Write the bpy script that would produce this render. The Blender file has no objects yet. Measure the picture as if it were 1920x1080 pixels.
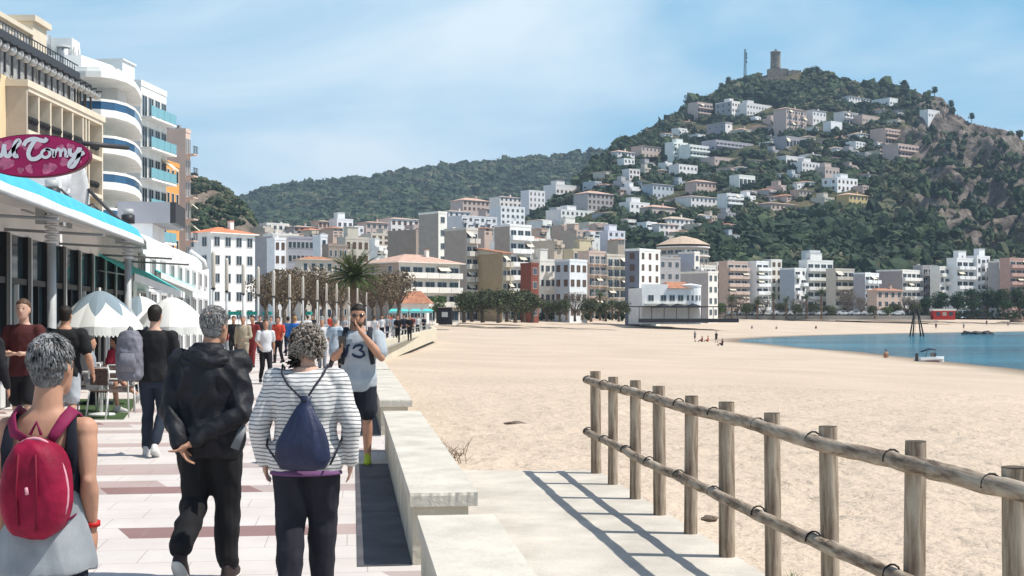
import bpy, bmesh, math, random
import numpy as np
from mathutils import Vector, Matrix, Euler, noise as mnoise

random.seed(7)
SC = bpy.context.scene
COL = SC.collection
R = math.radians
F = 2400.0          # focal length in photo pixels (1920 wide)
HZ = 592.0          # horizon row in the photo
CH = 1.70           # eye height

# ---------------------------------------------------------------- camera, sky, sun, exposure
cam_d = bpy.data.cameras.new('camera')
cam = bpy.data.objects.new('camera', cam_d)
COL.objects.link(cam)
cam.location = (0, 0, CH)
cam.rotation_euler = (R(90), 0, 0)
cam_d.sensor_width = 36
cam_d.lens = 36 * F / 1920
cam_d.shift_y = (HZ - 540) / 1920
cam_d.clip_start = 0.1
cam_d.clip_end = 9000
SC.camera = cam

SUN_EL = R(57); SUN_AZ = R(-6)      # azimuth from +X towards the camera side (-Y)
sdir = Vector((math.cos(SUN_EL) * math.cos(SUN_AZ), math.cos(SUN_EL) * math.sin(SUN_AZ), math.sin(SUN_EL)))
sun_d = bpy.data.lights.new('sun', 'SUN')
sun_d.energy = 5.0; sun_d.angle = R(0.5); sun_d.color = (1.0, 0.955, 0.88)
sun = bpy.data.objects.new('sun', sun_d); COL.objects.link(sun)
sun.rotation_euler = sdir.to_track_quat('Z', 'Y').to_euler()

W = bpy.data.worlds.new('World'); SC.world = W; W.use_nodes = True
nt = W.node_tree; nt.nodes.clear()
def wn(t, **k):
    n = nt.nodes.new(t)
    for a, b in k.items(): setattr(n, a, b)
    return n
sky = wn('ShaderNodeTexSky', sky_type='NISHITA'); sky.sun_disc = False
sky.sun_elevation = SUN_EL; sky.sun_rotation = math.atan2(sdir.x, sdir.y)
sky.altitude = 10; sky.air_density = 1.0; sky.dust_density = 0.6; sky.ozone_density = 1.5
bg = wn('ShaderNodeBackground'); bg.inputs[1].default_value = 0.105
out = wn('ShaderNodeOutputWorld')
tc = wn('ShaderNodeTexCoord')
mp = wn('ShaderNodeMapping'); mp.inputs['Scale'].default_value = (1.7, 1.0, 5.0); mp.inputs['Rotation'].default_value = (0, R(24), 0)
mp.inputs['Location'].default_value = (0.35, 0.0, 0.2)
nz = wn('ShaderNodeTexNoise'); nz.inputs['Scale'].default_value = 1.5; nz.inputs['Detail'].default_value = 5; nz.inputs['Roughness'].default_value = .52
nz.inputs['Distortion'].default_value = .5
rp = wn('ShaderNodeValToRGB'); rp.color_ramp.elements[0].position = .36; rp.color_ramp.elements[0].color = (0, 0, 0, 1)
rp.color_ramp.elements[1].position = .66; rp.color_ramp.elements[1].color = (.8, .8, .8, 1)
mxb = wn('ShaderNodeMixRGB'); mxb.inputs[0].default_value = .7; mxb.inputs[2].default_value = (2.05, 5.4, 7.9, 1)
mxc = wn('ShaderNodeMixRGB'); mxc.inputs[2].default_value = (8.0, 8.9, 9.4, 1)
L = nt.links.new
L(tc.outputs['Generated'], mp.inputs[0]); L(mp.outputs[0], nz.inputs['Vector']); L(nz.outputs[0], rp.inputs[0])
# the pale, slightly hazy blue and the thin clouds lie low in the sky; overhead it is the clear deep blue of the sky model
sxw = wn('ShaderNodeSeparateXYZ'); L(tc.outputs['Generated'], sxw.inputs[0])
mrw = wn('ShaderNodeMapRange'); mrw.inputs[1].default_value = .26; mrw.inputs[2].default_value = .62; mrw.inputs[3].default_value = .70; mrw.inputs[4].default_value = 0; L(sxw.outputs[2], mrw.inputs[0])
mrc = wn('ShaderNodeMapRange'); mrc.inputs[1].default_value = .26; mrc.inputs[2].default_value = .6; mrc.inputs[3].default_value = 1; mrc.inputs[4].default_value = .15; L(sxw.outputs[2], mrc.inputs[0])
mlt = wn('ShaderNodeMath', operation='MULTIPLY'); L(mrc.outputs[0], mlt.inputs[1]); L(rp.outputs[0], mlt.inputs[0])
L(mrw.outputs[0], mxb.inputs[0]); L(sky.outputs[0], mxb.inputs[1]); L(mxb.outputs[0], mxc.inputs[1]); L(mlt.outputs[0], mxc.inputs[0])
L(mxc.outputs[0], bg.inputs[0]); L(bg.outputs[0], out.inputs[0])

SC.render.engine = 'CYCLES'
SC.cycles.max_bounces = 6; SC.cycles.diffuse_bounces = 3; SC.cycles.volume_bounces = 0; SC.cycles.transparent_max_bounces = 6
SC.cycles.use_denoising = True
vs = SC.view_settings
vs.view_transform = 'Standard'; vs.look = 'None'; vs.gamma = 1.0; vs.use_curve_mapping = False
vs.exposure = 0.18

# ---------------------------------------------------------------- helpers
def P(px, py, d):
    """the world point seen at photo pixel (px, py) at distance d"""
    return Vector(((px - 960) * d / F, d, CH + (HZ - py) * d / F))
def lerp(a, b, t): return a + (b - a) * t
def interp(x, pts):
    if x <= pts[0][0]: return pts[0][1]
    for (a, b), (c, e) in zip(pts, pts[1:]):
        if x <= c: return lerp(b, e, (x - a) / (c - a))
    return pts[-1][1]

MATS = {}
def mat(name, col, rough=.8, var=0.0, scale=4.0, bump=0.0, bscale=30.0, metal=0.0, spec=.3, col2=None, detail=4, stretch=None, coat=0, obj=True, emit=None, trans=0):
    if name in MATS: return MATS[name]
    m = bpy.data.materials.new(name); m.use_nodes = True
    n = m.node_tree; b = n.nodes['Principled BSDF']
    b.inputs['Roughness'].default_value = rough; b.inputs['Metallic'].default_value = metal
    b.inputs['Specular IOR Level'].default_value = spec
    if coat: b.inputs['Coat Weight'].default_value = coat
    if trans: b.inputs['Transmission Weight'].default_value = trans
    c4 = tuple(col) + (1,)
    b.inputs['Base Color'].default_value = c4
    tcn = n.nodes.new('ShaderNodeTexCoord'); src = tcn.outputs['Object']
    if stretch:
        mpn = n.nodes.new('ShaderNodeMapping'); mpn.inputs['Scale'].default_value = stretch
        n.links.new(src, mpn.inputs[0]); src = mpn.outputs[0]
    if var > 0 or col2:
        t = n.nodes.new('ShaderNodeTexNoise'); t.inputs['Scale'].default_value = scale; t.inputs['Detail'].default_value = detail
        t.inputs['Roughness'].default_value = .6
        n.links.new(src, t.inputs['Vector'])
        r = n.nodes.new('ShaderNodeValToRGB'); r.color_ramp.elements[0].position = .35; r.color_ramp.elements[1].position = .68
        if col2: c2 = tuple(col2) + (1,); c1 = c4
        else:
            c1 = tuple(x * (1 - var) for x in col) + (1,); c2 = tuple(min(x * (1 + var), .95) for x in col) + (1,)
        r.color_ramp.elements[0].color = c1; r.color_ramp.elements[1].color = c2
        n.links.new(t.outputs[0], r.inputs[0]); n.links.new(r.outputs[0], b.inputs['Base Color'])
    if bump > 0:
        t2 = n.nodes.new('ShaderNodeTexNoise'); t2.inputs['Scale'].default_value = bscale; t2.inputs['Detail'].default_value = 5
        n.links.new(src, t2.inputs['Vector'])
        bp = n.nodes.new('ShaderNodeBump'); bp.inputs['Strength'].default_value = 1; bp.inputs['Distance'].default_value = bump
        n.links.new(t2.outputs[0], bp.inputs['Height']); n.links.new(bp.outputs[0], b.inputs['Normal'])
    if emit:
        b.inputs['Emission Color'].default_value = tuple(emit) + (1,); b.inputs['Emission Strength'].default_value = 1
    MATS[name] = m
    return m
def wallmat(col, var=.07):
    key = 'plaster_%02d_%02d_%02d' % tuple(int(c * 99) for c in col)
    return mat(key, tuple(min(c * (1.3 if min(col) > .5 else 1.0), .84) for c in col), .9, var, .6, .01, 3.0)

class MB:
    """collects shapes and links them as ONE mesh object"""
    def __init__(s): s.v = []; s.f = []; s.m = []; s.mats = []; s.sm = []
    def mi(s, m):
        if m not in s.mats: s.mats.append(m)
        return s.mats.index(m)
    def add(s, vs, fs, m, smooth=False):
        o = len(s.v); s.v.extend([tuple(v) for v in vs]); k = s.mi(m)
        for f in fs: s.f.append(tuple(i + o for i in f)); s.m.append(k); s.sm.append(smooth)
    def box(s, x0, x1, y0, y1, z0, z1, m, M=None):
        vs = [Vector((x, y, z)) for z in (z0, z1) for y in (y0, y1) for x in (x0, x1)]
        if M: vs = [M @ v for v in vs]
        s.add(vs, [(0, 2, 3, 1), (4, 5, 7, 6), (0, 1, 5, 4), (2, 6, 7, 3), (0, 4, 6, 2), (1, 3, 7, 5)], m)
    def prism(s, poly, z0, z1, m, M=None, inset=0):
        n = len(poly)
        vs = [Vector((x, y, z0)) for x, y in poly] + [Vector((x, y, z1)) for x, y in poly]
        if M: vs = [M @ v for v in vs]
        fs = [tuple(range(n - 1, -1, -1)), tuple(range(n, 2 * n))] + [(i, (i + 1) % n, n + (i + 1) % n, n + i) for i in range(n)]
        s.add(vs, fs, m)
    def tube(s, pts, rad, m, n=8, smooth=True, flat=1.0, ax=None, caps=True, M=None):
        pts = [Vector(p) for p in pts]
        if not hasattr(rad, '__len__'): rad = [rad] * len(pts)
        vs = []; fs = []
        prev = None
        for i, p in enumerate(pts):
            if i == 0: t = pts[1] - pts[0]
            elif i == len(pts) - 1: t = pts[-1] - pts[-2]
            else: t = (pts[i + 1] - pts[i]).normalized() + (pts[i] - pts[i - 1]).normalized()
            if t.length < 1e-9: t = Vector((0, 0, 1))
            t.normalize()
            if prev is None:
                ref = Vector(ax) if ax else (Vector((0, 1, 0)) if abs(t.y) < .9 else Vector((1, 0, 0)))
                a = (ref - t * ref.dot(t)).normalized()
            else: a = (prev - t * prev.dot(t)).normalized()
            prev = a; b = t.cross(a)
            for k in range(n):
                g = 2 * math.pi * k / n
                vs.append(p + a * math.cos(g) * rad[i] * flat + b * math.sin(g) * rad[i])
        for i in range(len(pts) - 1):
            for k in range(n):
                fs.append((i * n + k, i * n + (k + 1) % n, (i + 1) * n + (k + 1) % n, (i + 1) * n + k))
        if caps: fs.append(tuple(range(n - 1, -1, -1))); fs.append(tuple(range((len(pts) - 1) * n, len(pts) * n)))
        if M: vs = [M @ v for v in vs]
        s.add(vs, fs, m, smooth)
    def lathe(s, prof, m, n=16, c=(0, 0, 0), smooth=True, sx=1, sy=1, M=None):
        vs = []; fs = []
        for r, z in prof:
            for k in range(n):
                g = 2 * math.pi * k / n
                vs.append(Vector((c[0] + r * sx * math.cos(g), c[1] + r * sy * math.sin(g), c[2] + z)))
        for i in range(len(prof) - 1):
            for k in range(n): fs.append((i * n + k, i * n + (k + 1) % n, (i + 1) * n + (k + 1) % n, (i + 1) * n + k))
        fs.append(tuple(range(n - 1, -1, -1))); fs.append(tuple(range((len(prof) - 1) * n, len(prof) * n)))
        if M: vs = [M @ v for v in vs]
        s.add(vs, fs, m, smooth)
    def ball(s, c, r, m, n=10, sz=(1, 1, 1), M=None, rings=6):
        prof = [(r * math.sin(math.pi * (i + .001) / rings) + 1e-4, -r * math.cos(math.pi * i / rings)) for i in range(rings + 1)]
        MM = Matrix.Translation(c) @ Matrix.Diagonal((*sz, 1))
        if M: MM = M @ MM
        s.lathe(prof, m, n, M=MM)
    def loft(s, rings, m, n=16, M=None, smooth=True, p=2.0):
        """rings: (cx, cy, cz, rx, ry) ellipses stacked"""
        vs = []; fs = []
        for cx, cy, cz, rx, ry in rings:
            for k in range(n):
                g = 2 * math.pi * k / n; c_, s_ = math.cos(g), math.sin(g)
                vs.append(Vector((cx + rx * math.copysign(abs(c_) ** (2 / p), c_), cy + ry * math.copysign(abs(s_) ** (2 / p), s_), cz)))
        for i in range(len(rings) - 1):
            for k in range(n): fs.append((i * n + k, i * n + (k + 1) % n, (i + 1) * n + (k + 1) % n, (i + 1) * n + k))
        fs.append(tuple(range(n - 1, -1, -1))); fs.append(tuple(range((len(rings) - 1) * n, len(rings) * n)))
        if M: vs = [M @ v for v in vs]
        s.add(vs, fs, m, smooth)
    def mesh(s, name):
        me = bpy.data.meshes.new(name)
        me.from_pydata(s.v, [], s.f)
        for m in s.mats: me.materials.append(m)
        me.polygons.foreach_set('material_index', s.m)
        me.polygons.foreach_set('use_smooth', s.sm)
        me.update()
        return me
    def build(s, name, parent=None, label=None, cat=None, group=None, kind=None):
        return link(name, s.mesh(name), parent, label, cat, group, kind)
def tag(o, label=None, cat=None, group=None, kind=None):
    if label: o['label'] = label
    if cat: o['category'] = cat
    if group: o['group'] = group
    if kind: o['kind'] = kind
    return o
def link(name, me, parent=None, label=None, cat=None, group=None, kind=None):
    o = bpy.data.objects.new(name, me); COL.objects.link(o)
    if parent: o.parent = parent
    return tag(o, label, cat, group, kind)
def empty(name, loc=(0, 0, 0), rz=0, label=None, cat=None, group=None, kind=None):
    o = bpy.data.objects.new(name, None); COL.objects.link(o)
    o.location = loc; o.rotation_euler = (0, 0, rz); o.empty_display_size = .2
    return tag(o, label, cat, group, kind)
def copy_tree(o, parent=None, label=None, loc=None, rz=None, scale=None):
    c = o.copy(); COL.objects.link(c); c.parent = parent
    if label: c['label'] = label
    if loc is not None: c.location = loc
    if rz is not None: c.rotation_euler = (0, 0, rz)
    if scale is not None: c.scale = (scale,) * 3 if not hasattr(scale, '__len__') else scale
    for ch in [x for x in COL.objects if x.parent == o]: copy_tree(ch, c)
    return c
def fastmesh(name, V, Fq, mats, midx=None, smooth=True):
    """V (n,3) array, Fq (m,k) array"""
    me = bpy.data.meshes.new(name)
    me.vertices.add(len(V)); me.vertices.foreach_set('co', np.asarray(V, np.float32).ravel())
    k = Fq.shape[1]
    me.loops.add(Fq.size); me.loops.foreach_set('vertex_index', Fq.astype(np.int32).ravel())
    me.polygons.add(len(Fq)); me.polygons.foreach_set('loop_start', np.arange(0, Fq.size, k, dtype=np.int32))
    for m in mats: me.materials.append(m)
    if midx is not None: me.polygons.foreach_set('material_index', np.asarray(midx, np.int32))
    me.polygons.foreach_set('use_smooth', np.full(len(Fq), smooth, bool))
    me.update(calc_edges=True); me.validate()
    return me
def grid_faces(nu, nv):
    i = np.arange(nu - 1)[:, None]; j = np.arange(nv - 1)[None, :]
    a = (i * nv + j).ravel()
    return np.stack([a, a + nv, a + nv + 1, a + 1], 1)
rng = np.random.default_rng(11)
def fbm(x, y, s, oct=4):
    """vectorised value noise, about -1..1"""
    tot = np.zeros(np.broadcast(x, y).shape); amp = 1.0; nrm = 0
    for o in range(oct):
        X = x / s * 2 ** o + 17.3 * o; Y = y / s * 2 ** o + 5.1 * o
        xi = np.floor(X).astype(np.int64); yi = np.floor(Y).astype(np.int64); fx = X - xi; fy = Y - yi
        fx = fx * fx * (3 - 2 * fx); fy = fy * fy * (3 - 2 * fy)
        def h(a, b):
            n = (a * 374761393 + b * 668265263) & 0x7fffffff
            n = (n ^ (n >> 13)) * 1274126177 & 0x7fffffff
            return ((n ^ (n >> 16)) & 0xffff) / 32767.5 - 1
        v = h(xi, yi) * (1 - fx) * (1 - fy) + h(xi + 1, yi) * fx * (1 - fy) + h(xi, yi + 1) * (1 - fx) * fy + h(xi + 1, yi + 1) * fx * fy
        tot += v * amp; nrm += amp; amp *= .5
    return tot / nrm
# ---------------------------------------------------------------- ground, promenade, sand, sea
SEA = -2.5
def gz(d): return interp(d, [(0, 0), (120, 0), (320, 1.0), (3000, 1.2)])
# promenade / beach boundary (right edge of the bench wall), X as a function of distance
EDGE = [(-10, 1.95), (8.66, -.24), (45, -4.72), (66, -6.6), (136, -8.2), (240, -15), (300, -20)]
def edge(d): return interp(d, EDGE)
# waterline polygon (x, y) from the photo rows at sea level
def sp(px, py):
    d = (CH - SEA) * F / (py - HZ); return ((px - 960) * d / F, d)
SHORE = [sp(2600, 790), sp(2150, 722), sp(1920, 693), sp(1760, 676), sp(1600, 659), sp(1480, 649), sp(1410, 643), sp(1385, 640.5), sp(1384, 638), sp(1400, 635.5),
         sp(1450, 632.5), sp(1520, 629.5), sp(1640, 626.5), sp(1780, 624), sp(1920, 622), sp(2100, 620.5), sp(2500, 619)]
SHORE = SHORE + [(420, 330), (900, 300), (900, 20), (60, 10)]
def shore_dist(X, Y):
    n = len(SHORE); best = np.full(X.shape, 1e9); ins = np.zeros(X.shape, bool)
    for i in range(n):
        ax, ay = SHORE[i]; bx, by = SHORE[(i + 1) % n]
        dx, dy = bx - ax, by - ay
        t = np.clip(((X - ax) * dx + (Y - ay) * dy) / (dx * dx + dy * dy), 0, 1)
        best = np.minimum(best, np.hypot(X - ax - t * dx, Y - ay - t * dy))
        c = ((ay > Y) != (by > Y)) & (X < (bx - ax) * (Y - ay) / (by - ay + 1e-12) + ax)
        ins ^= c
    return np.where(ins, -best, best)
def sand_z(X, Y):
    g = np.interp(Y, [0, 120, 320, 3000], [-.06, -.06, .95, .95])
    t = shore_dist(X, Y)
    z = np.minimum(g, SEA + t * np.interp(Y, [0, 30, 60, 100, 215, 290], [.085, .075, .042, .028, .0262, .046]))
    z = z - .03 * np.exp(-((z - g) * 3) ** 2)
    return z
def node_mat(name):
    m = bpy.data.materials.new(name); m.use_nodes = True
    n = m.node_tree; return m, n, n.nodes['Principled BSDF'], n.links.new
def nnew(n, t, **kw):
    x = n.nodes.new(t)
    for k, v in kw.items():
        if k in ('x0', 'x1', 'x2'): x.inputs[int(k[1])].default_value = v
        elif k in [i.name for i in x.inputs]: x.inputs[k].default_value = v
        else: setattr(x, k, v)
    return x
# sand material
ms, n, b, L = node_mat('beach_sand')
tcn = nnew(n, 'ShaderNodeTexCoord'); o = tcn.outputs['Object']
n1 = nnew(n, 'ShaderNodeTexNoise', Scale=.12, Detail=6); L(o, n1.inputs['Vector'])
r1 = nnew(n, 'ShaderNodeValToRGB'); r1.color_ramp.elements[0].color = (.535, .443, .345, 1); r1.color_ramp.elements[1].color = (.635, .52, .415, 1)
r1.color_ramp.elements[0].position = .3; r1.color_ramp.elements[1].position = .7
L(n1.outputs[0], r1.inputs[0])
n2 = nnew(n, 'ShaderNodeTexNoise', Scale=60.0, Detail=4); L(o, n2.inputs['Vector'])
mx = nnew(n, 'ShaderNodeMixRGB', blend_type='MULTIPLY', x0=.4); L(r1.outputs[0], mx.inputs[1])
r2 = nnew(n, 'ShaderNodeValToRGB'); r2.color_ramp.elements[0].color = (.7, .66, .62, 1); r2.color_ramp.elements[0].position = .3; r2.color_ramp.elements[1].position = .6
L(n2.outputs[0], r2.inputs[0]); L(r2.outputs[0], mx.inputs[2])
# wet sand beside the water (an attribute-free height rule: the thing itself is darker where it is wet)
sx = nnew(n, 'ShaderNodeSeparateXYZ'); L(o, sx.inputs[0])
mr = nnew(n, 'ShaderNodeMapRange'); mr.inputs[1].default_value = SEA + .0; mr.inputs[2].default_value = SEA + .16
L(sx.outputs[2], mr.inputs[0])
mw = nnew(n, 'ShaderNodeMixRGB'); mw.inputs[1].default_value = (.20, .16, .12, 1)
L(mr.outputs[0], mw.inputs[0]); L(mx.outputs[0], mw.inputs[2]); L(mw.outputs[0], b.inputs['Base Color'])
b.inputs['Roughness'].default_value = .95; b.inputs['Specular IOR Level'].default_value = .1
mpn = nnew(n, 'ShaderNodeMapping'); mpn.inputs['Scale'].default_value = (1.5, 3.0, 1); L(o, mpn.inputs[0])
n3 = nnew(n, 'ShaderNodeTexNoise', Scale=1.6, Detail=5, Roughness=.62); L(mpn.outputs[0], n3.inputs['Vector'])
n4 = nnew(n, 'ShaderNodeTexNoise', Scale=9.0, Detail=3); L(o, n4.inputs['Vector'])
ma = nnew(n, 'ShaderNodeMath', operation='MULTIPLY_ADD'); ma.inputs[1].default_value = .28; L(n4.outputs[0], ma.inputs[0]); L(n3.outputs[0], ma.inputs[2])
bp = nnew(n, 'ShaderNodeBump', Strength=1.0, Distance=.13); L(ma.outputs[0], bp.inputs['Height']); L(bp.outputs[0], b.inputs['Normal'])

# sand mesh, finer near the camera
ds = np.concatenate([np.linspace(1.5, 34, 330), np.geomspace(34.3, 470, 190)])
kk = np.concatenate([np.linspace(0, 1, 260)])
V = np.zeros((len(ds), len(kk), 3))
for i, d in enumerate(ds):
    x0 = edge(d) - (.28 if d < 40 else min(1.6, .28 + (d - 40) * .1)); x1 = max(d * .5 + 3, 12) + 4
    if d > 300: x0 = -20 - (d - 300) * .15
    V[i, :, 0] = x0 + (x1 - x0) * kk; V[i, :, 1] = d
Z = sand_z(V[..., 0], V[..., 1])
nearf = np.clip((40 - V[..., 1]) / 20, 0, 1)
X_, Y_ = V[..., 0], V[..., 1]
lump = fbm(X_, Y_ * 1.6, 1.0, 4) * .085 + fbm(X_ + 90, Y_ * 1.5, .3, 2) * .024
foot = np.clip(fbm(X_ + 31, Y_ * 1.8 + 7, .42, 2) - .25, 0, 1) * -.10
flat = np.clip((X_ - edge(5)) * 0 + 1, 0, 1)
Z = Z + (lump + foot) * nearf + fbm(X_, Y_, 9, 2) * .03
# keep the sand under the concrete ramp
ramp_r = 2.62 - .1277 * Y_ + .12
onramp = (Y_ < 14.05) & (X_ < ramp_r)
Z = np.where(onramp, -.12, Z)
V[..., 2] = Z
me = fastmesh('sand', V.reshape(-1, 3), grid_faces(len(ds), len(kk))[:, ::-1], [ms])
link('sand', me, label='pale sandy beach', kind='structure')

# sea
mwt, n, b, L = node_mat('sea_water')
b.inputs['Roughness'].default_value = .12; b.inputs['IOR'].default_value = 1.33; b.inputs['Specular IOR Level'].default_value = .5
tcn = nnew(n, 'ShaderNodeTexCoord'); mpn = nnew(n, 'ShaderNodeMapping'); mpn.inputs['Scale'].default_value = (.012, .05, 1)
L(tcn.outputs['Object'], mpn.inputs[0])
n1 = nnew(n, 'ShaderNodeTexNoise', Scale=1.0, Detail=5, Distortion=.6); L(mpn.outputs[0], n1.inputs['Vector'])
r1 = nnew(n, 'ShaderNodeValToRGB'); e = r1.color_ramp.elements; e[0].position = .36; e[0].color = (.015, .10, .15, 1); e[1].position = .66; e[1].color = (.04, .27, .38, 1)
L(n1.outputs[0], r1.inputs[0]); L(r1.outputs[0], b.inputs['Base Color'])
mp2 = nnew(n, 'ShaderNodeMapping'); mp2.inputs['Scale'].default_value = (.5, 1.1, 1); L(tcn.outputs['Object'], mp2.inputs[0])
n2 = nnew(n, 'ShaderNodeTexNoise', Scale=1.3, Detail=6, Roughness=.6); L(mp2.outputs[0], n2.inputs['Vector'])
bp = nnew(n, 'ShaderNodeBump', Strength=1.0, Distance=.22); L(n2.outputs[0], bp.inputs['Height']); L(bp.outputs[0], b.inputs['Normal'])
mb = MB(); mb.add([(14, 60, SEA), (2500, 60, SEA), (2500, 420, SEA), (25, 420, SEA)], [(0, 1, 2, 3)], mwt)
mb.build('sea', label='blue-green sea of the bay', kind='structure')

# wide town ground out to the horizon
mg = mat('town_ground', (.30, .28, .25), .95, .2, .05)
V = []; ds2 = [-30, 0, 60, 120, 200, 260, 320, 400, 600, 1500, 4000]
for d in ds2:
    for k in range(2):
        xr = edge(d) - .3 if d < 300 else (-20 - (d - 300) * .15 if d < 440 else 2500)
        if d < 0: xr = 2
        V.append((-(abs(d) * .9 + 60) - (1200 if d > 600 else 0) if k == 0 else xr, d, gz(max(d, 0)) - (.012 if d < 440 else .0)))
fs = [(2 * i, 2 * i + 1, 2 * i + 3, 2 * i + 2) for i in range(len(ds2) - 1)]
mb = MB(); mb.add(V, fs, mg); mb.build('ground', label='paved ground under the town', kind='structure')
mb = MB(); mb.add([(-30, 428, .93), (120, 428, .93), (420, 428, .93), (420, 640, 1.0), (-30, 640, 1.0)], [(0, 1, 2, 3, 4)], mg)
mb.build('road', label='road behind the far beach', kind='structure')

# promenade paving
TH = math.atan(.125)                 # promenade heading, turned left of the view axis
mpv, n, b, L = node_mat('promenade_paving')
b.inputs['Roughness'].default_value = .7; b.inputs['Specular IOR Level'].default_value = .25
tcn = nnew(n, 'ShaderNodeTexCoord'); o = tcn.outputs['Object']
sx = nnew(n, 'ShaderNodeSeparateXYZ'); L(o, sx.inputs[0])
nn_t = [None]
def M_(op, a, b_=None, c=None):
    nn_ = nn_t[0] or n; x = nnew(nn_, 'ShaderNodeMath', operation=op)
    for i, q in enumerate((a, b_, c)):
        if q is None: continue
        if isinstance(q, (int, float)): x.inputs[i].default_value = q
        else: nn_.links.new(q, x.inputs[i])
    return x.outputs[0]
u = sx.outputs[0]; v = sx.outputs[1]
row = M_('FLOOR', M_('DIVIDE', v, .5))
wr = nnew(n, 'ShaderNodeTexWhiteNoise', noise_dimensions='1D'); L(row, wr.inputs['W'])
# slanted segment ends, 1-2.5 m long
us = M_('MULTIPLY_ADD', wr.outputs[0], 7.0, u)
us = M_('MULTIPLY_ADD', v, .35, us)
seg = M_('FLOOR', M_('DIVIDE', us, 1.45))
cmb = nnew(n, 'ShaderNodeCombineXYZ'); L(seg, cmb.inputs[0]); L(row, cmb.inputs[1])
w2 = nnew(n, 'ShaderNodeTexWhiteNoise', noise_dimensions='2D'); L(cmb.outputs[0], w2.inputs['Vector'])
rc = nnew(n, 'ShaderNodeValToRGB'); rc.color_ramp.interpolation = 'CONSTANT'
e = rc.color_ramp.elements; e[0].position = 0; e[0].color = (.62, .565, .53, 1); e[1].position = .52; e[1].color = (.44, .345, .32, 1)
x = e.new(.70); x.color = (.43, .355, .33, 1)
x = e.new(.86); x.color = (.27, .165, .155, 1)
x = e.new(.94); x.color = (.62, .575, .54, 1)
L(w2.outputs[0], rc.inputs[0])
# alternate rows stay white
odd = M_('MODULO', M_('ABSOLUTE', row), 3.0)
isw = M_('LESS_THAN', odd, .5)
mxr = nnew(n, 'ShaderNodeMixRGB'); mxr.inputs[2].default_value = (.62, .575, .54, 1); L(isw, mxr.inputs[0]); L(rc.outputs[0], mxr.inputs[1])
# joints
fv = M_('FRACT', M_('DIVIDE', v, .5)); fu = M_('FRACT', M_('DIVIDE', M_('MULTIPLY_ADD', row, .37, u), .6))
j1 = M_('LESS_THAN', fv, .022); j2 = M_('LESS_THAN', fu, .012)
jj = M_('MULTIPLY', M_('MAXIMUM', j1, j2), .7)
mxj = nnew(n, 'ShaderNodeMixRGB'); mxj.inputs[2].default_value = (.30, .25, .23, 1); L(jj, mxj.inputs[0]); L(mxr.outputs[0], mxj.inputs[1])
nn = nnew(n, 'ShaderNodeTexNoise', Scale=1.3, Detail=7, Roughness=.65); L(o, nn.inputs['Vector'])
rr = nnew(n, 'ShaderNodeValToRGB'); rr.color_ramp.elements[0].color = (.8, .78, .77, 1); rr.color_ramp.elements[0].position = .35; rr.color_ramp.elements[1].position = .6
L(nn.outputs[0], rr.inputs[0])
mm = nnew(n, 'ShaderNodeMixRGB', blend_type='MULTIPLY', x0=.6); L(mxj.outputs[0], mm.inputs[1]); L(rr.outputs[0], mm.inputs[2]); L(mm.outputs[0], b.inputs['Base Color'])
# promenade object has its own frame: origin at bench line, y along the promenade
c, s = math.cos(TH), math.sin(TH)
def pw(u, v): return Vector((-.69 + u * c - (v - 8.66) * s, 8.66 + u * s + (v - 8.66) * c, 0))   # promenade coordinates -> world
BND = [(-15, .12), (40, .12), (60, .25), (69, .6), (100, 2.8), (140, 5.5), (200, 10), (260, 13)]
Vp = []
for v_, r_ in BND:
    for u_ in (-60, r_):
        w = pw(u_, v_); Vp.append((u_, v_, gz(w.y) + .004))
fs = [(2 * i, 2 * i + 1, 2 * i + 3, 2 * i + 2) for i in range(len(BND) - 1)]
mb = MB(); mb.add(Vp, fs, mpv)
prom = mb.build('promenade', label='pink and white banded promenade paving', kind='structure')
o0 = pw(0, 0); prom.location = (o0.x, o0.y, 0); prom.rotation_euler = (0, 0, TH)

# concrete ramp to the beach
mc = mat('ramp_concrete', (.53, .485, .42), .85, .17, 1.6, .005, 30, detail=9)
mb = MB()
def rl(y): return edge(y) + .02
def rr_(y): return 2.675 - .1277 * y + .07
pts = [(rl(2), 2), (rr_(2), 2), (rr_(14.07), 14.07), (rl(14.07), 14.07)]
mb.prism(pts, -.8, .0, mc)
mb.build('ramp', label='pale concrete ramp down to the beach', kind='structure')

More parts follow.
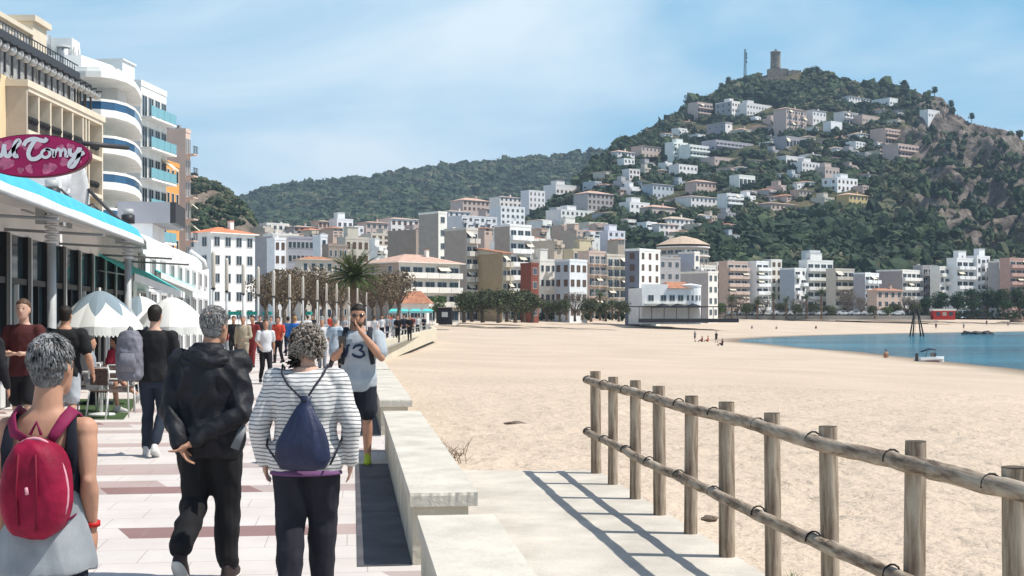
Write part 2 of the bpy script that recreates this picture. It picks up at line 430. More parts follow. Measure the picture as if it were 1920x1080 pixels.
# low bench walls along the beach
mw1 = mat('bench_stone', (.60, .545, .44), .9, .2, 2.2, .012, 18)
mw2 = mat('bench_slab', (.57, .53, .455), .8, .16, 2.3, .005, 30, detail=8)
def seat_wall(v0, v1, label, chips=False):
    t = empty('bench_wall', pw(0, v0), TH, label, 'bench wall', 'low stone bench walls along the beach')
    Ln = v1 - v0
    mb = MB(); mb.box(.02, .40, .04, Ln - .04, -.6, .40, mw1)
    w_ = mb.build('wall', t)
    mb = MB(); nseg = max(1, round(Ln / 3.6)); sl = Ln / nseg
    for i in range(nseg):
        a, e_ = i * sl + (.006 if i else 0), (i + 1) * sl
        # slab with a slightly chipped front edge
        n_ = 18; top = []; bot = []
        xs = [lerp(0, .46, k / n_) for k in range(n_ + 1)]
        fr = [(random.uniform(0, .022) if chips and i == 0 else random.uniform(0, .008)) for _ in xs]
        z1 = .50; z0 = .405
        vs = [(x, a + f, z1 - f * .2) for x, f in zip(xs, fr)] + [(x, a + f * .3, z1 - .022) for x, f in zip(xs, fr)] + [(x, a, z0) for x in xs]
        m_ = len(xs)
        fs = [(k + m_, k + m_ + 1, k + 1, k) for k in range(n_)] + [(k + 2 * m_, k + 2 * m_ + 1, k + m_ + 1, k + m_) for k in range(n_)]
        vs += [(0, e_, z1), (.46, e_, z1), (0, e_, z0), (.46, e_, z0)]; q = 3 * m_
        fs += [tuple([q] + list(range(0, m_)) + [q + 1])]
        fs += [(q + 1, q + 3, q + 2, q), (q, q + 2, 2 * m_, m_, 0), (q + 3, q + 1, m_ - 1, 2 * m_ - 1, 3 * m_ - 1), tuple([q + 2, q + 3] + list(range(3 * m_ - 1, 2 * m_ - 1, -1)))]
        mb.add(vs, fs, mw2)
    mb.build('seat_slab', t)
    return t
WALLS = [(0.5, 7.68), (8.66, 16.2), (18.2, 28.5), (28.9, 43), (43.6, 60)]
for (a, b_), lb in zip(WALLS, ['nearest bench wall with a smooth pale slab beside the ramp', 'bench wall with chipped slab corner, second from the camera',
                               'bench wall beside the man in sunglasses', 'bench wall beyond the man in sunglasses', 'farthest straight bench wall before the bend']):
    seat_wall(a, b_, lb, chips=(a == 8.66))
# dark strips on the paving, painting in the shade of the bench walls
mshd = mat('wall_shade_paving', (.088, .086, .094), .7, .25, 3, .002, 50)
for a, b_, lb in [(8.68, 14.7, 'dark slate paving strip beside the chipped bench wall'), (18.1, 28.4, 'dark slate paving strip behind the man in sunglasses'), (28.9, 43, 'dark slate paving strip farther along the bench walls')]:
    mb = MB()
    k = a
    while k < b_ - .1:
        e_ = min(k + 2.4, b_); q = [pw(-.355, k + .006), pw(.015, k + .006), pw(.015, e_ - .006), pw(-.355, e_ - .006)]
        mb.add([(p.x, p.y, .009) for p in q], [(0, 1, 2, 3)], mshd); k = e_
    mb.build('wall_shade_strip', kind='structure', label=lb)
# curved low wall with rail posts beyond the bend
mcw = mat('curved_wall_paint', (.60, .54, .42), .9, .1, 1)
t = empty('curved_wall', (0, 0, 0), 0, 'cream low wall curving out towards the far beach', 'wall')
pp = [(-6.75, 60), (-7.0, 66), (-7.2, 74), (-7.6, 90), (-7.9, 110), (-8.1, 136), (-9.3, 150)]
mb = MB(); mb2 = MB()
for (x0, y0), (x1, y1) in zip(pp, pp[1:]):
    vs = [(x0 - .35, y0, gz(y0)), (x0 + .1, y0, gz(y0)), (x1 + .1, y1, gz(y1)), (x1 - .35, y1, gz(y1))]
    vs = [(x, y, z + .3 * k) for k in (0, 1) for x, y, z in vs]
    vs = [(x, y, z - (.9 if i < 4 else 0)) for i, (x, y, z) in enumerate(vs)]
    mb.add(vs, [(4, 5, 6, 7), (0, 1, 5, 4), (1, 2, 6, 5), (2, 3, 7, 6), (3, 0, 4, 7)], mcw)
mb.build('wall', t)
mrl = mat('grey_metal', (.25, .25, .25), .5, metal=.6)
for i in range(5):
    y = 66 + i * 15; x = interp(y, [(b_, a_) for a_, b_ in pp]) - .12
    m3 = MB(); m3.tube([(x, y, .28), (x, y, .75)], .05, mrl, 6); m3.build('rail_post', t)
m3 = MB(); m3.tube([(x_ - .12, y_, .72 + gz(y_)) for x_, y_ in pp[1:-1]], .045, mrl, 6); m3.build('rail', t)
# ---------------------------------------------------------------- timber fence along the ramp
mwd, n, b, L = node_mat('weathered_timber')
tcn = nnew(n, 'ShaderNodeTexCoord'); mpn = nnew(n, 'ShaderNodeMapping'); mpn.inputs['Scale'].default_value = (1, 1, .09); L(tcn.outputs['Object'], mpn.inputs[0])
n1 = nnew(n, 'ShaderNodeTexNoise', Scale=26.0, Detail=6, Roughness=.65, Distortion=.4); L(mpn.outputs[0], n1.inputs['Vector'])
r1 = nnew(n, 'ShaderNodeValToRGB'); e = r1.color_ramp.elements
e[0].position = .33; e[0].color = (.11, .08, .06, 1); e[1].position = .62; e[1].color = (.46, .40, .33, 1); x = e.new(.47); x.color = (.31, .25, .195, 1)
L(n1.outputs[0], r1.inputs[0])
n2 = nnew(n, 'ShaderNodeTexNoise', Scale=3.0, Detail=4); L(tcn.outputs['Object'], n2.inputs['Vector'])
oi = nnew(n, 'ShaderNodeObjectInfo')
mx = nnew(n, 'ShaderNodeMixRGB', blend_type='MULTIPLY', x0=.55); L(r1.outputs[0], mx.inputs[1]); 
r3 = nnew(n, 'ShaderNodeValToRGB'); r3.color_ramp.elements[0].color = (.42, .36, .32, 1); r3.color_ramp.elements[1].color = (1.15, 1.12, 1.05, 1); r3.color_ramp.elements[0].position = .3; r3.color_ramp.elements[1].position = .65
L(n2.outputs[0], r3.inputs[0]); L(r3.outputs[0], mx.inputs[2]); L(mx.outputs[0], b.inputs['Base Color'])
b.inputs['Roughness'].default_value = .85; b.inputs['Specular IOR Level'].default_value = .2
bp = nnew(n, 'ShaderNodeBump', Strength=1.0, Distance=.008); L(n1.outputs[0], bp.inputs['Height']); L(bp.outputs[0], b.inputs['Normal'])
mwd_end = mat('timber_end', (.10, .08, .06), .9, .3, 12)
mrope = mat('black_strap', (.02, .02, .02), .7)
FX = [1118, 1149, 1191, 1237, 1295, 1363, 1450, 1558, 1712, 1908]
fd = [F * CH / (y - HZ) for y in (887, 908, 935, 965, 1000, 1043)]
posts = []
for i in range(12):
    d = 13.83 - i * .957
    if i < 6: d = fd[i]
    x = (FX[i] - 960) * d / F if i < 10 else posts[-1][0] + .123
    posts.append((x, d))
fence = empty('timber_fence', (posts[0][0], posts[0][1], 0), 0, 'weathered round-timber rail fence along the concrete ramp', 'fence')
O = Vector(fence.location)
for i, (x, d) in enumerate(posts):
    mb = MB(); r0 = .054 + random.uniform(-.004, .005); h = 1.085 + random.uniform(-.012, .015)
    ln = random.uniform(-.008, .008)
    zs = [-.25, 0, .25, .5, .75, 1.0, h]
    mb.tube([(ln * z * 2, random.uniform(-.003, .003), z) for z in zs], [r0 * random.uniform(.97, 1.03) for z in zs], mwd, 14, caps=False)
    q = len(mb.v); mb.add([(ln * h * 2 + r0 * .99 * math.cos(a), r0 * .99 * math.sin(a), h + .001) for a in [k * math.pi / 7 for k in range(14)]], [tuple(range(14))], mwd_end)
    p_ = mb.build('post', fence); p_.location = Vector((x, d, 0)) - O; p_.rotation_euler = (0, 0, random.uniform(0, 0))
def rail(z, off, r, seed, ext):
    random.seed(seed)
    # three overlapping logs, each a slightly wavy pole with a collar where it is spliced
    spans = [(-ext / .957, 1.0), (0.9, 5.5), (5.3, 8.6), (8.4, 11.2)] if z > .7 else [(-ext / .957, 4.3), (4.15, 7.4), (7.2, 11.2)]
    for a, b_ in spans:
        pts = []; rad = []
        m_ = int((b_ - a) * 6) + 2
        for k in range(m_):
            t = lerp(a, b_, k / (m_ - 1)); i0 = min(max(int(math.floor(t)), 0), 10); f = t - i0
            x = lerp(posts[i0][0], posts[i0 + 1][0], f); y = lerp(posts[i0][1], posts[i0 + 1][1], f)
            pts.append(Vector((x - off + random.uniform(-.006, .006), y - off * .1, z + random.uniform(-.004, .004) + .006 * math.sin(t * 2 + seed))) - O)
            rad.append(r * random.uniform(.96, 1.04) * (1.1 if k == 0 and a > 0 else 1))
        mb = MB(); mb.tube([Vector((0, 0, 0)) + p for p in pts], rad, mwd_h, 14)
        mb.build('rail', fence)
mwd_h = mwd.copy(); mwd_h.name = 'weathered_timber_rail'
mh = [q for q in mwd_h.node_tree.nodes if q.type == 'MAPPING'][0]; mh.inputs['Scale'].default_value = (1, .09, 1)
rail(1.0, .085, .041, 3, .14); rail(.44, .085, .038, 5, .17)
random.seed(9)
for i, (x, d) in enumerate(posts[:11]):
    for z in (1.0, .44):
        c_ = Vector((x - .085, d - .01, z)) - O
        mb = MB(); pts = []
        for k in range(8):
            a = math.pi * (k / 7 * 1.15 - .1)
            pts.append(c_ + Vector((math.cos(a) * .049, .07 + .02 * math.cos(a), math.sin(a) * .049)))
        mb.tube(pts, .0055, mrope, 5); mb.build('strap', fence)

# ---------------------------------------------------------------- stones, twigs, tuft on the sand
mrock = mat('brown_rock', (.16, .125, .10), .95, .35, 6, .02, 14)
def rock(name, p, r, sz, label, cat='rock', seed=0, m=mrock):
    bm = bmesh.new(); bmesh.ops.create_icosphere(bm, subdivisions=3, radius=r)
    for v in bm.verts:
        q = mnoise.noise(v.co * (1.6 / r) + Vector((seed, 0, 0))) + .5 * mnoise.noise(v.co * (4 / r) + Vector((seed, 5, 0)))
        v.co *= 1 + .38 * q
        v.co = Vector((v.co.x * sz[0], v.co.y * sz[1], v.co.z * sz[2]))
    me = bpy.data.meshes.new(name); bm.to_mesh(me); bm.free(); me.materials.append(m)
    o = link(name, me, None, label, cat); o.location = p; return o
def on_sand(px, py):
    """distance of the sand point seen at a pixel"""
    lo, hi = 3, 460
    for k in range(400):
        d = lo * (hi / lo) ** (k / 399); p = P(px, py, d)
        if float(sand_z(np.array([p.x]), np.array([d]))[0]) >= p.z: return p
    return P(px, py, 300)
p = on_sand(967, 797); rock('stone', p, .14, (1.5, 1, .42), 'brown flat stone alone on the open sand', 'stone', 1)
p = on_sand(1330, 972); rock('stone', p + Vector((0, 0, .0)), .05, (1.4, 1, .5), 'small dark stone on the sand just behind the fence', 'stone', 4)
mtw = mat('dry_twig', (.20, .15, .10), .9)
mb = MB()
tb = on_sand(858, 868)
for k in range(26):
    a = random.uniform(0, 6.28); l = random.uniform(.15, .5); q = tb + Vector((random.uniform(-.18, .12), random.uniform(-.4, .6), -.04))
    pts = [q, q + Vector((math.cos(a) * l * .3, math.sin(a) * l * .3, l * .5)), q + Vector((math.cos(a) * l * .6, math.sin(a) * l * .6, l * .75))]
    mb.tube(pts, [.005, .004, .002], mtw, 4)
    for j in range(3): mb.tube([pts[1], pts[1] + Vector((random.uniform(-.1, .1), random.uniform(-.1, .1), random.uniform(.02, .1)))], [.003, .0015], mtw, 4)
mb.build('dry_bush', label='dry twiggy bush on the sand behind the chipped bench wall', cat='bush')
mgr = mat('grass_blade', (.09, .16, .04), .7, .3, 5)
mb = MB(); gp = P(1483, 1082, 8.1); gp.z = -.02
for k in range(60):
    a = random.uniform(0, 6.28); l = random.uniform(.05, .12); q = gp + Vector((random.gauss(0, .035), random.gauss(0, .03), 0))
    e = Vector((math.cos(a) * l * .5, math.sin(a) * l * .5, l)); w_ = Vector((-math.sin(a), math.cos(a), 0)) * .004
    mb.add([q - w_, q + w_, q + e * .6 + w_ * .7, q + e * .6 - w_ * .7, q + e + Vector((e.x * .3, e.y * .3, -.01))], [(0, 1, 2, 3), (3, 2, 4)], mgr)
mb.build('grass_tuft', label='small green grass tuft at the foot of the fence', cat='grass tuft')

# ---------------------------------------------------------------- hills
RIDGE = [(900, 500), (960, 440), (1000, 405), (1040, 380), (1080, 345), (1120, 306), (1140, 290), (1160, 276), (1200, 256), (1230, 240), (1262, 218), (1300, 193), (1330, 185), (1350, 172), (1372, 160), (1400, 150), (1440, 141), (1470, 138),
         (1500, 135), (1535, 140), (1570, 150), (1600, 162), (1640, 170), (1680, 168), (1730, 172), (1765, 186), (1790, 212), (1815, 228), (1860, 240), (1900, 254), (1950, 275), (2000, 300), (2060, 340), (2140, 400), (2220, 480)]
D0, DR = 440.0, 980.0
def dr(u): return interp(u, [(900, 620), (1100, 760), (1300, 960), (1460, 1000), (1700, 930), (1900, 820), (2220, 640)])
def ybase(u): return interp(u, [(900, 560), (1200, 560), (2220, 585)])
RU = np.array([a for a, _ in RIDGE]); RV = np.array([b_ for _, b_ in RIDGE])
def hill_z(u, t):
    """u: bearing as photo column, t: 0 at the foot, 1 at the ridge, above 1 behind it"""
    yr = np.interp(u, RU, RV) ; yb = np.interp(u, [900, 1200, 2220], [560, 560, 585])
    rd = np.interp(u, [900, 1100, 1300, 1460, 1700, 1900, 2220], [620, 760, 960, 1000, 930, 820, 640])
    d = D0 + (rd - D0) * t
    tt = np.clip(t, 0, 1)
    s = tt ** .82
    y = yb + (yr - yb) * s
    z = CH + (HZ - y) * d / F
    z = np.where(t > 1, (CH + (HZ - yr) * rd / F) - (t - 1) * 330, z)
    x = (u - 960) * d / F
    rockf = np.clip((u - 1640) / 130, 0, 1) * np.clip(tt * 3, 0, 1)
    ridged = 1 - np.abs(fbm(x, d, 38, 4)) * 2.2
    z = z + fbm(x, d, 60, 4) * 7 * np.minimum(tt * 4, 1) * np.clip((1.04 - tt) * 6, .12, 1) + rockf * (ridged * 19 - 8) * np.clip((1.03 - tt) * 8, .0, 1)
    return x, d, z
uu = np.linspace(890, 2230, 420); tt = np.concatenate([np.linspace(-.05, 1, 200), np.linspace(1.02, 1.7, 14)])
U, T = np.meshgrid(uu, tt, indexing='ij')
X, D, Z = hill_z(U, T)
Z = np.where(T < 0, .9, Z)
mh_, n, b, L = node_mat('hillside_ground')
b.inputs['Roughness'].default_value = .95; b.inputs['Specular IOR Level'].default_value = .1
tcn = nnew(n, 'ShaderNodeTexCoord'); o = tcn.outputs['Object']; geo = nnew(n, 'ShaderNodeNewGeometry')
sxn = nnew(n, 'ShaderNodeSeparateXYZ'); L(geo.outputs['Normal'], sxn.inputs[0])
n1 = nnew(n, 'ShaderNodeTexNoise', Scale=.03, Detail=8, Roughness=.65); L(o, n1.inputs['Vector'])
r1 = nnew(n, 'ShaderNodeValToRGB'); e = r1.color_ramp.elements; e[0].position = .42; e[0].color = (.035, .055, .025, 1); e[1].position = .6; e[1].color = (.15, .135, .08, 1)
L(n1.outputs[0], r1.inputs[0])
n2 = nnew(n, 'ShaderNodeTexNoise', Scale=.16, Detail=7, Roughness=.7); L(o, n2.inputs['Vector'])
r2 = nnew(n, 'ShaderNodeValToRGB'); e = r2.color_ramp.elements; e[0].position = .35; e[0].color = (.07, .06, .05, 1); e[1].position = .66; e[1].color = (.31, .26, .22, 1)
L(n2.outputs[0], r2.inputs[0])
# bare rock where it is steep and on the seaward shoulder
sxp = nnew(n, 'ShaderNodeSeparateXYZ'); L(o, sxp.inputs[0])
ang = M_('DIVIDE', sxp.outputs[0], sxp.outputs[1])
mra = nnew(n, 'ShaderNodeMapRange'); mra.inputs[1].default_value = .28; mra.inputs[2].default_value = .33; mra.inputs[3].default_value = 0; mra.inputs[4].default_value = .75; L(ang, mra.inputs[0])
n3 = nnew(n, 'ShaderNodeTexNoise', Scale=.045, Detail=6, Roughness=.6); L(o, n3.inputs['Vector'])
f = M_('ADD', M_('ADD', M_('MULTIPLY', M_('SUBTRACT', .80, sxn.outputs[2]), 1.1), mra.outputs[0]), M_('MULTIPLY', M_('SUBTRACT', n3.outputs[0], .5), 2.4))
f = M_('MULTIPLY', M_('SUBTRACT', f, .22), 5.0)
cl = nnew(n, 'ShaderNodeClamp'); L(f, cl.inputs[0])
mx = nnew(n, 'ShaderNodeMixRGB'); L(cl.outputs[0], mx.inputs[0]); L(r1.outputs[0], mx.inputs[1]); L(r2.outputs[0], mx.inputs[2]); L(mx.outputs[0], b.inputs['Base Color'])
bp = nnew(n, 'ShaderNodeBump', Strength=1.0, Distance=4.0); L(n2.outputs[0], bp.inputs['Height']); L(bp.outputs[0], b.inputs['Normal'])
me = fastmesh('hill', np.stack([X, D, Z], -1).reshape(-1, 3), grid_faces(len(uu), len(tt)), [mh_])
link('hill', me, label='wooded rocky castle hill', kind='structure')

# far wooded ridge on the left
R2 = [(300, 420), (430, 390), (455, 374), (480, 366), (500, 360), (560, 349), (640, 343), (700, 337), (760, 325), (830, 318), (900, 311), (960, 306), (1020, 300), (1080, 294), (1140, 287), (1200, 284), (1300, 290), (1500, 330)]
R2U = np.array([a for a, _ in R2]); R2V = np.array([b_ for _, b_ in R2])
def ridge_z(u, t):
    rd = 1750.0; d = 900 + (rd - 900) * t
    yr = np.interp(u, R2U, R2V); yb = 520
    y = yb + (yr - yb) * np.clip(t, 0, 1) ** .75
    z = CH + (HZ - y) * d / F
    z = np.where(t > 1, CH + (HZ - yr) * rd / F - (t - 1) * 300, z)
    x = (u - 960) * d / F
    return x, d, z + fbm(x, d, 130, 4) * 16 * np.clip((1.05 - t) * 4, .05, 1) * np.clip(t * 4, 0, 1)
uu = np.linspace(280, 1500, 200); tt = np.linspace(-.05, 1.5, 90)
U, T = np.meshgrid(uu, tt, indexing='ij'); X, D, Z = ridge_z(U, T); Z = np.where(T < 0, .5, Z)
me = fastmesh('far_ridge', np.stack([X, D, Z], -1).reshape(-1, 3), grid_faces(len(uu), len(tt)), [mh_])
link('far_hills', me, label='long dark wooded ridge behind the town', kind='structure')

# rocky knoll behind the white building on the left
R3 = [(240, 540), (270, 450), (300, 360), (335, 324), (352, 328), (380, 340), (405, 348), (430, 366), (450, 380), (468, 398), (480, 430), (490, 470), (500, 540)]
R3U = np.array([a for a, _ in R3]); R3V = np.array([b_ for _, b_ in R3])
def knoll_z(u, t):
    d = 430 + 110 * t; yr = np.interp(u, R3U, R3V); yb = 560
    y = yb + (yr - yb) * np.clip(t, 0, 1) ** .6
    z = CH + (HZ - y) * d / F
    z = np.where(t > 1, CH + (HZ - yr) * 540 / F - (t - 1) * 60, z)
    x = (u - 960) * d / F
    return x, d, z + (1 - np.abs(fbm(x, d + z * 0, 16, 4)) * 2.5) * 3.0 * np.clip((1.02 - t) * 6, 0, 1) * np.clip(t * 4, 0, 1)
uu = np.linspace(240, 500, 120); tt = np.linspace(-.03, 1.6, 80)
U, T = np.meshgrid(uu, tt, indexing='ij'); X, D, Z = knoll_z(U, T); Z = np.where((T < 0) | (U < 243) | (U > 497), .5, Z)
mkn = mat('knoll_rock', (.07, .065, .045), .95, col2=(.30, .23, .18), scale=.09, bump=1.2, bscale=.4, detail=8)
me = fastmesh('knoll', np.stack([X, D, Z], -1).reshape(-1, 3), grid_faces(len(uu), len(tt)), [mkn])
link('cliff', me, label='dark rocky knoll behind the white red-roofed building', kind='structure')

def hill_at(px, py):
    """terrain point of the castle hill seen at a pixel"""
    ts = np.linspace(0, 1, 400); u = np.full(400, float(px)); x, d, z = hill_z(u, ts)
    yv = HZ - (z - CH) * F / d
    k = np.argmax(yv <= py) if (yv <= py).any() else 399
    return Vector((x[k], d[k], z[k]))

# ---------------------------------------------------------------- vegetation shapes
def ico(sub):
    bm = bmesh.new(); bmesh.ops.create_icosphere(bm, subdivisions=sub, radius=1)
    v = np.array([q.co[:] for q in bm.verts]); f = np.array([[q.index for q in fc.verts] for fc in bm.faces]); bm.free(); return v, f
IV2, IF2 = ico(2); IV3, IF3 = ico(3)
def leaf_mat(name, c1, c2, scale=.25):
    m, n, b, L = node_mat(name)
    b.inputs['Roughness'].default_value = .8; b.inputs['Specular IOR Level'].default_value = .15
    tcn = nnew(n, 'ShaderNodeTexCoord')
    a = nnew(n, 'ShaderNodeTexNoise', Scale=scale, Detail=6, Roughness=.7); L(tcn.outputs['Object'], a.inputs['Vector'])
    r = nnew(n, 'ShaderNodeValToRGB'); r.color_ramp.elements[0].position = .38; r.color_ramp.elements[1].position = .64
    r.color_ramp.elements[0].color = (*c1, 1); r.color_ramp.elements[1].color = (*c2, 1)
    L(a.outputs[0], r.inputs[0]); L(r.outputs[0], b.inputs['Base Color'])
    return m
def crowns(pts, rad, hgt, base=IV2, faces=IF2, rough=.46, cards=0):
    """many lumpy crowns in one array pair"""
    n = len(pts); nv = len(base)
    ph = rng.random((n, 1, 3)) * 50
    bb = base[None] * np.ones((n, 1, 1))
    q = np.sin(bb * 3.1 + ph).sum(-1) * .5 + np.sin(bb * 7.3 + ph * 1.7).sum(-1) * .35
    sc_ = 1 + rough * q / 1.2 + rng.normal(0, rough * .32, (n, nv))
    V = bb * sc_[..., None]
    V[..., 0] *= rad[:, None]; V[..., 1] *= rad[:, None]; V[..., 2] *= hgt[:, None]
    V += pts[:, None, :]
    Fq = faces[None] + (np.arange(n) * nv)[:, None, None]
    return V.reshape(-1, 3), Fq.reshape(-1, 3)
def fuzz(pts, rad, hgt, k, size):
    n = len(pts) * k; P0 = np.repeat(pts, k, 0); r = np.repeat(rad, k); h = np.repeat(hgt, k)
    v = rng.normal(size=(n, 3)); v[:, 2] = np.abs(v[:, 2]) * .9 + .1 * v[:, 2]; v /= np.linalg.norm(v, axis=1)[:, None]
    c = P0 + v * np.stack([r, r, h], 1) * rng.uniform(.85, 1.22, n)[:, None]
    t1 = np.cross(v, rng.normal(size=(n, 3))); t1 /= np.linalg.norm(t1, axis=1)[:, None] + 1e-6; t2 = np.cross(v + rng.normal(size=(n, 3)) * .5, t1)
    s_ = (r * size * rng.uniform(.5, 1.3, n))[:, None]
    V = np.stack([c - t1 * s_, c - t2 * s_ * .8, c + t1 * s_], 1).reshape(-1, 3)
    return V, np.arange(n * 3).reshape(-1, 3)
def woods(name, pts, r, h, kind, label, k, size, cat):
    V, Fq = crowns(pts, r, h); V2, F2 = fuzz(pts, r, h, k, size)
    me = fastmesh(name + '_mesh', np.concatenate([V, V2]), np.concatenate([Fq, F2 + len(V)]), LM, np.concatenate([np.repeat(kind, len(IF2)), np.repeat(kind, k)]), smooth=False)
    link(name, me, label=label, kind='stuff', cat=cat)
LM = [leaf_mat('scrub_dark', (.015, .028, .019), (.040, .068, .036), .12), leaf_mat('scrub_mid', (.028, .048, .027), (.075, .108, .052), .12),
      leaf_mat('scrub_olive', (.055, .065, .036), (.135, .135, .08), .12), leaf_mat('scrub_blue', (.013, .030, .026), (.036, .064, .047), .12)]
HOUSE_RECTS = []      # (x0, x1, y0, y1, d) kept clear of crowns, filled by the town part
def forest():
    # castle hill
    N = 27000
    u = rng.uniform(900, 2200, N); t = np.clip(rng.random(N) ** .8, 0, 1.01)
    x, d, z = hill_z(u, t)
    dens = fbm(x, d, 45, 3)
    rock = np.clip((u - 1650) / 90, 0, 1) * np.clip((2200 - u) / 100, 0, 1) * np.clip((t - .10) * 6, 0, 1)
    keep = (rng.random(N) > rock * (.86 + dens * .9)) & (dens > -.55)
    u, x, d, z, dens, t = u[keep], x[keep], d[keep], z[keep], dens[keep], t[keep]
    r = rng.uniform(1.1, 3.4, len(u)) * (1 + .35 * dens); r = np.where(rng.random(len(u)) < .06, r * 1.6, r); h = r * rng.uniform(.55, 1.25, len(u))
    r = np.where(u > 1700, r * .72, r)
    yi = HZ - (z + h * .9 - CH) * F / d
    ok = np.ones(len(u), bool)
    rp_ = r / d * F
    for (a, b_, c_, e_, hd) in HOUSE_RECTS:
        ok &= ~((u + rp_ > a + 1) & (u - rp_ < b_ - 1) & (HZ - (z - h * .5 - CH) * F / d > c_ + 1) & (yi < e_ - 3) & (d < hd + 22))
    u, x, d, z, r, h, dens, t = [q[ok] for q in (u, x, d, z, r, h, dens, t)]
    pts = np.stack([x, d, z + h * .35], -1)
    kind = np.clip(((fbm(x, d, 30, 3) + rng.normal(0, .33, len(x))) * 2 + 1.3).astype(int), 0, 3)
    woods('woodland', pts, r, h, kind, 'dense pines and scrub covering the castle hill', 26, .34, 'woodland')
    # far ridge
    N = 9000
    u = rng.uniform(400, 1350, N); t = rng.uniform(.2, 1.0, N); x, d, z = ridge_z(u, t)
    r = rng.uniform(4.0, 8.0, N); h = r * rng.uniform(.6, .9, N)
    pts = np.stack([x, d, z + h * .3], -1)
    kind = np.clip(((fbm(x, d, 60, 3) + rng.normal(0, .3, N)) * 2 + 1.2).astype(int), 0, 3)
    woods('woodland', pts, r, h, kind, 'dense wood covering the long far ridge', 16, .3, 'woodland')
    # knoll
    N = 1100
    u = rng.uniform(300, 490, N); t = rng.uniform(.1, 1.0, N); x, d, z = knoll_z(u, t)
    k = (fbm(x, z * 1.5, 12, 2) > -.1) | (t > .88); u, t, x, d, z = u[k], t[k], x[k], d[k], z[k]
    r = rng.uniform(.7, 2.0, len(u)); h = r * .8
    woods('scrub', np.stack([x, d, z + h * .3], -1), r, h, rng.integers(0, 3, len(x)), 'scrub growing over the dark rocky knoll', 24, .34, 'scrub')
# ---------------------------------------------------------------- buildings of the town and the hillside
GLS = mat('window_glass', (.03, .045, .06), .15, spec=.6)
GLB = mat('blue_glass', (.03, .10, .20), .12, spec=.6)
AQG = mat('aqua_glass', (.20, .42, .48), .2, spec=.5)
FRM = mat('window_frame', (.55, .54, .52), .6)
SHUT = mat('shutter_brown', (.12, .08, .06), .8)
RAIL = mat('dark_rail', (.05, .05, .055), .5)
WRL = mat('pale_rail', (.62, .62, .62), .6)
TILE = mat('roof_tile', (.42, .19, .11), .9, .25, 1.2, .03, 8)
TILP = mat('roof_tile_pink', (.55, .36, .28), .9, .18, 1.2, .03, 8)
TILO = mat('roof_tile_orange', (.62, .22, .11), .9, .15, 1.0, .03, 8)
TILB = mat('roof_tile_beige', (.52, .40, .30), .9, .2, 1.2, .03, 8)
FLAT = mat('roof_gravel', (.34, .31, .29), .95, .15, .8)
CLUT = mat('roof_unit', (.30, .30, .30), .7)
AWW = mat('awning_cream', (.66, .60, .48), .85)
AWT = mat('awning_turquoise', (.08, .50, .50), .8)
def cal(th): return Vector((math.cos(th), math.sin(th), 0)), Vector((-math.sin(th), math.cos(th), 0))
WMESH = {}
def wmesh(w, h, kind):
    k = (round(w, 1), round(h, 1), kind)
    if k in WMESH: return WMESH[k]
    mb = MB(); f = .09
    pane = {'g': GLS, 'b': GLB, 's': SHUT, 'd': GLS}[kind]
    fr = FRM if kind != 's' else SHUT
    # ring frame standing 4 cm proud, pane set back inside it
    mb.box(-w / 2, -w / 2 + f, -.05, .02, 0, h, fr); mb.box(w / 2 - f, w / 2, -.05, .02, 0, h, fr)
    mb.box(-w / 2 + f, w / 2 - f, -.05, .02, 0, f, fr); mb.box(-w / 2 + f, w / 2 - f, -.05, .02, h - f, h, fr)
    if w > 1.0 and kind != 's': mb.box(-.03, .03, -.045, .02, f, h - f, fr)
    mb.box(-w / 2 + f, w / 2 - f, -.02, .01, f, h - f, pane)
    WMESH[k] = mb.mesh('window'); return WMESH[k]
BMESH = {}
def bmesh_(w, dep, wall, style):
    k = (round(w, 1), round(dep, 1), wall.name, style)
    if k in BMESH: return BMESH[k]
    mb = MB(); mb.box(-w / 2, w / 2, -dep, -.002, -.18, 0, wall)
    if style == 'solid':
        mb.box(-w / 2, w / 2, -dep, -dep + .12, .0, .95, wall); mb.box(-w / 2, -w / 2 + .12, -dep + .12, -.002, 0, .95, wall); mb.box(w / 2 - .12, w / 2, -dep + .12, -.002, 0, .95, wall)
    else:
        m = {'rail': RAIL, 'white': WRL, 'glass': GLB, 'aqua': AQG}[style]
        if style in ('glass', 'aqua'): mb.box(-w / 2, w / 2, -dep + .02, -dep + .06, .06, .95, m)
        else:
            for i in range(int(w / .35) + 1): x = -w / 2 + .03 + i * (w - .06) / int(w / .35); mb.box(x - .025, x + .025, -dep + .03, -dep + .07, 0, .95, m)
        mb.box(-w / 2, w / 2, -dep + .02, -dep + .08, .95, 1.02, m)
    BMESH[k] = mb.mesh('balcony'); return BMESH[k]
NB = [0]
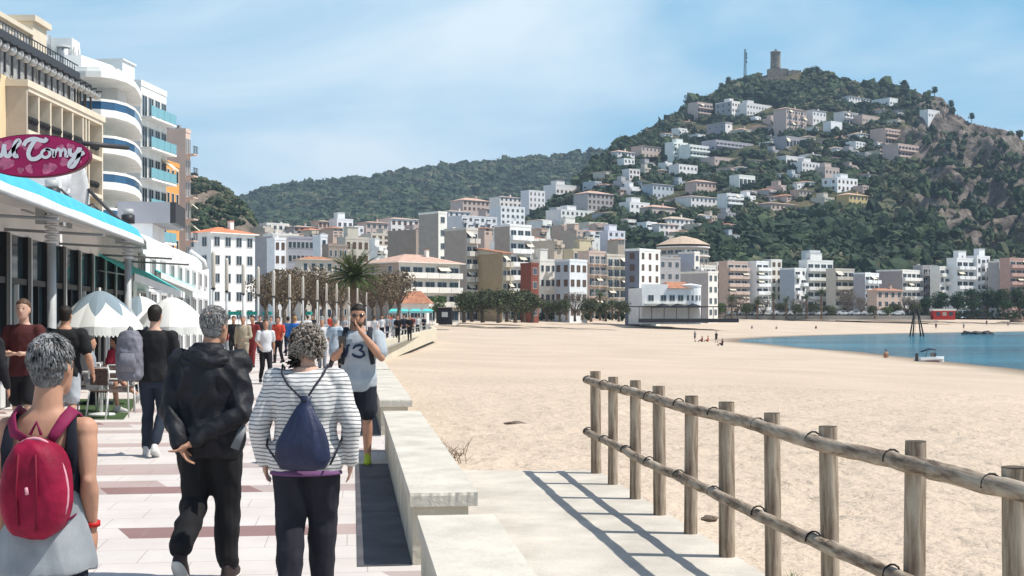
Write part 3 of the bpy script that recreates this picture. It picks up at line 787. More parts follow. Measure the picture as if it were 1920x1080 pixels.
def block(x0, xm, x1, yt, d, label, col=(.6, .58, .54), col2=None, fl=4, bays=3, th=32, roof='flat', style='win', lbays=0, rail='solid', zb=None, name='building', cat='building',
          group=None, D=None, win='g', floor_h=None, penthouse=False, awn=0, zbot=-1.5, rcol=None, eave=.5, winw=None, attic=False, depthcut=None):
    """x0..xm is the left (shaded) face, xm..x1 the right (sunlit) face of a block whose near corner stands at distance d"""
    NB[0] += 1; random.seed(NB[0] * 13)
    th = R(th + (14 if th < 45 else 0)); a, b_ = cal(th)
    xm = max(xm, x0 + .01)
    k0, km, k1 = [(q - 960) / F for q in (x0, xm, x1)]
    C = Vector((km * d, d, 0))
    Wd = (k1 * C.y - C.x) / (a.x - k1 * a.y)
    if xm - x0 > 1: Dp = (k0 * C.y - C.x) / (b_.x - k0 * b_.y)
    else: Dp = D or 9.0
    if D: Dp = D
    Dp = min(max(Dp, 4), 60); 
    ztop = CH + (HZ - yt) * d / F
    base = zb if zb is not None else gz(d) - .05
    H = ztop - base
    wall = wallmat(col); wall2 = wallmat(col2) if col2 else wall  # some left faces get a darker plaster with their shade painted in
    if style in ('long', 'bal', 'mix') and not awn: awn = .35
    if win == 'g' and style == 'win' and NB[0] > 1 and random.random() < .3: win = 's'
    if style != 'win' or bays > 1: bays = max(bays, min(12, round(Wd / 3.1)))
    root = empty(name, (C.x, C.y, base), th, label, cat, group)
    mb = MB(); vs = [(0, 0), (Wd, 0), (Wd, Dp), (0, Dp)]
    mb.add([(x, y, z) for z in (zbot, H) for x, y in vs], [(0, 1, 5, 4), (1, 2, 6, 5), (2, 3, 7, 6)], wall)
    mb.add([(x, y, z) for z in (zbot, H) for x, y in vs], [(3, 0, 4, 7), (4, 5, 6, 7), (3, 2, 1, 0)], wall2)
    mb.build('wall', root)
    if roof == 'flat':
        m2 = MB(); t_ = .25
        for (p, q, r_, s_) in ((-.06, Wd + .06, -.06, t_), (-.06, Wd + .06, Dp - t_, Dp + .06), (-.06, t_, t_, Dp - t_), (Wd - t_, Wd + .06, t_, Dp - t_)):
            m2.box(p, q, r_, s_, H + .003, H + .55, wall)
        m2.box(t_, Wd - t_, t_, Dp - t_, H + .004, H + .06, FLAT)
        rr = m2.build('roof', root)
        if penthouse:
            m3 = MB(); px_ = Wd * random.uniform(.15, .4); w3 = min(Wd * .45, 6)
            m3.box(px_, px_ + w3, Dp * .3, Dp * .3 + min(5, Dp * .5), H + .06, H + 2.9, wall); m3.box(px_ - .15, px_ + w3 + .15, Dp * .3 - .15, Dp * .3 + min(5, Dp * .5) + .15, H + 2.9, H + 3.05, wall)
            m3.build('penthouse', root)
        for q_ in range(random.randint(0, 3)):
            m3 = MB(); px_ = Wd * random.uniform(.1, .85); py_ = Dp * random.uniform(.15, .7); w3 = random.uniform(.5, 1.3); h3 = random.uniform(.5, 1.4)
            m3.box(px_, px_ + w3, py_, py_ + w3, H + .061, H + .06 + h3, random.choice([wall, FRM, CLUT])); m3.build(random.choice(['air_unit', 'chimney']), root)
        if random.random() < .6:
            m3 = MB(); px_ = Wd * random.uniform(.2, .8); py_ = Dp * .4
            m3.tube([(px_, py_, H), (px_, py_, H + 2.6)], .05, RAIL, 5, smooth=False)
            for q in range(3): m3.box(px_ - .5 + q * .12, px_ + .5 - q * .12, py_ - .02, py_ + .02, H + 1.9 + q * .25, H + 1.94 + q * .25, RAIL)
            m3.build('antenna', root)
    else:
        rm = {'tile': TILE, 'pink': TILP, 'orange': TILO, 'beige': TILB}[rcol or 'pink']
        m2 = MB(); e_ = eave; hh = min(Wd, Dp) * (.16 if roof != 'low' else .09)
        ins = min(Wd, Dp) * .5
        if roof == 'shed':
            vs = [(-e_, -e_, H), (Wd + e_, -e_, H), (Wd + e_, Dp + e_, H + hh * 3), (-e_, Dp + e_, H + hh * 3)]
            vs += [(x, y, z + .18) for x, y, z in vs]
            m2.add(vs, [(3, 2, 1, 0), (4, 5, 6, 7), (0, 1, 5, 4), (1, 2, 6, 5), (2, 3, 7, 6), (3, 0, 4, 7)], rm)
            m2.add([(0, 0, H), (0, Dp, H), (0, Dp, H + hh * 3), (Wd, 0, H), (Wd, Dp, H), (Wd, Dp, H + hh * 3)], [(0, 1, 2), (3, 5, 4), (1, 4, 5, 2)], wall)
        else:
            if Wd >= Dp: r0, r1 = (ins, Dp / 2), (Wd - ins, Dp / 2)
            else: r0, r1 = (Wd / 2, ins), (Wd / 2, Dp - ins)
            if abs(Wd - Dp) < .4: r1 = (r1[0] + .2, r1[1])
            vs = [(-e_, -e_, H), (Wd + e_, -e_, H), (Wd + e_, Dp + e_, H), (-e_, Dp + e_, H)]
            vs += [(x, y, z + .16) for x, y, z in vs]; vs += [(*r0, H + hh + .16), (*r1, H + hh + .16)]
            m2.add(vs, [(3, 2, 1, 0), (0, 1, 5, 4), (1, 2, 6, 5), (2, 3, 7, 6), (3, 0, 4, 7)], wall)
            if Wd >= Dp: fs = [(4, 5, 9, 8), (5, 6, 9), (6, 7, 8, 9), (7, 4, 8)]
            else: fs = [(4, 5, 8), (5, 6, 9, 8), (6, 7, 9), (7, 4, 8, 9)]
            m2.add(vs, fs, rm)
        rr = m2.build('roof', root)
        if Wd > 8 and random.random() < .7:
            m3 = MB(); cx, cy = Wd * .65, Dp * .35; m3.box(cx - .35, cx + .35, cy - .35, cy + .35, H + .1, H + hh + 1.1, wall); m3.box(cx - .45, cx + .45, cy - .45, cy + .45, H + hh + 1.1, H + hh + 1.22, TILE)
            m3.build('chimney', rr)
    fh = floor_h or (H / fl)
    if zb is None and fh > 3.4: fh = H / max(1, round(H / 3.0)); fl = round(H / fh)
    bw = Wd / bays
    ww = winw or min(1.4, bw * .55); wh = min(1.6, fh * .55)
    vis = fl if depthcut is None else depthcut
    for f_ in range(fl):
        zf = H - (f_ + 1) * fh
        if f_ >= vis or zf < -fh * .4: break
        for k in range(bays):
            cx = (k + .5) * bw
            if style == 'win' or (style == 'mix' and k % 2 == 0) or (style == 'altern' and (k + f_) % 2):
                o = link('window', wmesh(ww, wh, win), root); o.location = (cx, -.02, zf + fh * .28)
            else:
                o = link('window', wmesh(min(bw * .8, 3.2), fh * .72, 'd'), root); o.location = (cx, -.02, zf + .05)
                if not (f_ == fl - 1 and zf < .5):
                    bl = link('balcony', bmesh_(bw * (.97 if style == 'long' else .84), 1.1, wall, rail), root); bl.location = (cx, 0, zf + .05)
        if awn and random.random() < awn:
            k = random.randrange(bays); cx = (k + .5) * bw; m3 = MB(); q = bw * .45
            vs = [(cx - q, -.03, zf + fh * .86), (cx + q, -.03, zf + fh * .86), (cx + q, -1.35, zf + fh * .5), (cx - q, -1.35, zf + fh * .5)]
            vs += [(x, y, z - .06) for x, y, z in vs]
            m3.add(vs, [(0, 3, 2, 1), (4, 5, 6, 7), (0, 1, 5, 4), (1, 2, 6, 5), (2, 3, 7, 6), (3, 0, 4, 7)], AWW); m3.build('awning', root)
        for k in range(lbays):
            cy = (k + .5) * Dp / lbays
            o = link('window', wmesh(min(1.3, Dp / lbays * .5), wh, win), root); o.location = (-.02, cy, zf + fh * .28); o.rotation_euler = (0, 0, R(-90))
    return root, Wd, Dp, H, a, b_

WHT = (.62, .59, .54); CRM = (.58, .53, .45); BEI = (.50, .42, .34); GRY = (.40, .38, .38); BRN = (.36, .29, .24); PNK = (.58, .45, .38); YEL = (.62, .47, .22); OCH = (.40, .30, .18); BLU = (.46, .52, .58)
PLG = (.42, .40, .44)
# --- promenade end of the town: (x0, xm, x1, ytop, d, label, options)
TOWN = [
 (348, 396, 478, 437, 195, 'tall white four storey building with a bright orange tiled hip roof', dict(col=(.66, .65, .62), fl=4, bays=4, roof='hip', rcol='orange', lbays=2, th=34, winw=1.1)),
 (473, 513, 540, 447, 270, 'dark grey flat block just right of the orange roofed building', dict(col=GRY, fl=4, bays=2, th=25)),
 (513, 515, 536, 450, 262, 'narrow bright white block rising behind the lamp posts', dict(col=(.68, .67, .65), fl=4, bays=2, th=20)),
 (536, 540, 603, 447, 300, 'dark grey block with a row of square openings under its roof', dict(col=PLG, fl=4, bays=8, th=12, winw=.9)),
 (598, 601, 614, 444, 285, 'slim white stair tower beside the dark grey block', dict(col=(.68, .67, .65), fl=4, bays=1, th=20)),
 (612, 616, 652, 462, 280, 'brownish grey block between two white ones behind the palm tree', dict(col=BRN, fl=4, bays=4, th=15)),
 (640, 648, 692, 448, 300, 'pale stepped block directly behind the palm crown', dict(col=CRM, fl=5, bays=4, th=22, penthouse=True)),
 (560, 565, 625, 487, 255, 'low cream house with a terracotta roof behind the promenade trees', dict(col=CRM, fl=3, bays=4, th=14, roof='hip', rcol='tile')),
 (684, 748, 862, 492, 250, 'broad white and brown villa hotel with a wide terracotta hip roof', dict(col=(.64, .60, .54), col2=BRN, fl=3, bays=5, roof='hip', rcol='pink', th=28, style='long', lbays=2, eave=.9)),
 (727, 780, 795, 434, 330, 'long blank grey brown block behind the terracotta hip roof', dict(col=BRN, fl=5, bays=1, th=35)),
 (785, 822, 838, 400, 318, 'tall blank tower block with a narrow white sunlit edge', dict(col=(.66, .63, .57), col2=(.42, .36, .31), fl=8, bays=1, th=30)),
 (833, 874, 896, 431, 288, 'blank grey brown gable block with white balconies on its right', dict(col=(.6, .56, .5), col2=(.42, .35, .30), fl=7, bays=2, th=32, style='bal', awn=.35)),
 (895, 942, 958, 475, 284, 'ochre apartment block under a dark red sloping roof', dict(col=(.58, .52, .42), col2=OCH, fl=4, bays=2, th=32, style='bal', roof='shed', rcol='tile')),
 (927, 956, 996, 424, 300, 'tall white balcony block with cream awnings', dict(col=(.66, .64, .62), col2=(.42, .35, .30), fl=7, bays=3, th=28, style='long', awn=.7)),
 (994, 996, 1010, 497, 285, 'narrow brick red block beside the white awning block', dict(col=(.25, .08, .055), fl=4, bays=1, th=22)),
 (1008, 1012, 1042, 490, 300, 'small white stepped block right of the brick red one', dict(col=WHT, fl=4, bays=3, th=20, style='mix', penthouse=True)),
 (1040, 1068, 1101, 490, 296, 'pale blue and white block with tall dark windows', dict(col=(.60, .62, .63), col2=BLU, fl=4, bays=3, th=34, lbays=2, winw=1.3)),
 (1070, 1074, 1122, 470, 330, 'pale yellow and white block standing behind the blue one', dict(col=(.62, .53, .36), fl=6, bays=4, th=20, penthouse=True)),
 (1098, 1104, 1136, 474, 315, 'beige balcony block left of the grey tower', dict(col=PNK, fl=6, bays=3, th=24, style='bal', rail='white')),
 (1130, 1138, 1174, 480, 318, 'cream balcony block touching the grey tower', dict(col=CRM, fl=6, bays=3, th=24, style='bal', rail='rail')),
 (1172, 1199, 1238, 470, 290, 'tall block with dark grey slatted side and blank white front', dict(col=(.66, .65, .61), col2=(.20, .21, .25), fl=6, bays=2, th=36, winw=1.0, lbays=1)),
 (1230, 1236, 1276, 485, 345, 'grey block squeezed behind the white front', dict(col=GRY, fl=5, bays=3, th=22)),
 (1272, 1302, 1312, 475, 350, 'pale blue grey gable block with a thin white edge', dict(col=WHT, col2=(.42, .44, .50), fl=6, bays=1, th=30)),
 (1276, 1328, 1346, 512, 330, 'blank grey side wall building behind the beach restaurant', dict(col=WHT, col2=GRY, fl=4, bays=2, th=30)),
 (1308, 1314, 1342, 500, 395, 'white balcony block behind the round fronted restaurant', dict(col=WHT, fl=6, bays=3, th=20, style='bal')),
 (1338, 1344, 1362, 494, 420, 'narrow white block at the start of the seafront row', dict(col=(.66, .65, .64), fl=6, bays=2, th=22, style='win')),
 (1358, 1364, 1402, 492, 415, 'pinkish seafront block with stacked wavy balconies', dict(col=PNK, fl=7, bays=3, th=22, style='long')),
 (1400, 1418, 1441, 492, 420, 'white seafront block with curved balconies right of the pink one', dict(col=(.67, .66, .64), fl=7, bays=2, th=28, style='long')),
 (1440, 1446, 1466, 489, 430, 'slim white seafront block with dark stair windows', dict(col=WHT, fl=7, bays=2, th=22)),
 (1462, 1490, 1512, 505, 425, 'seafront block with a blank blue grey side wall', dict(col=(.66, .65, .63), col2=(.36, .40, .46), fl=6, bays=2, th=30, style='altern')),
 (1508, 1514, 1562, 490, 430, 'long white seafront block with a tall rooftop box', dict(col=(.66, .64, .61), fl=6, bays=4, th=18, style='long', penthouse=True)),
 (1515, 1518, 1538, 472, 470, 'tall narrow white block poking above the seafront row', dict(col=(.62, .62, .62), fl=8, bays=1, th=20)),
 (1560, 1566, 1602, 506, 425, 'low white seafront block left of the blank grey side', dict(col=CRM, fl=5, bays=3, th=20, style='long')),
 (1600, 1622, 1648, 514, 420, 'white and blue grey seafront block with square balconies', dict(col=(.62, .64, .66), col2=(.38, .37, .39), fl=5, bays=2, th=34, style='bal')),
 (1643, 1692, 1726, 508, 432, 'seafront block with a wide grey brown side wall', dict(col=(.64, .61, .57), col2=(.38, .32, .31), fl=5, bays=3, th=30, style='long')),
 (1640, 1644, 1692, 545, 395, 'small pink seafront villa with a red tiled roof', dict(col=PNK, fl=3, bays=4, th=16, roof='hip', rcol='tile')),
 (1724, 1730, 1760, 500, 440, 'grey balcony block above the dark trees', dict(col=GRY, fl=5, bays=3, th=20, style='long', rail='white')),
 (1757, 1762, 1790, 502, 435, 'white block with deep dark openings above the dark trees', dict(col=WHT, fl=5, bays=3, th=20, style='altern')),
 (1786, 1794, 1826, 486, 435, 'tall white block with narrow balconies above the green park trees', dict(col=(.64, .64, .63), fl=6, bays=3, th=22, style='bal', penthouse=True)),
 (1824, 1832, 1856, 482, 440, 'stepped white tower block near the right end of the row', dict(col=(.64, .64, .65), fl=7, bays=2, th=24, style='mix', penthouse=True)),
 (1854, 1874, 1892, 492, 436, 'grey sided block second from the right end of the row', dict(col=WHT, col2=GRY, fl=6, bays=2, th=32, style='long')),
 (1888, 1893, 1950, 486, 430, 'pink and brick striped block at the right end of the row', dict(col=(.52, .33, .28), fl=7, bays=4, th=16, style='long')),
 (1948, 1955, 2010, 492, 430, 'white balcony block beyond the striped one', dict(col=WHT, fl=6, bays=4, th=16, style='long')),
]
for q in TOWN:
    x0, xm, x1, yt, d, lb, o = q
    block(x0, xm, x1, yt, d, lb, group='apartment blocks and houses of the seafront town', **o)
# --- houses on the slopes: (x0, xm, x1, ytop, ybottom, label, options)
HC = (.58, .56, .55); HP = (.56, .45, .40); HG = (.36, .35, .37)
HILLH = [
 (1300, 1308, 1336, 192, 222, 'terraced pinkish house highest on the left shoulder below the mast', dict(col=HP, fl=3, bays=3, style='long')),
 (1341, 1372, 1388, 190, 222, 'big grey and white villa with a rooftop box below the mast', dict(col=(.66, .62, .58), col2=HG, fl=3, bays=2, lbays=3, penthouse=True)),
 (1394, 1400, 1454, 193, 216, 'wide white villa with arched windows below the castle', dict(col=HC, fl=2, bays=6, penthouse=True)),
 (1325, 1360, 1373, 229, 256, 'grey fronted house with a broad white eave', dict(col=(.62, .6, .58), col2=HG, fl=2, bays=1, lbays=3, roof='low', rcol='pink')),
 (1468, 1474, 1512, 203, 250, 'tall salmon pink house standing on a retaining wall', dict(col=HP, fl=4, bays=3, roof='hip', rcol='pink', style='mix')),
 (1337, 1342, 1426, 263, 284, 'long low dark apartment row with white parapets', dict(col=PLG, fl=2, bays=8, style='long', rail='solid')),
 (1335, 1340, 1394, 295, 307, 'low long pink wall house below the dark row', dict(col=HP, fl=1, bays=6)),
 (1257, 1263, 1290, 267, 302, 'stepped greenish white house with a tall left box', dict(col=(.62, .64, .60), fl=4, bays=3, style='altern', penthouse=True)),
 (1288, 1293, 1330, 272, 303, 'greenish white terrace house joined to the stepped one', dict(col=(.60, .62, .58), fl=3, bays=4, style='long')),
 (1269, 1273, 1308, 309, 331, 'square white house with two rows of arches', dict(col=(.64, .62, .60), fl=2, bays=3)),
 (1197, 1203, 1239, 273, 296, 'pale pink house with a flat roof near the left skyline', dict(col=HP, fl=2, bays=3, roof='low', rcol='pink')),
 (1148, 1158, 1190, 284, 300, 'pink roofed house lowest on the left skyline', dict(col=HC, fl=2, bays=3, roof='hip', rcol='pink')),
 (1163, 1170, 1190, 298, 316, 'small white house tucked under the pink roofed one', dict(col=(.66, .64, .62), fl=2, bays=2)),
 (1176, 1180, 1200, 318, 336, 'tiny two storey white house among pines on the left slope', dict(col=HC, fl=2, bays=2)),
 (1381, 1386, 1416, 329, 350, 'bright white box house with a black shaded veranda', dict(col=(.68, .66, .60), fl=1, bays=1, style='long')),
 (1218, 1224, 1263, 345, 372, 'white house with a pink eave standing on tall piers', dict(col=BLU, fl=2, bays=3, roof='low', rcol='pink')),
 (1300, 1306, 1342, 340, 364, 'pink roofed house above the long terrace villa', dict(col=HP, fl=2, bays=3, roof='hip', rcol='pink')),
 (1290, 1296, 1350, 368, 392, 'long terrace villa with a wide pink roof edge', dict(col=HC, fl=2, bays=5, roof='low', rcol='pink')),
 (1586, 1592, 1634, 180, 197, 'white house with a broken roofline just below the summit ridge', dict(col=HC, fl=2, bays=4, roof='low', rcol='beige')),
 (1634, 1668, 1684, 184, 199, 'bright white villa with dark windows right of the broken roofline', dict(col=(.66, .66, .64), fl=1, bays=2, lbays=3)),
 (1519, 1524, 1549, 206, 231, 'white roofed cube house right of the salmon one', dict(col=HC, fl=2, bays=2, roof='low', rcol='beige')),
 (1553, 1558, 1579, 228, 246, 'blank bright white cube in the middle of the upper slope', dict(col=(.70, .69, .68), fl=1, bays=1)),
 (1576, 1582, 1609, 209, 232, 'grey and white house above the blank white cube', dict(col=HC, fl=2, bays=2, style='bal', roof='low', rcol='beige')),
 (1611, 1617, 1654, 216, 231, 'low pale ruin-like house row on the upper slope', dict(col=HP, fl=1, bays=5)),
 (1655, 1660, 1704, 241, 268, 'pink stepped terrace apartments, upper row', dict(col=(.60, .44, .38), fl=3, bays=4, style='long')),
 (1678, 1684, 1728, 270, 305, 'pink stepped terrace apartments, lower row on tall walls', dict(col=(.60, .45, .40), fl=3, bays=4, style='long')),
 (1500, 1504, 1541, 304, 325, 'white stepped house left of the brightest white villa', dict(col=HC, fl=2, bays=3, penthouse=True)),
 (1541, 1547, 1574, 314, 342, 'pink and white house above the brightest white villa', dict(col=HP, fl=2, bays=2, penthouse=True)),
 (1541, 1570, 1608, 334, 358, 'brightest white stepped villa in the middle of the slope', dict(col=(.72, .72, .70), fl=2, bays=3, lbays=2, penthouse=True)),
 (1586, 1592, 1628, 365, 388, 'yellow ochre house with a tiled roof', dict(col=YEL, fl=2, bays=3, roof='hip', rcol='pink')),
 (1440, 1446, 1534, 381, 394, 'very long low pink roofed house on the lower slope', dict(col=HP, fl=1, bays=8, roof='low', rcol='pink')),
 (1495, 1499, 1526, 356, 368, 'brownish house above the very long pink roof', dict(col=BEI, fl=1, bays=3, roof='low', rcol='beige')),
 (1736, 1740, 1762, 206, 222, 'small white house near the right edge of the ridge', dict(col=HC, fl=1, bays=2)),
 (1468, 1474, 1512, 256, 274, 'low grey house under the salmon pink one', dict(col=HG, fl=1, bays=4, style='long', rail='white')),
 (1470, 1474, 1508, 293, 308, 'flat white house left below the salmon pink one', dict(col=HC, fl=1, bays=3)),
 (1092, 1102, 1150, 362, 394, 'grey house with a pink roof and dark terraces on the lower left slope', dict(col=GRY, fl=3, bays=4, roof='hip', rcol='pink')),
 (1046, 1052, 1120, 394, 416, 'long white arcaded villa on the lower left slope', dict(col=(.66, .64, .62), fl=2, bays=6, penthouse=True)),
 (1175, 1181, 1218, 380, 406, 'white stepped house with dark arches in the lower trees', dict(col=(.62, .62, .61), fl=2, bays=3, penthouse=True)),
 (1217, 1223, 1266, 388, 406, 'hip roofed pink house in the lower trees', dict(col=HP, fl=1, bays=4, roof='hip', rcol='pink')),
 (1251, 1258, 1300, 410, 431, 'pale hip roofed house above the fan roofed building', dict(col=HC, fl=2, bays=3, roof='hip', rcol='beige')),
 (1358, 1363, 1394, 364, 391, 'white three storey house with open balconies below the white box', dict(col=(.64, .64, .63), fl=3, bays=3, style='long')),
 (1000, 1006, 1052, 417, 432, 'house with an orange gable end on the lower left', dict(col=(.66, .42, .24), fl=1, bays=4, roof='low', rcol='pink')),
 (1053, 1058, 1098, 419, 446, 'white stepped house left of the purple white blocks', dict(col=WHT, fl=2, bays=3, style='altern', penthouse=True)),
 (1098, 1104, 1140, 418, 442, 'white house with a yellow terrace wall', dict(col=(.64, .60, .50), fl=2, bays=3)),
 (1207, 1212, 1232, 418, 442, 'white square house with a big dark opening', dict(col=(.66, .66, .66), fl=2, bays=1, style='long')),
 (1230, 1236, 1273, 420, 442, 'grey and white house beside the square white one', dict(col=HC, fl=2, bays=3, roof='low', rcol='beige')),
 (1036, 1042, 1088, 347, 366, 'low white house near the foot of the left ridge', dict(col=HC, fl=1, bays=4, penthouse=True)),
 (835, 841, 882, 396, 420, 'small white house with a pink roof above the tall tower block', dict(col=HC, fl=2, bays=3, roof='low', rcol='pink')),
 (860, 868, 918, 375, 396, 'topmost pink house in the cluster above the tower block', dict(col=HP, fl=2, bays=4, roof='hip', rcol='pink')),
 (931, 937, 978, 369, 388, 'topmost white house with a pink eave left of the striped house', dict(col=(.64, .6, .56), fl=2, bays=3, roof='low', rcol='pink')),
 (933, 939, 984, 388, 422, 'white three storey house with round windows in the upper cluster', dict(col=(.68, .67, .65), fl=3, bays=4)),
 (860, 866, 932, 406, 440, 'grey white terraced block below the pink cluster', dict(col=(.55, .55, .56), fl=3, bays=5, style='altern')),
 (906, 911, 940, 392, 414, 'pale pink house in the middle of the upper cluster', dict(col=HP, fl=2, bays=3, roof='low', rcol='pink')),
 (986, 992, 1022, 358, 390, 'house with bold black and white vertical stripes', dict(col=(.62, .60, .60), fl=3, bays=3, winw=.9)),
 (1038, 1044, 1070, 390, 404, 'little white house above the arcaded villa', dict(col=HC, fl=1, bays=2)),
 (1088, 1096, 1132, 440, 476, 'purple white stepped block with blank walls', dict(col=(.56, .55, .60), fl=3, bays=3, penthouse=True)),
 (1130, 1140, 1172, 434, 480, 'taller purple white block with a blank tower', dict(col=(.60, .59, .64), fl=4, bays=2, penthouse=True)),
 (1020, 1026, 1070, 444, 480, 'pink and cream block at the foot of the left slope', dict(col=HP, fl=3, bays=4, style='altern')),
 (1066, 1072, 1096, 452, 480, 'small cream block under the arcaded villa', dict(col=CRM, fl=3, bays=2)),
 (680, 686, 728, 417, 446, 'pink flat house at the left end of the lower town', dict(col=HP, fl=2, bays=4, roof='low', rcol='pink')),
 (727, 733, 786, 410, 440, 'pale house row with pink eaves left of the tower block', dict(col=HC, fl=2, bays=5, roof='low', rcol='pink')),
 (494, 500, 542, 420, 446, 'white flat roofed house at the foot of the far ridge', dict(col=WHT, fl=2, bays=4)),
 (545, 551, 592, 425, 446, 'grey house with a low roof at the foot of the far ridge', dict(col=GRY, fl=2, bays=4, roof='low', rcol='beige')),
 (591, 597, 628, 415, 444, 'wide pinkish white house under the far ridge', dict(col=HP, fl=2, bays=4, roof='low', rcol='beige')),
 (626, 632, 662, 412, 446, 'white house with a bright roof terrace under the far ridge', dict(col=(.66, .65, .64), fl=2, bays=3, penthouse=True)),
 (660, 665, 682, 426, 450, 'small white cube right of the bright roof terrace', dict(col=(.66, .65, .64), fl=2, bays=2)),
 (505, 511, 560, 440, 470, 'second row white house behind the narrow white block', dict(col=WHT, fl=3, bays=4)),
 (690, 696, 730, 440, 470, 'second row cream house left of the terracotta hip roof', dict(col=CRM, fl=3, bays=3)),
 (770, 776, 800, 424, 456, 'small pink house leaning against the tower block', dict(col=HP, fl=2, bays=2)),
]
for (x0, xm, x1, yt, yb, lb, o) in HILLH:
    cx = (x0 + x1) / 2
    if x1 > 985:
        g = hill_at(cx, yb); d = g.y - 4
    else:
        d = 400 + (470 - yb) * 4
    d = max(d, 345)
    zb = CH + (HZ - yb) * d / F
    o = dict(o); o.setdefault('th', 24)
    H = (yb - yt) * d / F
    o['floor_h'] = H / o['fl']
    dep = min(12, max(6, (x1 - x0) * d / F * .7))
    zbot = -6 if x1 > 985 else -(zb - .8)
    block(x0, xm, x1, yt, d, lb, zb=zb, zbot=zbot, D=None if xm - x0 > 12 else dep, group='houses on the slopes above the town', name='house', cat='house', **o)
    HOUSE_RECTS.append((x0, x1, yt - 3, yb, d))
def extra_houses():
    rn = random.Random(21); named = [((a + b_) / 2, (c_ + e_) / 2, b_ - a, lb) for (a, m_, b_, c_, e_, lb, o) in HILLH]; taken = [(a, b_, c_ - 2, e_ + 1) for (a, m_, b_, c_, e_, lb, o) in HILLH]; used = set(); n = 0
    pal = [('white', (.64, .63, .62)), ('pale pink', (.56, .45, .40)), ('cream', (.58, .53, .45)), ('grey', (.44, .43, .44)), ('bright white', (.70, .69, .67)), ('pale blue grey', (.48, .52, .56))]
    for _ in range(3000):
        if n >= 95: break
        px = rn.uniform(1000, 1700); py = rn.uniform(205, 455)
        top = float(np.interp(px, RU, RV)) + 34
        if py < top or (px > 1380 and py > 395) or (px > 1640 and py > 300): continue
        w = rn.uniform(12, 27); hh = rn.uniform(6, 12)
        if any(px - w / 2 < b_ + 2 and px + w / 2 > a - 2 and py - hh < e_ + 1 and py > c_ - 1 for a, b_, c_, e_ in taken): continue
        cn, cc = rn.choice(pal); roof = rn.choice(['flat', 'low', 'low', 'hip']); rc = rn.choice(['pink', 'tile', 'beige', 'tile']); best = min(named, key=lambda q: math.hypot((q[0] - px) / 1.3, q[1] - py)); dx, dy = px - best[0], py - best[1]
        rel = ('to the right of' if dx > 0 else 'to the left of') if abs(dx) > abs(dy) * 1.2 else ('below' if dy > 0 else 'above')
        core = ' '.join(best[3].split()[:7]); 
        while core.split()[-1] in ('a', 'the', 'with', 'and', 'of', 'in', 'its', 'under', 'on', 'below', 'above', 'left', 'right', 'by', 'at', 'two', 'low', 'tall', 'pink', 'big'): core = ' '.join(core.split()[:-1])
        lb = 'small %s %s %s the %s' % (cn, {'flat': 'cube house', 'low': 'low roofed house', 'hip': 'hip roofed house'}[roof], rel, core)
        if lb in used or len(lb.split()) > 16: continue
        used.add(lb); taken.append((px - w / 2, px + w / 2, py - hh - 2, py + 1)); n += 1
        g = hill_at(px, py); d = max(g.y - 3, 345); fl = 2 if hh > 8 else 1
        block(px - w / 2, px - w / 2 + w * .25, px + w / 2, py - hh, d, lb, zb=CH + (HZ - py) * d / F, zbot=-6, col=cc, fl=fl, floor_h=hh * d / F / fl, bays=2, th=26, D=rn.uniform(6, 10), roof=roof, rcol=rc, style=rn.choice(['win', 'long', 'altern', 'win']), group='houses on the slopes above the town', name='house', cat='house', penthouse=rn.random() < .3)
        HOUSE_RECTS.append((px - w / 2, px + w / 2, py - hh - 2, py, d))
extra_houses()
def town_fill():
    rn = random.Random(5); named = [((q[0] + q[2]) / 2, q[3] + 6, q[5]) for q in TOWN if q[2] < 1180] + [((q[0] + q[2]) / 2, q[3] + 6, q[5]) for q in HILLH if q[2] < 1180]; used = set(); taken = []; n = 0
    pal = [('white', (.64, .63, .60)), ('salmon', (.58, .44, .36)), ('cream', (.60, .54, .45)), ('sand coloured', (.52, .44, .35)), ('bright white', (.70, .69, .67))]
    for _ in range(2500):
        if n >= 55: break
        px = rn.uniform(485, 1170); py = rn.uniform(424, 492); d = 338 + (492 - py) * 3.2 + rn.uniform(-3, 3); w = rn.uniform(15, 32); hh = rn.uniform(9, 18)
        if px > 980 and py > 470: continue
        if any(abs(px - a) < (w + c_) * .42 and abs(py - b_) < 9 for a, b_, c_ in taken): continue
        best = min(named, key=lambda q: math.hypot((q[0] - px) / 1.3, q[1] - py)); dx, dy = px - best[0], py - best[1]
        rel = ('right of' if dx > 0 else 'left of') if abs(dx) > abs(dy) * 1.2 else ('below' if dy > 0 else 'above')
        core = ' '.join(best[2].split()[:7])
        while core.split()[-1] in ('a', 'the', 'with', 'and', 'of', 'in', 'its', 'under', 'on', 'below', 'above', 'left', 'right', 'by', 'at', 'two', 'low', 'tall', 'pink', 'big', 'just', 'behind', 'wide'): core = ' '.join(core.split()[:-1])
        cn, cc = rn.choice(pal); roof = rn.choice(['hip', 'low', 'flat', 'low']); rc = rn.choice(['tile', 'pink', 'orange', 'tile'])
        lb = '%s rear town house, %s, %s the %s' % (cn, {'hip': 'hipped roof', 'low': 'shallow tiled roof', 'flat': 'flat roof'}[roof], rel, core)
        if lb in used or len(lb.split()) > 16: continue
        used.add(lb); taken.append((px, py, w)); n += 1; zb = CH + (HZ - py) * d / F; fl = 2 if hh < 13 else 3
        block(px - w / 2, px - w / 2 + w * .25, px + w / 2, py - hh, d, lb, zb=zb, zbot=-(zb - .8), col=cc, fl=fl, floor_h=hh * d / F / fl, bays=2, th=rn.uniform(8, 34), D=rn.uniform(7, 11), roof=roof, rcol=rc, style=rn.choice(['win', 'long', 'altern', 'bal']), group='rear houses of the dense town', name='house', cat='house', penthouse=rn.random() < .4)
town_fill()
for q in TOWN: HOUSE_RECTS.append((q[0], q[2], q[3], 580, q[4]))
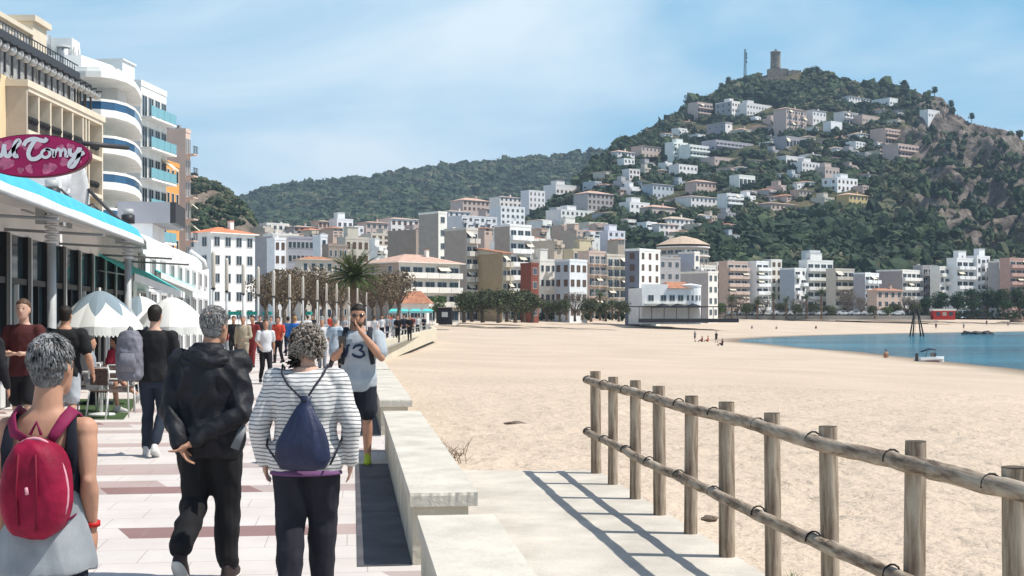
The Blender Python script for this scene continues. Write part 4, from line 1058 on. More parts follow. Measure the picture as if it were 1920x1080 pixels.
# beige fan roofed building on the lower slope
def fan_building():
    d = 420; c = P(1281, 475, d); root = empty('fan_roof_building', (c.x, c.y, c.z), 0, 'round beige building with a wide fan shaped tiled roof', 'building')
    r = 50 * d / F; w = wallmat(BEI)
    mb = MB()
    for k in range(2):
        mb.lathe([(r * .93, -4 + k * 2.9 - 4 * (k == 0)), (r * .93, -1.3 + k * 2.9)], w, 28, smooth=False)
        mb.lathe([(r, -1.3 + k * 2.9), (r, -.9 + k * 2.9)], wallmat(HC), 28, smooth=False)
    mb.build('wall', root)
    mb = MB(); mb.lathe([(r * 1.03, 2.6), (r * .55, 4.6), (r * .1, 5.6)], TILB, 28, smooth=False); mb.build('roof', root)
    for k in range(2):
        for i in range(9):
            a = R(-165 + i * 18.7); o = link('window', wmesh(2.2, 1.3, 'g'), root); o.location = (r * .935 * math.cos(a), r * .935 * math.sin(a), -3.4 + k * 2.9); o.rotation_euler = (0, 0, a + R(90))
    HOUSE_RECTS.append((1230, 1332, 440, 490, d))
fan_building()

# castle tower, walls and mast on the summit
mst = mat('castle_stone', (.26, .215, .17), .95, .35, .5, .25, 1.2)
g = hill_at(1454, 143); d = g.y; s_ = d / F
root = empty('castle_tower', P(1454, 128, d), 0, 'round stone watchtower on the hill summit', 'tower')
mb = MB(); r = 9.3 * s_; h = 31 * s_
mb.lathe([(r * 1.04, -3), (r * 1.02, h * .1), (r * .98, h * .6), (r * .97, h * .92), (r * 1.06, h * .93), (r * 1.06, h * .985), (r * .93, h)], mst, 24); mb.build('tower_wall', root)
mb = MB(); mb.tube([(0, 0, h), (0, 0, h + 2.6)], .12, RAIL, 6)
mb.ball((.2, 0, h + 1.3), .8, RAIL, 8, (1.3, .6, .6)); mb.tube([(-.6, 0, h + .9), (1.6, 0, h + 2.0)], .15, RAIL, 6); mb.build('rooftop_fixture', root)
for a in (-120, -70): m3 = MB(); m3.box(-.35, .35, -.1, .25, 0, 1.3, GLS); o = m3.build('window', root); o.location = (r * .98 * math.cos(R(a)), r * .98 * math.sin(R(a)), h * .45); o.rotation_euler = (0, 0, R(a + 90))
root = empty('castle_wall', P(1470, 150, d - 6), 0, 'ruined pale stone walls and terrace around the watchtower', 'castle ruin')
def cw(x0, x1, yt, yb, dd, thk=2.5):
    p0 = P(x0, yt, d - 6) - Vector(root.location); p1 = P(x1, yb, d - 6) - Vector(root.location)
    mb = MB(); n_ = 6; xs = [lerp(p0.x, p1.x, i / n_) for i in range(n_ + 1)]; zs = [p0.z + random.uniform(-.6, .3) for _ in xs]
    vs = [(x, dd + k * thk, z) for k in (0, 1) for x, z in zip(xs, zs)] + [(x, dd + k * thk, p1.z - 3) for k in (0, 1) for x in xs]
    m_ = n_ + 1; fs = []
    for i in range(n_): fs += [(i, i + 1, m_ + i + 1, m_ + i), (2 * m_ + i, 2 * m_ + i + 1, i + 1, i), (m_ + i, m_ + i + 1, 3 * m_ + i + 1, 3 * m_ + i)]
    fs += [(2 * m_, 0, m_, 3 * m_), (n_, 2 * m_ + n_, 3 * m_ + n_, m_ + n_)]
    mb.add(vs, fs, mst); mb.build('wall_section', root)
cw(1440, 1480, 128, 150, 2); cw(1478, 1502, 131, 158, 0); cw(1424, 1496, 148, 156, -6); HOUSE_RECTS.append((1426, 1502, 126, 155, d - 3))
g = hill_at(1397, 152)
root = empty('radio_mast', P(1397, 146, g.y), 0, 'thin grey lattice radio mast left of the tower', 'mast')
mm_ = mat('mast_steel', (.12, .17, .18), .6); mb = MB(); hh = 54 * g.y / F
for sx_, sy_ in ((-1, -1), (1, -1), (1, 1), (-1, 1)): mb.tube([(sx_ * .9, sy_ * .9, -4), (sx_ * .45, sy_ * .45, hh)], .16, mm_, 4, smooth=False)
for i in range(16):
    z = i * hh / 16; z2 = (i + 1) * hh / 16; w0 = lerp(.9, .45, i / 16)
    mb.tube([(-w0, -w0, z), (w0, -w0, z2)], .12, mm_, 4, smooth=False); mb.tube([(w0, w0, z), (-w0, w0, z2)], .12, mm_, 4, smooth=False)
mb.build('lattice', root)
for z in (.55, .7, .82): m3 = MB(); m3.tube([(1.0, -.9, hh * z - 1.1), (1.0, -.9, hh * z + 1.1)], .45, mm_, 8); m3.build('antenna', root)

# beach restaurant with a round white front
def restaurant():
    d = 285; s_ = d / F
    c = P(1262, 586, d); root = empty('beach_restaurant', (c.x, c.y, gz(d)), R(14), 'white beach restaurant with a round front, terracotta roof and dark awnings', 'restaurant')
    w = wallmat((.66, .65, .64)); X = lambda px: (px - 1262) * s_; Zz = lambda py: CH + (HZ - py) * s_ - gz(d)
    mb = MB(); mb.box(X(1200), X(1290), 0, 9, -1, Zz(540), w); mb.box(X(1200), X(1252), .0, .3, Zz(540) + .003, Zz(533), w); mb.build('wall', root)
    m2 = MB(); r = 20 * s_; m2.lathe([(r, -1), (r, Zz(537)), (r * 1.05, Zz(537)), (r * 1.05, Zz(534)), (0.05, Zz(531))], w, 20, (X(1303), r * .8, 0), smooth=False); m2.build('round_front', root)
    m3 = MB(); z0 = Zz(545) + .4; zt = Zz(530)
    vs = [(X(1250), -.6, z0 + .15), (X(1300), -.6, z0 + .15), (X(1300), 9.3, z0 + .15), (X(1250), 9.3, z0 + .15), (X(1262), 4.5, zt + .3), (X(1300), 4.5, zt + .3)]
    m3.add(vs, [(0, 1, 5, 4), (1, 2, 5), (2, 3, 4, 5), (3, 0, 4), (3, 2, 1, 0)], TILE); m3.build('roof', root)
    for px in (1218, 1243, 1260, 1277): o = link('window', wmesh(12 * s_, 12 * s_, 'g'), root); o.location = (X(px), -.02, Zz(565))
    for a in (-125, -100, -75, -50):
        o = link('window', wmesh(5 * s_, 11 * s_, 'g'), root); o.location = (X(1303) + r * 1.0 * math.cos(R(a)), r * .8 + r * math.sin(R(a)), Zz(564)); o.rotation_euler = (0, 0, R(a + 90))
    dk = mat('black_awning', (.02, .02, .025), .8)
    m4 = MB(); m4.box(X(1172), X(1368), -7, -.1, Zz(576), Zz(574.5), dk)
    for i in range(3):
        x0, x1 = X(1215 + i * 30), X(1242 + i * 30); m4.add([(x0, -7.5, Zz(577)), (x1, -7.5, Zz(577)), (x1, -.2, Zz(577)), (x0, -.2, Zz(577)), ((x0 + x1) / 2, -4, Zz(569))], [(0, 1, 4), (1, 2, 4), (2, 3, 4), (3, 0, 4)], dk)
    m4.build('awning', root)
    m5 = MB(); 
    m5.box(X(1172), X(1368), -7.2, -7.1, -.6, .25, dk)
    for i in range(9): xx = X(1174 + i * 24); m5.box(xx - .06, xx + .06, -7, -6.9, -.5, Zz(576) - .01, RAIL)
    m5.build('terrace_frame', root)
    m6 = MB(); m6.box(X(1205), X(1290), -1.2, -.1, Zz(571), Zz(569.5), AWW); m6.build('canopy', root)
restaurant()
# ---------------------------------------------------------------- left side: hotel, balcony blocks, cafe front
HB = wallmat((.70, .54, .34)); HBW = wallmat((.70, .61, .48)); HGY = wallmat((.46, .40, .33))
CURT = mat('grey_curtain', (.34, .35, .36), .85, .25, 3)
def hotel():
    root = empty('hotel', (-34.4, 70, 0), 0, 'cream hotel with black pergola posts and finned loggias', 'hotel')
    mb = MB()                                              # recessed main wall runs along the view axis
    mb.box(-14, 0, 0, 33.2, 0, 18.0, HB); mb.box(-14, -.35, .3, 33.0, 18.003, 20.1, HGY); mb.build('wall', root)
    mb = MB(); mb.box(-14, -2.6, 2, 28, 20.9, 23.2, HBW); mb.box(-14, -2.3, 1.7, 28.3, 23.203, 23.55, HBW)
    mb.build('top_storey', root)
    mb = MB(); mb.box(-5.4, -2.4, 28.32, 31.2, 20.9, 24.3, HBW); mb.box(-5.7, -2.1, 28.0, 31.5, 24.303, 24.75, HBW); mb.build('penthouse', root)
    for i in range(8):                                     # arched openings of the top storey
        y = 13.5 + i * 2.0; m_ = MB(); pts = [(-.7, 0), (.7, 0)] + [(.7 * math.cos(R(a)), 1.0 + .7 * math.sin(R(a))) for a in range(0, 181, 20)]
        vs = [(0.02 - k * .12, x, z) for k in (0, 1) for x, z in pts]; n_ = len(pts)
        m_.add(vs, [tuple(range(n_))] + [(j, (j + 1) % n_, n_ + (j + 1) % n_, n_ + j) for j in range(n_)], CURT)
        o = m_.build('window', root); o.location = (-2.58, y, 21.2)
    # black gutter band, pergola posts, glazing
    mb = MB(); mb.box(-.6, .5, -1, 30.5, 20.15, 20.75, RAIL)
    for i in range(60): mb.box(.30, .34, -1 + i * .52, -.95 + i * .52, 20.752, 21.3, RAIL)
    mb.box(.28, .36, -1, 30.5, 21.3, 21.36, RAIL); mb.build('roof_band', root)
    for i in range(18):
        m_ = MB(); m_.box(-.06, .06, -.07, .07, 18.05, 20.15, RAIL); m_.box(-.05, .9, -.05, .05, 19.75, 19.85, RAIL); m_.tube([(0.45, 0, 19.5), (.45, .12, 19.5)], .32, FRM, 12)
        o = m_.build('pergola_post', root); o.location = (.35, 12.2 + i * 1.25, 0)
    m_ = MB()
    for i in range(3): y = 30.6 + i * 1.5; m_.box(.2, .32, y, y + .12, 18.05, 20.3, RAIL)
    m_.box(.2, .32, 30.6, 33.7, 20.3, 20.42, RAIL); m_.build('pergola_frame', root)
    for i in range(9):
        m_ = MB(); m_.box(-.34, -.28, 0, 1.9, 18.1, 19.9, CURT); o = m_.build('window', root); o.location = (0, 12.4 + i * 2.2, 0)
    # projecting loggia volume
    mb = MB(); x1 = 1.4; y0, y1 = 17, 33.3
    mb.box(0.003, .12, y0, y1, 1, 17.9, HGY)
    mb.box(.121, x1, y0, y0 + .25, 1, 17.3, HGY); mb.box(.121, x1, y1 - .25, y1, 1, 17.3, HBW)
    mb.box(-.3, x1 + .15, y0 - .15, y1 + .15, 17.303, 17.75, HBW); mb.box(.121, x1 + .05, y0 + .25, y1 - .25, 17.0, 17.3, HBW)
    for f in range(5):
        z = 14.4 - 3 * f; mb.box(.121, x1 + .04, y0 + .25, y1 - .25, z - .3, z, HBW)
    mb.build('loggia', root)
    for i in range(7):
        y = y0 + 2.3 * (i + 1) if i < 5 else (y0 + 12.2 if i == 5 else y0 + 12.9)
        m_ = MB(); m_.box(.121, x1, -.11, .11, 1.2, 17.0, HBW); o = m_.build('fin', root); o.location = (0, y, .0)
    for f in range(5):
        z = 14.4 - 3 * f
        for i in range(6):
            a = y0 + .3 + i * 2.3 + (.9 if i == 5 else 0); w = 2.05 if i < 5 else 2.9
            m_ = MB()
            for j in range(9): m_.box(x1 - .1, x1 - .06, a + j * w / 9, a + j * w / 9 + .06, z, z + .82, RAIL)
            m_.box(x1 - .115, x1 - .045, a, a + w, z + .8, z + .88, RAIL)
            for j in range(4): m_.ball((x1 - .2, a + w * (j + .5) / 4, z + .75), .28, mat('planter_dark', (.02, .02, .02), .9, .4, 3), 6, rings=4)
            m_.build('railing', root)
            m_ = MB(); m_.box(.13, .17, a + .2, a + w - .2, z + .02, z + 2.3, CURT if (i + f) % 3 else GLS); m_.build('window', root)
hotel()

def curved_block():
    root = empty('balcony_block', (0, 0, 0), 0, 'white apartment block with rounded blue glass balconies beside the cream hotel', 'building')
    w = wallmat((.66, .65, .62)); und = wallmat((.50, .46, .40))
    plan = [(-41, 107.2), (-35.3, 106), (-34.1, 106.2), (-33.2, 107.0), (-32.7, 108.6), (-32.7, 111), (-33.2, 114), (-34, 117.5), (-35.1, 121), (-41, 121.5)]
    mb = MB(); mb.prism([(-46, 111.5), (-37.5, 111.5), (-36.3, 116), (-36.6, 121.3), (-46, 121.3)], 0, 24.4, w); mb.build('wall', root)
    mb = MB(); mb.prism(plan, 21.5, 22.0, w); mb.prism([(lerp(-37, x, .9), lerp(114, y, .9)) for x, y in plan], 22.003, 22.5, w); mb.build('roof', root)
    for f in range(6):
        z = 18.5 - 3 * f; m_ = MB(); m_.prism(plan, z - .28, z, w)
        cc = Vector((-37.5, 114))
        def ring(k0, k1, z0, z1, mt, sub, inn=.0, t_=.12):
            for (a, b_) in zip(plan[k0:k1], plan[k0 + 1:k1 + 1]):
                a = Vector(a); b_ = Vector(b_); nrm = Vector((b_.y - a.y, -(b_.x - a.x))).normalized()
                A, B = a - nrm * inn, b_ - nrm * inn; A2, B2 = A - nrm * t_, B - nrm * t_
                q = [(A.x, A.y), (B.x, B.y), (B2.x, B2.y), (A2.x, A2.y)]
                sub.prism(q, z0, z1, mt)
        ring(0, 8, z + .003, z + .35, w, m_); ring(0, 8, z + 1.0, z + 1.22, w, m_)
        s_ = m_.build('balcony', root)
        m2 = MB(); ring(0, 8, z + .352, z + .998, GLB if f != 9 else GLS, m2, .03, .05); m2.build('glass', s_)
        for i, (x, y, rz) in enumerate([(-38.6, 111.42, 0), (-37.0, 113.5, 75), (-36.35, 118.5, 90)]):
            o = link('window', wmesh(2.4, 2.1, 's' if i == 2 else 'd'), root); o.location = (x, y - .03, z + .05); o.rotation_euler = (0, 0, R(rz))
    m_ = MB(); m_.box(-40.5, -38.5, 112, 114, 24.4, 26, w); m_.tube([(-41.2, 111.8, 24.4), (-41.2, 111.8, 26.2)], .9, GRYM, 14); m_.build('water_tank', root)
GRYM = mat('galvanised', (.36, .38, .40), .45, .15, 3, metal=.5)
curved_block()
# stair tower and tank seen above the hotel's end
root = empty('rooftop_tank', P(128, 118, 112), 0, 'grey metal tank and white flues on the roof behind the cream hotel', 'tank')
mb = MB(); mb.tube([(-.4, 0, -.6), (-.4, 0, 1.3)], .55, GRYM, 14); mb.tube([(-.4, 0, 1.3), (-.4, 0, 1.42)], .62, FRM, 14); mb.build('drum', root)
mb = MB(); mb.tube([(.55, 0, -.6), (.55, 0, 1.4)], .14, FRM, 8); mb.tube([(.95, 0, -.6), (.95, 0, 1.2)], .12, FRM, 8); mb.build('flue', root)
mb = MB(); mb.box(-3.2, 4.5, -.6, 2.0, -4.5, -.6, wallmat((.6, .58, .55))); mb.build('roof_base', root)

LB = [
 (262, 264, 312, 160, 124, 'white stepped block with pale green glass balconies', dict(col=(.64, .65, .63), fl=7, bays=4, th=84, style='long', rail='aqua', D=9, penthouse=True)),
 (296, 348, 357, 248, 168, 'tall salmon tower with a blank wall towards the promenade', dict(col=(.66, .5, .42), col2=(.66, .5, .42), fl=7, bays=3, th=80, style='bal', rail='rail')),
 (300, 302, 336, 305, 152, 'orange fronted block with dark slit openings', dict(col=(.70, .34, .10), fl=5, bays=4, th=84, style='win', D=7, winw=.8)),
]
for q in LB: block(*q[:5], q[5], group='tall blocks along the left of the promenade', **q[6])

# line of the shop fronts
def fl_(d, c=0): return -4.3 - c - .1385 * d
FA = math.atan(.1385)
def cafe():
    d0, d1 = 12.0, 38.5; x0 = fl_(d0, 1.8); Ln = (d1 - d0) / math.cos(FA)
    root = empty('cafe_building', (x0, d0, 0), FA, 'long glass fronted cafe under a turquoise and white canopy', 'cafe')
    w = wallmat((.62, .61, .60)); dk = mat('cafe_dark_frame', (.018, .018, .02), .4); inn = mat('cafe_interior', (.05, .045, .04), .9)
    wf = mat('white_painted_frame', (.66, .66, .65), .5)
    mb = MB(); mb.box(-6, -.0, 0, Ln, 3.25, 4.2, w); mb.box(-6, -5.8, 0, Ln, 0, 3.25, inn); mb.box(-5.8, 0, Ln - .2, Ln, 0, 3.25, inn); mb.box(-5.8, .02, .0, .2, 0, 3.25, w)
    mb.box(-5.8, .05, 0.2, Ln - .2, -.05, .012, inn); mb.build('wall', root)
    rnd = random.Random(4); n_ = 16; wd = Ln / n_
    for i in range(n_):
        y = i * wd; m_ = MB()
        m_.box(-.12, .05, y, y + .26, .013, 3.25, dk); m_.box(-.08, .06, y + .262, y + .33, .013, 3.25, wf)
        m_.box(-.08, .03, y + .33, y + wd, 2.3, 2.42, dk); m_.box(-.08, .03, y + .33, y + wd, .013, .5, dk if i % 3 else wf); m_.box(-.08, .03, y + .33 + (wd - .33) / 2 - .03, y + .33 + (wd - .33) / 2 + .03, .5, 2.3, wf if i % 2 else dk)
        f = m_.build('window', root)
        m_ = MB(); m_.box(-.06, -.05, y + .33, y + wd, .5, 3.25, CGL); m_.build('pane', f)
        if rnd.random() < .8:
            m_ = MB(); yy = y + rnd.uniform(.4, .9); m_.box(-.5, -.45, yy, yy + rnd.uniform(.3, .6), .6, 2.2, rnd.choice([CURT, FRM, mat('menu_board', (.10, .16, .20), .6, .5, 6)])); m_.build('display_board', root)
    for (y, z) in ((16.5, 3.9), (13.0, 3.95)): m_ = MB(); m_.box(.005, .08, y, y + 1.0, z - .2, z + .45, CURT); m_.build('vent_grille', root)
    # wall lights above the canopy
    for y in (15, 18.5, 21.5): m_ = MB(); m_.tube([(0, y, 4.2), (.35, y, 4.35), (.5, y, 4.2)], .03, RAIL, 6); m_.tube([(.5, y, 4.0), (.5, y, 4.22)], [.13, .05], RAIL, 10); m_.build('wall_lamp', root)
    return root
CGL = mat('cafe_glass', (.035, .06, .075), .08, spec=.8)
cafe()
CT = mat('canopy_turquoise', (.07, .42, .55), .8, .1, 2); CW = mat('canopy_white', (.66, .66, .65), .8, .08, 1.5); CG = mat('canopy_grey_pipe', (.30, .31, .32), .5)
def canopy():
    root = empty('cafe_canopy', (fl_(12), 12, 0), FA, 'long canopy with turquoise stripe and white valance over the cafe terrace', 'canopy')
    L1 = 16.6 / math.cos(FA); L2 = 29 / math.cos(FA)
    def sheet(prof, y0, y1, m, name, thick=.035):
        m_ = MB(); n_ = len(prof); k = 10; vs = []
        for s_ in (0, 1):
            for j in range(k + 1):
                y = lerp(y0, y1, j / k)
                for (x, z) in prof: vs.append((x, y, z + .012 * math.sin(y * 2.1 + x) - s_ * thick))
        N = n_ * (k + 1); fs = []
        for j in range(k):
            for i in range(n_ - 1):
                a = j * n_ + i; fs.append((a, a + 1, a + n_ + 1, a + n_)); fs.append((N + a, N + a + n_, N + a + n_ + 1, N + a + 1))
        for j in range(k):
            for i in (0, n_ - 1): a = j * n_ + i; fs.append((a, a + n_, N + a + n_, N + a))
        for j in (0, k):
            for i in range(n_ - 1): a = j * n_ + i; fs.append((a, a + 1, N + a + 1, N + a))
        m_.add(vs, fs, m, False); return m_.build(name, root)
    sheet([(-1.8, 3.80), (-.9, 3.76), (-.25, 3.72)], 0, L1, CW, 'white_fabric')
    sheet([(-.24, 3.73), (-.10, 3.63), (.0, 3.45)], 0, L1, CT, 'turquoise_fabric')
    sheet([(.0, 3.445), (.03, 3.40), (.035, 3.33)], 0, L1, CW, 'valance')
    sheet([(-1.8, 3.85), (-.8, 3.78), (-.1, 3.56), (.05, 3.4), (.06, 3.24)], L1 + .25, L2, CW, 'white_fabric')
    m_ = MB(); m_.tube([(.0, -.1, 3.30), (.0, L1 + .15, 3.30)], .04, CG, 8); m_.build('front_rail', root)
    for y in (0, 4, 8, 12, L1, 22, 26): m_ = MB(); m_.tube([(-1.85, y, 3.3), (.0, y, 3.2)], .03, CG, 6); m_.build('arm', root)
    m_ = MB(); m_.tube([(-.35, L2 + .1, 3.75), (.05, L2 + .35, 3.45), (.1, L2 + .4, 3.2)], .1, CW, 8); m_.build('end_cap', root)
canopy()
def shop():
    d0, d1 = 38.8, 62; root = empty('shop_building', (fl_(d0, 1.8), d0, 0), FA, 'low white shop building beyond the cafe with a grey roof screen', 'shop')
    w = wallmat((.66, .66, .65)); Ln = (d1 - d0) / math.cos(FA)
    mb = MB(); mb.box(-7, 0, 0, Ln, 0, 3.95, w); mb.build('wall', root)
    for i in range(9):
        o = link('window', wmesh(1.5, 2.2, 'g'), root); o.location = (.02, 1.5 + i * 2.5, .3); o.rotation_euler = (0, 0, R(90))
        o = link('window', wmesh(1.1, .7, 'g'), root); o.location = (.02, 1.5 + i * 2.5, 2.95); o.rotation_euler = (0, 0, R(90))
    m_ = MB(); m_.box(-1.45, .33, 6.0, 10, 4.95, 5.68, wallmat((.38, .38, .41))); m_.box(.333, .52, 6.05, 9, 4.95, 5.68, RAIL); m_.box(-1.3, -.3, 6.3, 9.5, 3.953, 4.947, w); m_.build('roof_screen', root)
    # white ducts on the cafe roof
    t = empty('air_duct', (fl_(33, 2.6), 33, 4.75), FA, 'big white curved air duct on the cafe roof', 'air duct')
    dm = mat('duct_white', (.62, .62, .63), .5, .1, 4)
    m_ = MB(); pts = [(0, a, .0 + .9 * math.sin(R(q))) for q, a in [(k * 12, -1.3 * math.cos(R(k * 12))) for k in range(16)]]
    m_.tube([(0, -1.3, -.0)] + pts + [(0, 1.35, -.0)], .32, dm, 14); m_.build('duct', t)
    m_ = MB(); m_.tube([(.1, -2.6, .25), (.1, -1.4, .25)], .28, dm, 12); m_.box(-.3, .4, -3.3, -2.6, 0, .75, dm); m_.build('fan_box', t)
    t = empty('roof_pipe', (0, 0, 0), 0, 'thin dark diagonal pipe above the white canopy', 'pipe')
    m_ = MB(); m_.tube([P(165, 355, 34), P(225, 415, 34)], .05, RAIL, 6); m_.tube([P(165, 355, 34), P(160, 410, 34)], .04, CG, 6); m_.build('pipe', t)
shop()
def low_awning(pa, pb, label):
    A, B = P(*pa), P(*pb); root = empty('shop_awning', A, 0, label, 'awning', 'turquoise awnings on the shop front')
    v = B - A; n_ = Vector((-1, -.1385, 0)).normalized() * -1; m_ = MB()
    up = Vector((-1.1, 0, .62))
    vs = [Vector(), v, v + up, up]; vs += [q - Vector((0, 0, .05)) for q in vs]
    vs2 = [Vector((0, 0, -.001)), v - Vector((0, 0, .001)), v - Vector((0, 0, .2)), Vector((0, 0, -.2))]; 
    m_.add(vs, [(0, 1, 2, 3), (7, 6, 5, 4), (0, 4, 5, 1), (1, 5, 6, 2), (2, 6, 7, 3), (3, 7, 4, 0)], AWT2); m_.build('fabric', root)
    m_ = MB(); vs2 = vs2 + [q + Vector((.03, 0, 0)) for q in vs2]
    m_.add(vs2, [(0, 1, 2, 3), (7, 6, 5, 4), (0, 4, 5, 1), (3, 2, 6, 7)], CW); m_.build('valance', root)
    for t_ in (.05, .95): m2 = MB(); m2.tube([v * t_ + Vector((0, 0, -.06)), v * t_ + up + Vector((0, 0, -.5))], .02, FRM, 6); m2.build('arm', root)
AWT2 = mat('awning_aqua', (.10, .55, .52), .8, .1, 2)
low_awning((250, 512, 33), (345, 548, 42), 'nearer turquoise awning low on the white shop front')
low_awning((300, 510, 43), (378, 545, 55), 'farther turquoise awning low on the white shop front')

# oval magenta sign on a post at the canopy
def oval_sign():
    d = 14.2; c = P(62, 292, d); root = empty('oval_sign', c, 0, 'oval magenta sign with white script lettering above the canopy', 'sign')
    s_ = d / F; rx, rz = 106 * s_, 40.5 * s_
    mg_ = mat('sign_magenta', (.42, .015, .11), .5); mk = mat('sign_border', (.12, .01, .04), .5); mp_ = mat('sign_pink_fruit', (.62, .16, .28), .6, .35, 9); wt = mat('sign_white', (.74, .73, .75), .5); blu = mat('sign_shadow', (.16, .0, .05), .5)
    def ell(a, b_, y0, y1, m, name, par):
        m_ = MB(); n_ = 48; vs = [(a * math.cos(2 * math.pi * k / n_), y, b_ * math.sin(2 * math.pi * k / n_)) for y in (y0, y1) for k in range(n_)]
        m_.add(vs, [tuple(range(n_)), tuple(range(2 * n_ - 1, n_ - 1, -1))] + [(k, n_ + k, n_ + (k + 1) % n_, (k + 1) % n_) for k in range(n_)], m); return m_.build(name, par)
    ell(rx, rz, 0, .10, mk, 'border', root); pn = ell(rx * .985, rz * .955, -.012, -.001, mg_, 'panel', root)
    # printed fruit pattern
    m_ = MB(); rn = random.Random(3)
    for k in range(46):
        a = rn.uniform(0, 6.28); q = rn.uniform(.35, .86) ** .6; x, z = rx * .93 * q * math.cos(a), rz * .86 * q * math.sin(a); r = rn.uniform(.035, .06)
        if (x / rx) ** 2 + ((abs(z) + r) / rz) ** 2 > .86: continue
        n_ = 9; ph = rn.uniform(0, 6)
        m_.add([(x + r * (1 + .25 * math.sin(3 * t * 6.28 / n_ + ph)) * math.cos(t * 6.28 / n_), -.016 - .0001 * k, z + r * (1 + .25 * math.sin(3 * t * 6.28 / n_ + ph)) * math.sin(t * 6.28 / n_)) for t in range(n_)], [tuple(range(n_))], mp_)
    m_.build('fruit_pattern', pn, kind='stuff')
    # script lettering "...ul Tomy" as thick brush strokes in sign units (photo pixels from the sign centre)
    S = {
     'u': [(-70, -18), (-69, -4), (-63, 3), (-56, 0), (-53, -12), (-51, -19)], 'u2': [(-52, -12), (-50, 1), (-44, 3), (-40, -1)],
     'l': [(-42, 0), (-33, -12), (-24, -22), (-25, -26), (-31, -22), (-35, -8), (-32, 3), (-26, 2)],
     'T1': [(-16, -16), (-10, -25), (4, -29), (22, -25), (28, -30)], 'T2': [(6, -27), (-2, -15), (-7, -2), (-3, 8), (8, 8), (18, 1)],
     'o': [(27, -10), (19, -5), (19, 3), (26, 6), (33, 1), (32, -7), (26, -10), (38, -8)], 'm': [(40, -10), (41, 5), (44, -5), (49, -10), (53, -5), (53, 5)], 'm2': [(54, -4), (59, -10), (63, -5), (63, 3), (68, 3)],
     'y': [(71, -11), (71, -2), (77, 2), (84, -3), (88, -12)], 'y2': [(90, -13), (88, 0), (84, 12), (77, 22), (70, 22), (72, 14), (84, 4), (98, -4)],
    }
    def stroke(m_, pts, w, y, m):
        pts = [Vector(p) for p in pts]; fine = []
        for i in range(len(pts) - 1):
            p0 = pts[max(i - 1, 0)]; p1 = pts[i]; p2 = pts[i + 1]; p3 = pts[min(i + 2, len(pts) - 1)]
            for k in range(6):
                t = k / 6; fine.append(.5 * ((2 * p1) + (p2 - p0) * t + (2 * p0 - 5 * p1 + 4 * p2 - p3) * t * t + (3 * p1 - p0 - 3 * p2 + p3) * t ** 3))
        fine.append(pts[-1]); L_, R_ = [], []
        for i, p in enumerate(fine):
            t = (fine[min(i + 1, len(fine) - 1)] - fine[max(i - 1, 0)]); t = t.normalized() if t.length > 1e-6 else Vector((1, 0)); nn_ = Vector((-t.y, t.x)) * w * (.75 if i in (0, len(fine) - 1) else 1)
            L_.append(p + nn_); R_.append(p - nn_)
        n_ = len(fine); vs = [(p.x * s_, y, -p.y * s_) for p in L_ + R_]
        m_.add(vs, [(i, i + 1, n_ + i + 1, n_ + i) for i in range(n_ - 1)], m)
    m1 = MB(); m2 = MB()
    for i, k in enumerate(S):
        stroke(m1, [(a + .6, b_ - 2 + 1.2) for a, b_ in S[k]], 4.9 if k[0] in 'Tuly' else 3.4, -.018 - i * .0002, blu); stroke(m2, [(a, b_ - 2) for a, b_ in S[k]], 3.9 if k[0] in 'Tuly' else 2.7, -.028 - i * .0004, wt)
    m1.build('letter_shadow', pn); m2.build('lettering', pn)
    m_ = MB(); m_.tube([(rx * .6, .15, rz * .7), (rx * .6 + .5, .6, rz * .7)], .03, RAIL, 6); m_.build('bracket', root)
oval_sign()

# ---------------------------------------------------------------- lamp posts of the promenade
lpg = mat('lamp_grey', (.42, .43, .43), .5, .12, 4); lpw = mat('lamp_cream', (.50, .46, .40), .6); lpd = mat('lamp_dark', (.03, .03, .035), .5)
def lamp(big):
    root = empty('street_lamp', (0, 0, 0)); m_ = MB()
    if big:
        m_.tube([(0, 0, 0), (0, 0, .3), (0, 0, 3.0)], [.12, .085, .075], lpg, 14); m_.build('pole', root)
        m_ = MB()
        for k in range(9): z = 3.0 + k * .09; m_.lathe([(.07, z), (.125, z + .02), (.125, z + .05), (.07, z + .07)], mat('lamp_white_rib', (.62, .63, .64), .5), 14)
        m_.build('louvre', root)
        m_ = MB(); m_.tube([(0, 0, 3.81), (0, 0, 4.0)], .15, lpd, 14); m_.tube([(0, 0, 4.0), (0, 0, 4.14)], .12, lpg, 14); m_.box(-.28, -.1, -.05, .05, 3.35, 3.75, lpg); m_.build('head', root)
    else:
        m_.tube([(0, 0, 0), (0, 0, 2.7)], [.065, .05], lpg, 8); m_.build('pole', root)
        m_ = MB(); m_.tube([(0, 0, 2.7), (0, 0, 2.75), (0, 0, 3.9), (0, 0, 4.0)], [.05, .08, .075, .04], lpw, 8); m_.build('head', root)
        m_ = MB(); m_.tube([(0, 0, 2.63), (0, 0, 2.7)], .08, lpd, 8); m_.build('collar', root)
    return root
LPS = [(97, 338), (240, 392), (400, 471), (425, 484), (456, 495), (484, 500), (513, 507), (543, 514), (568, 518), (595, 525), (612, 531), (631, 532), (654, 538), (670, 540), (687, 548)]
LPL = ['ribbed lamp post nearest the camera, in front of the cafe glass', 'ribbed lamp post at the far end of the turquoise canopy', 'lamp post in front of the left edge of the white orange roofed building',
       'second lamp post in front of the white orange roofed building', 'lamp post in front of the right half of the white orange roofed building', 'lamp post at the right edge of the white orange roofed building',
       'lamp post just left of the narrow white block', 'seventh slim cream topped post left of the palm tree', 'sixth slim cream topped post left of the palm tree', 'fifth slim cream topped post left of the palm tree', 'fourth slim cream topped post left of the palm tree',
       'slim post directly left of the palm trunk', 'slim post in front of the palm trunk', 'slim post above the head of the man in sunglasses', 'farthest slim post right of the man in sunglasses']
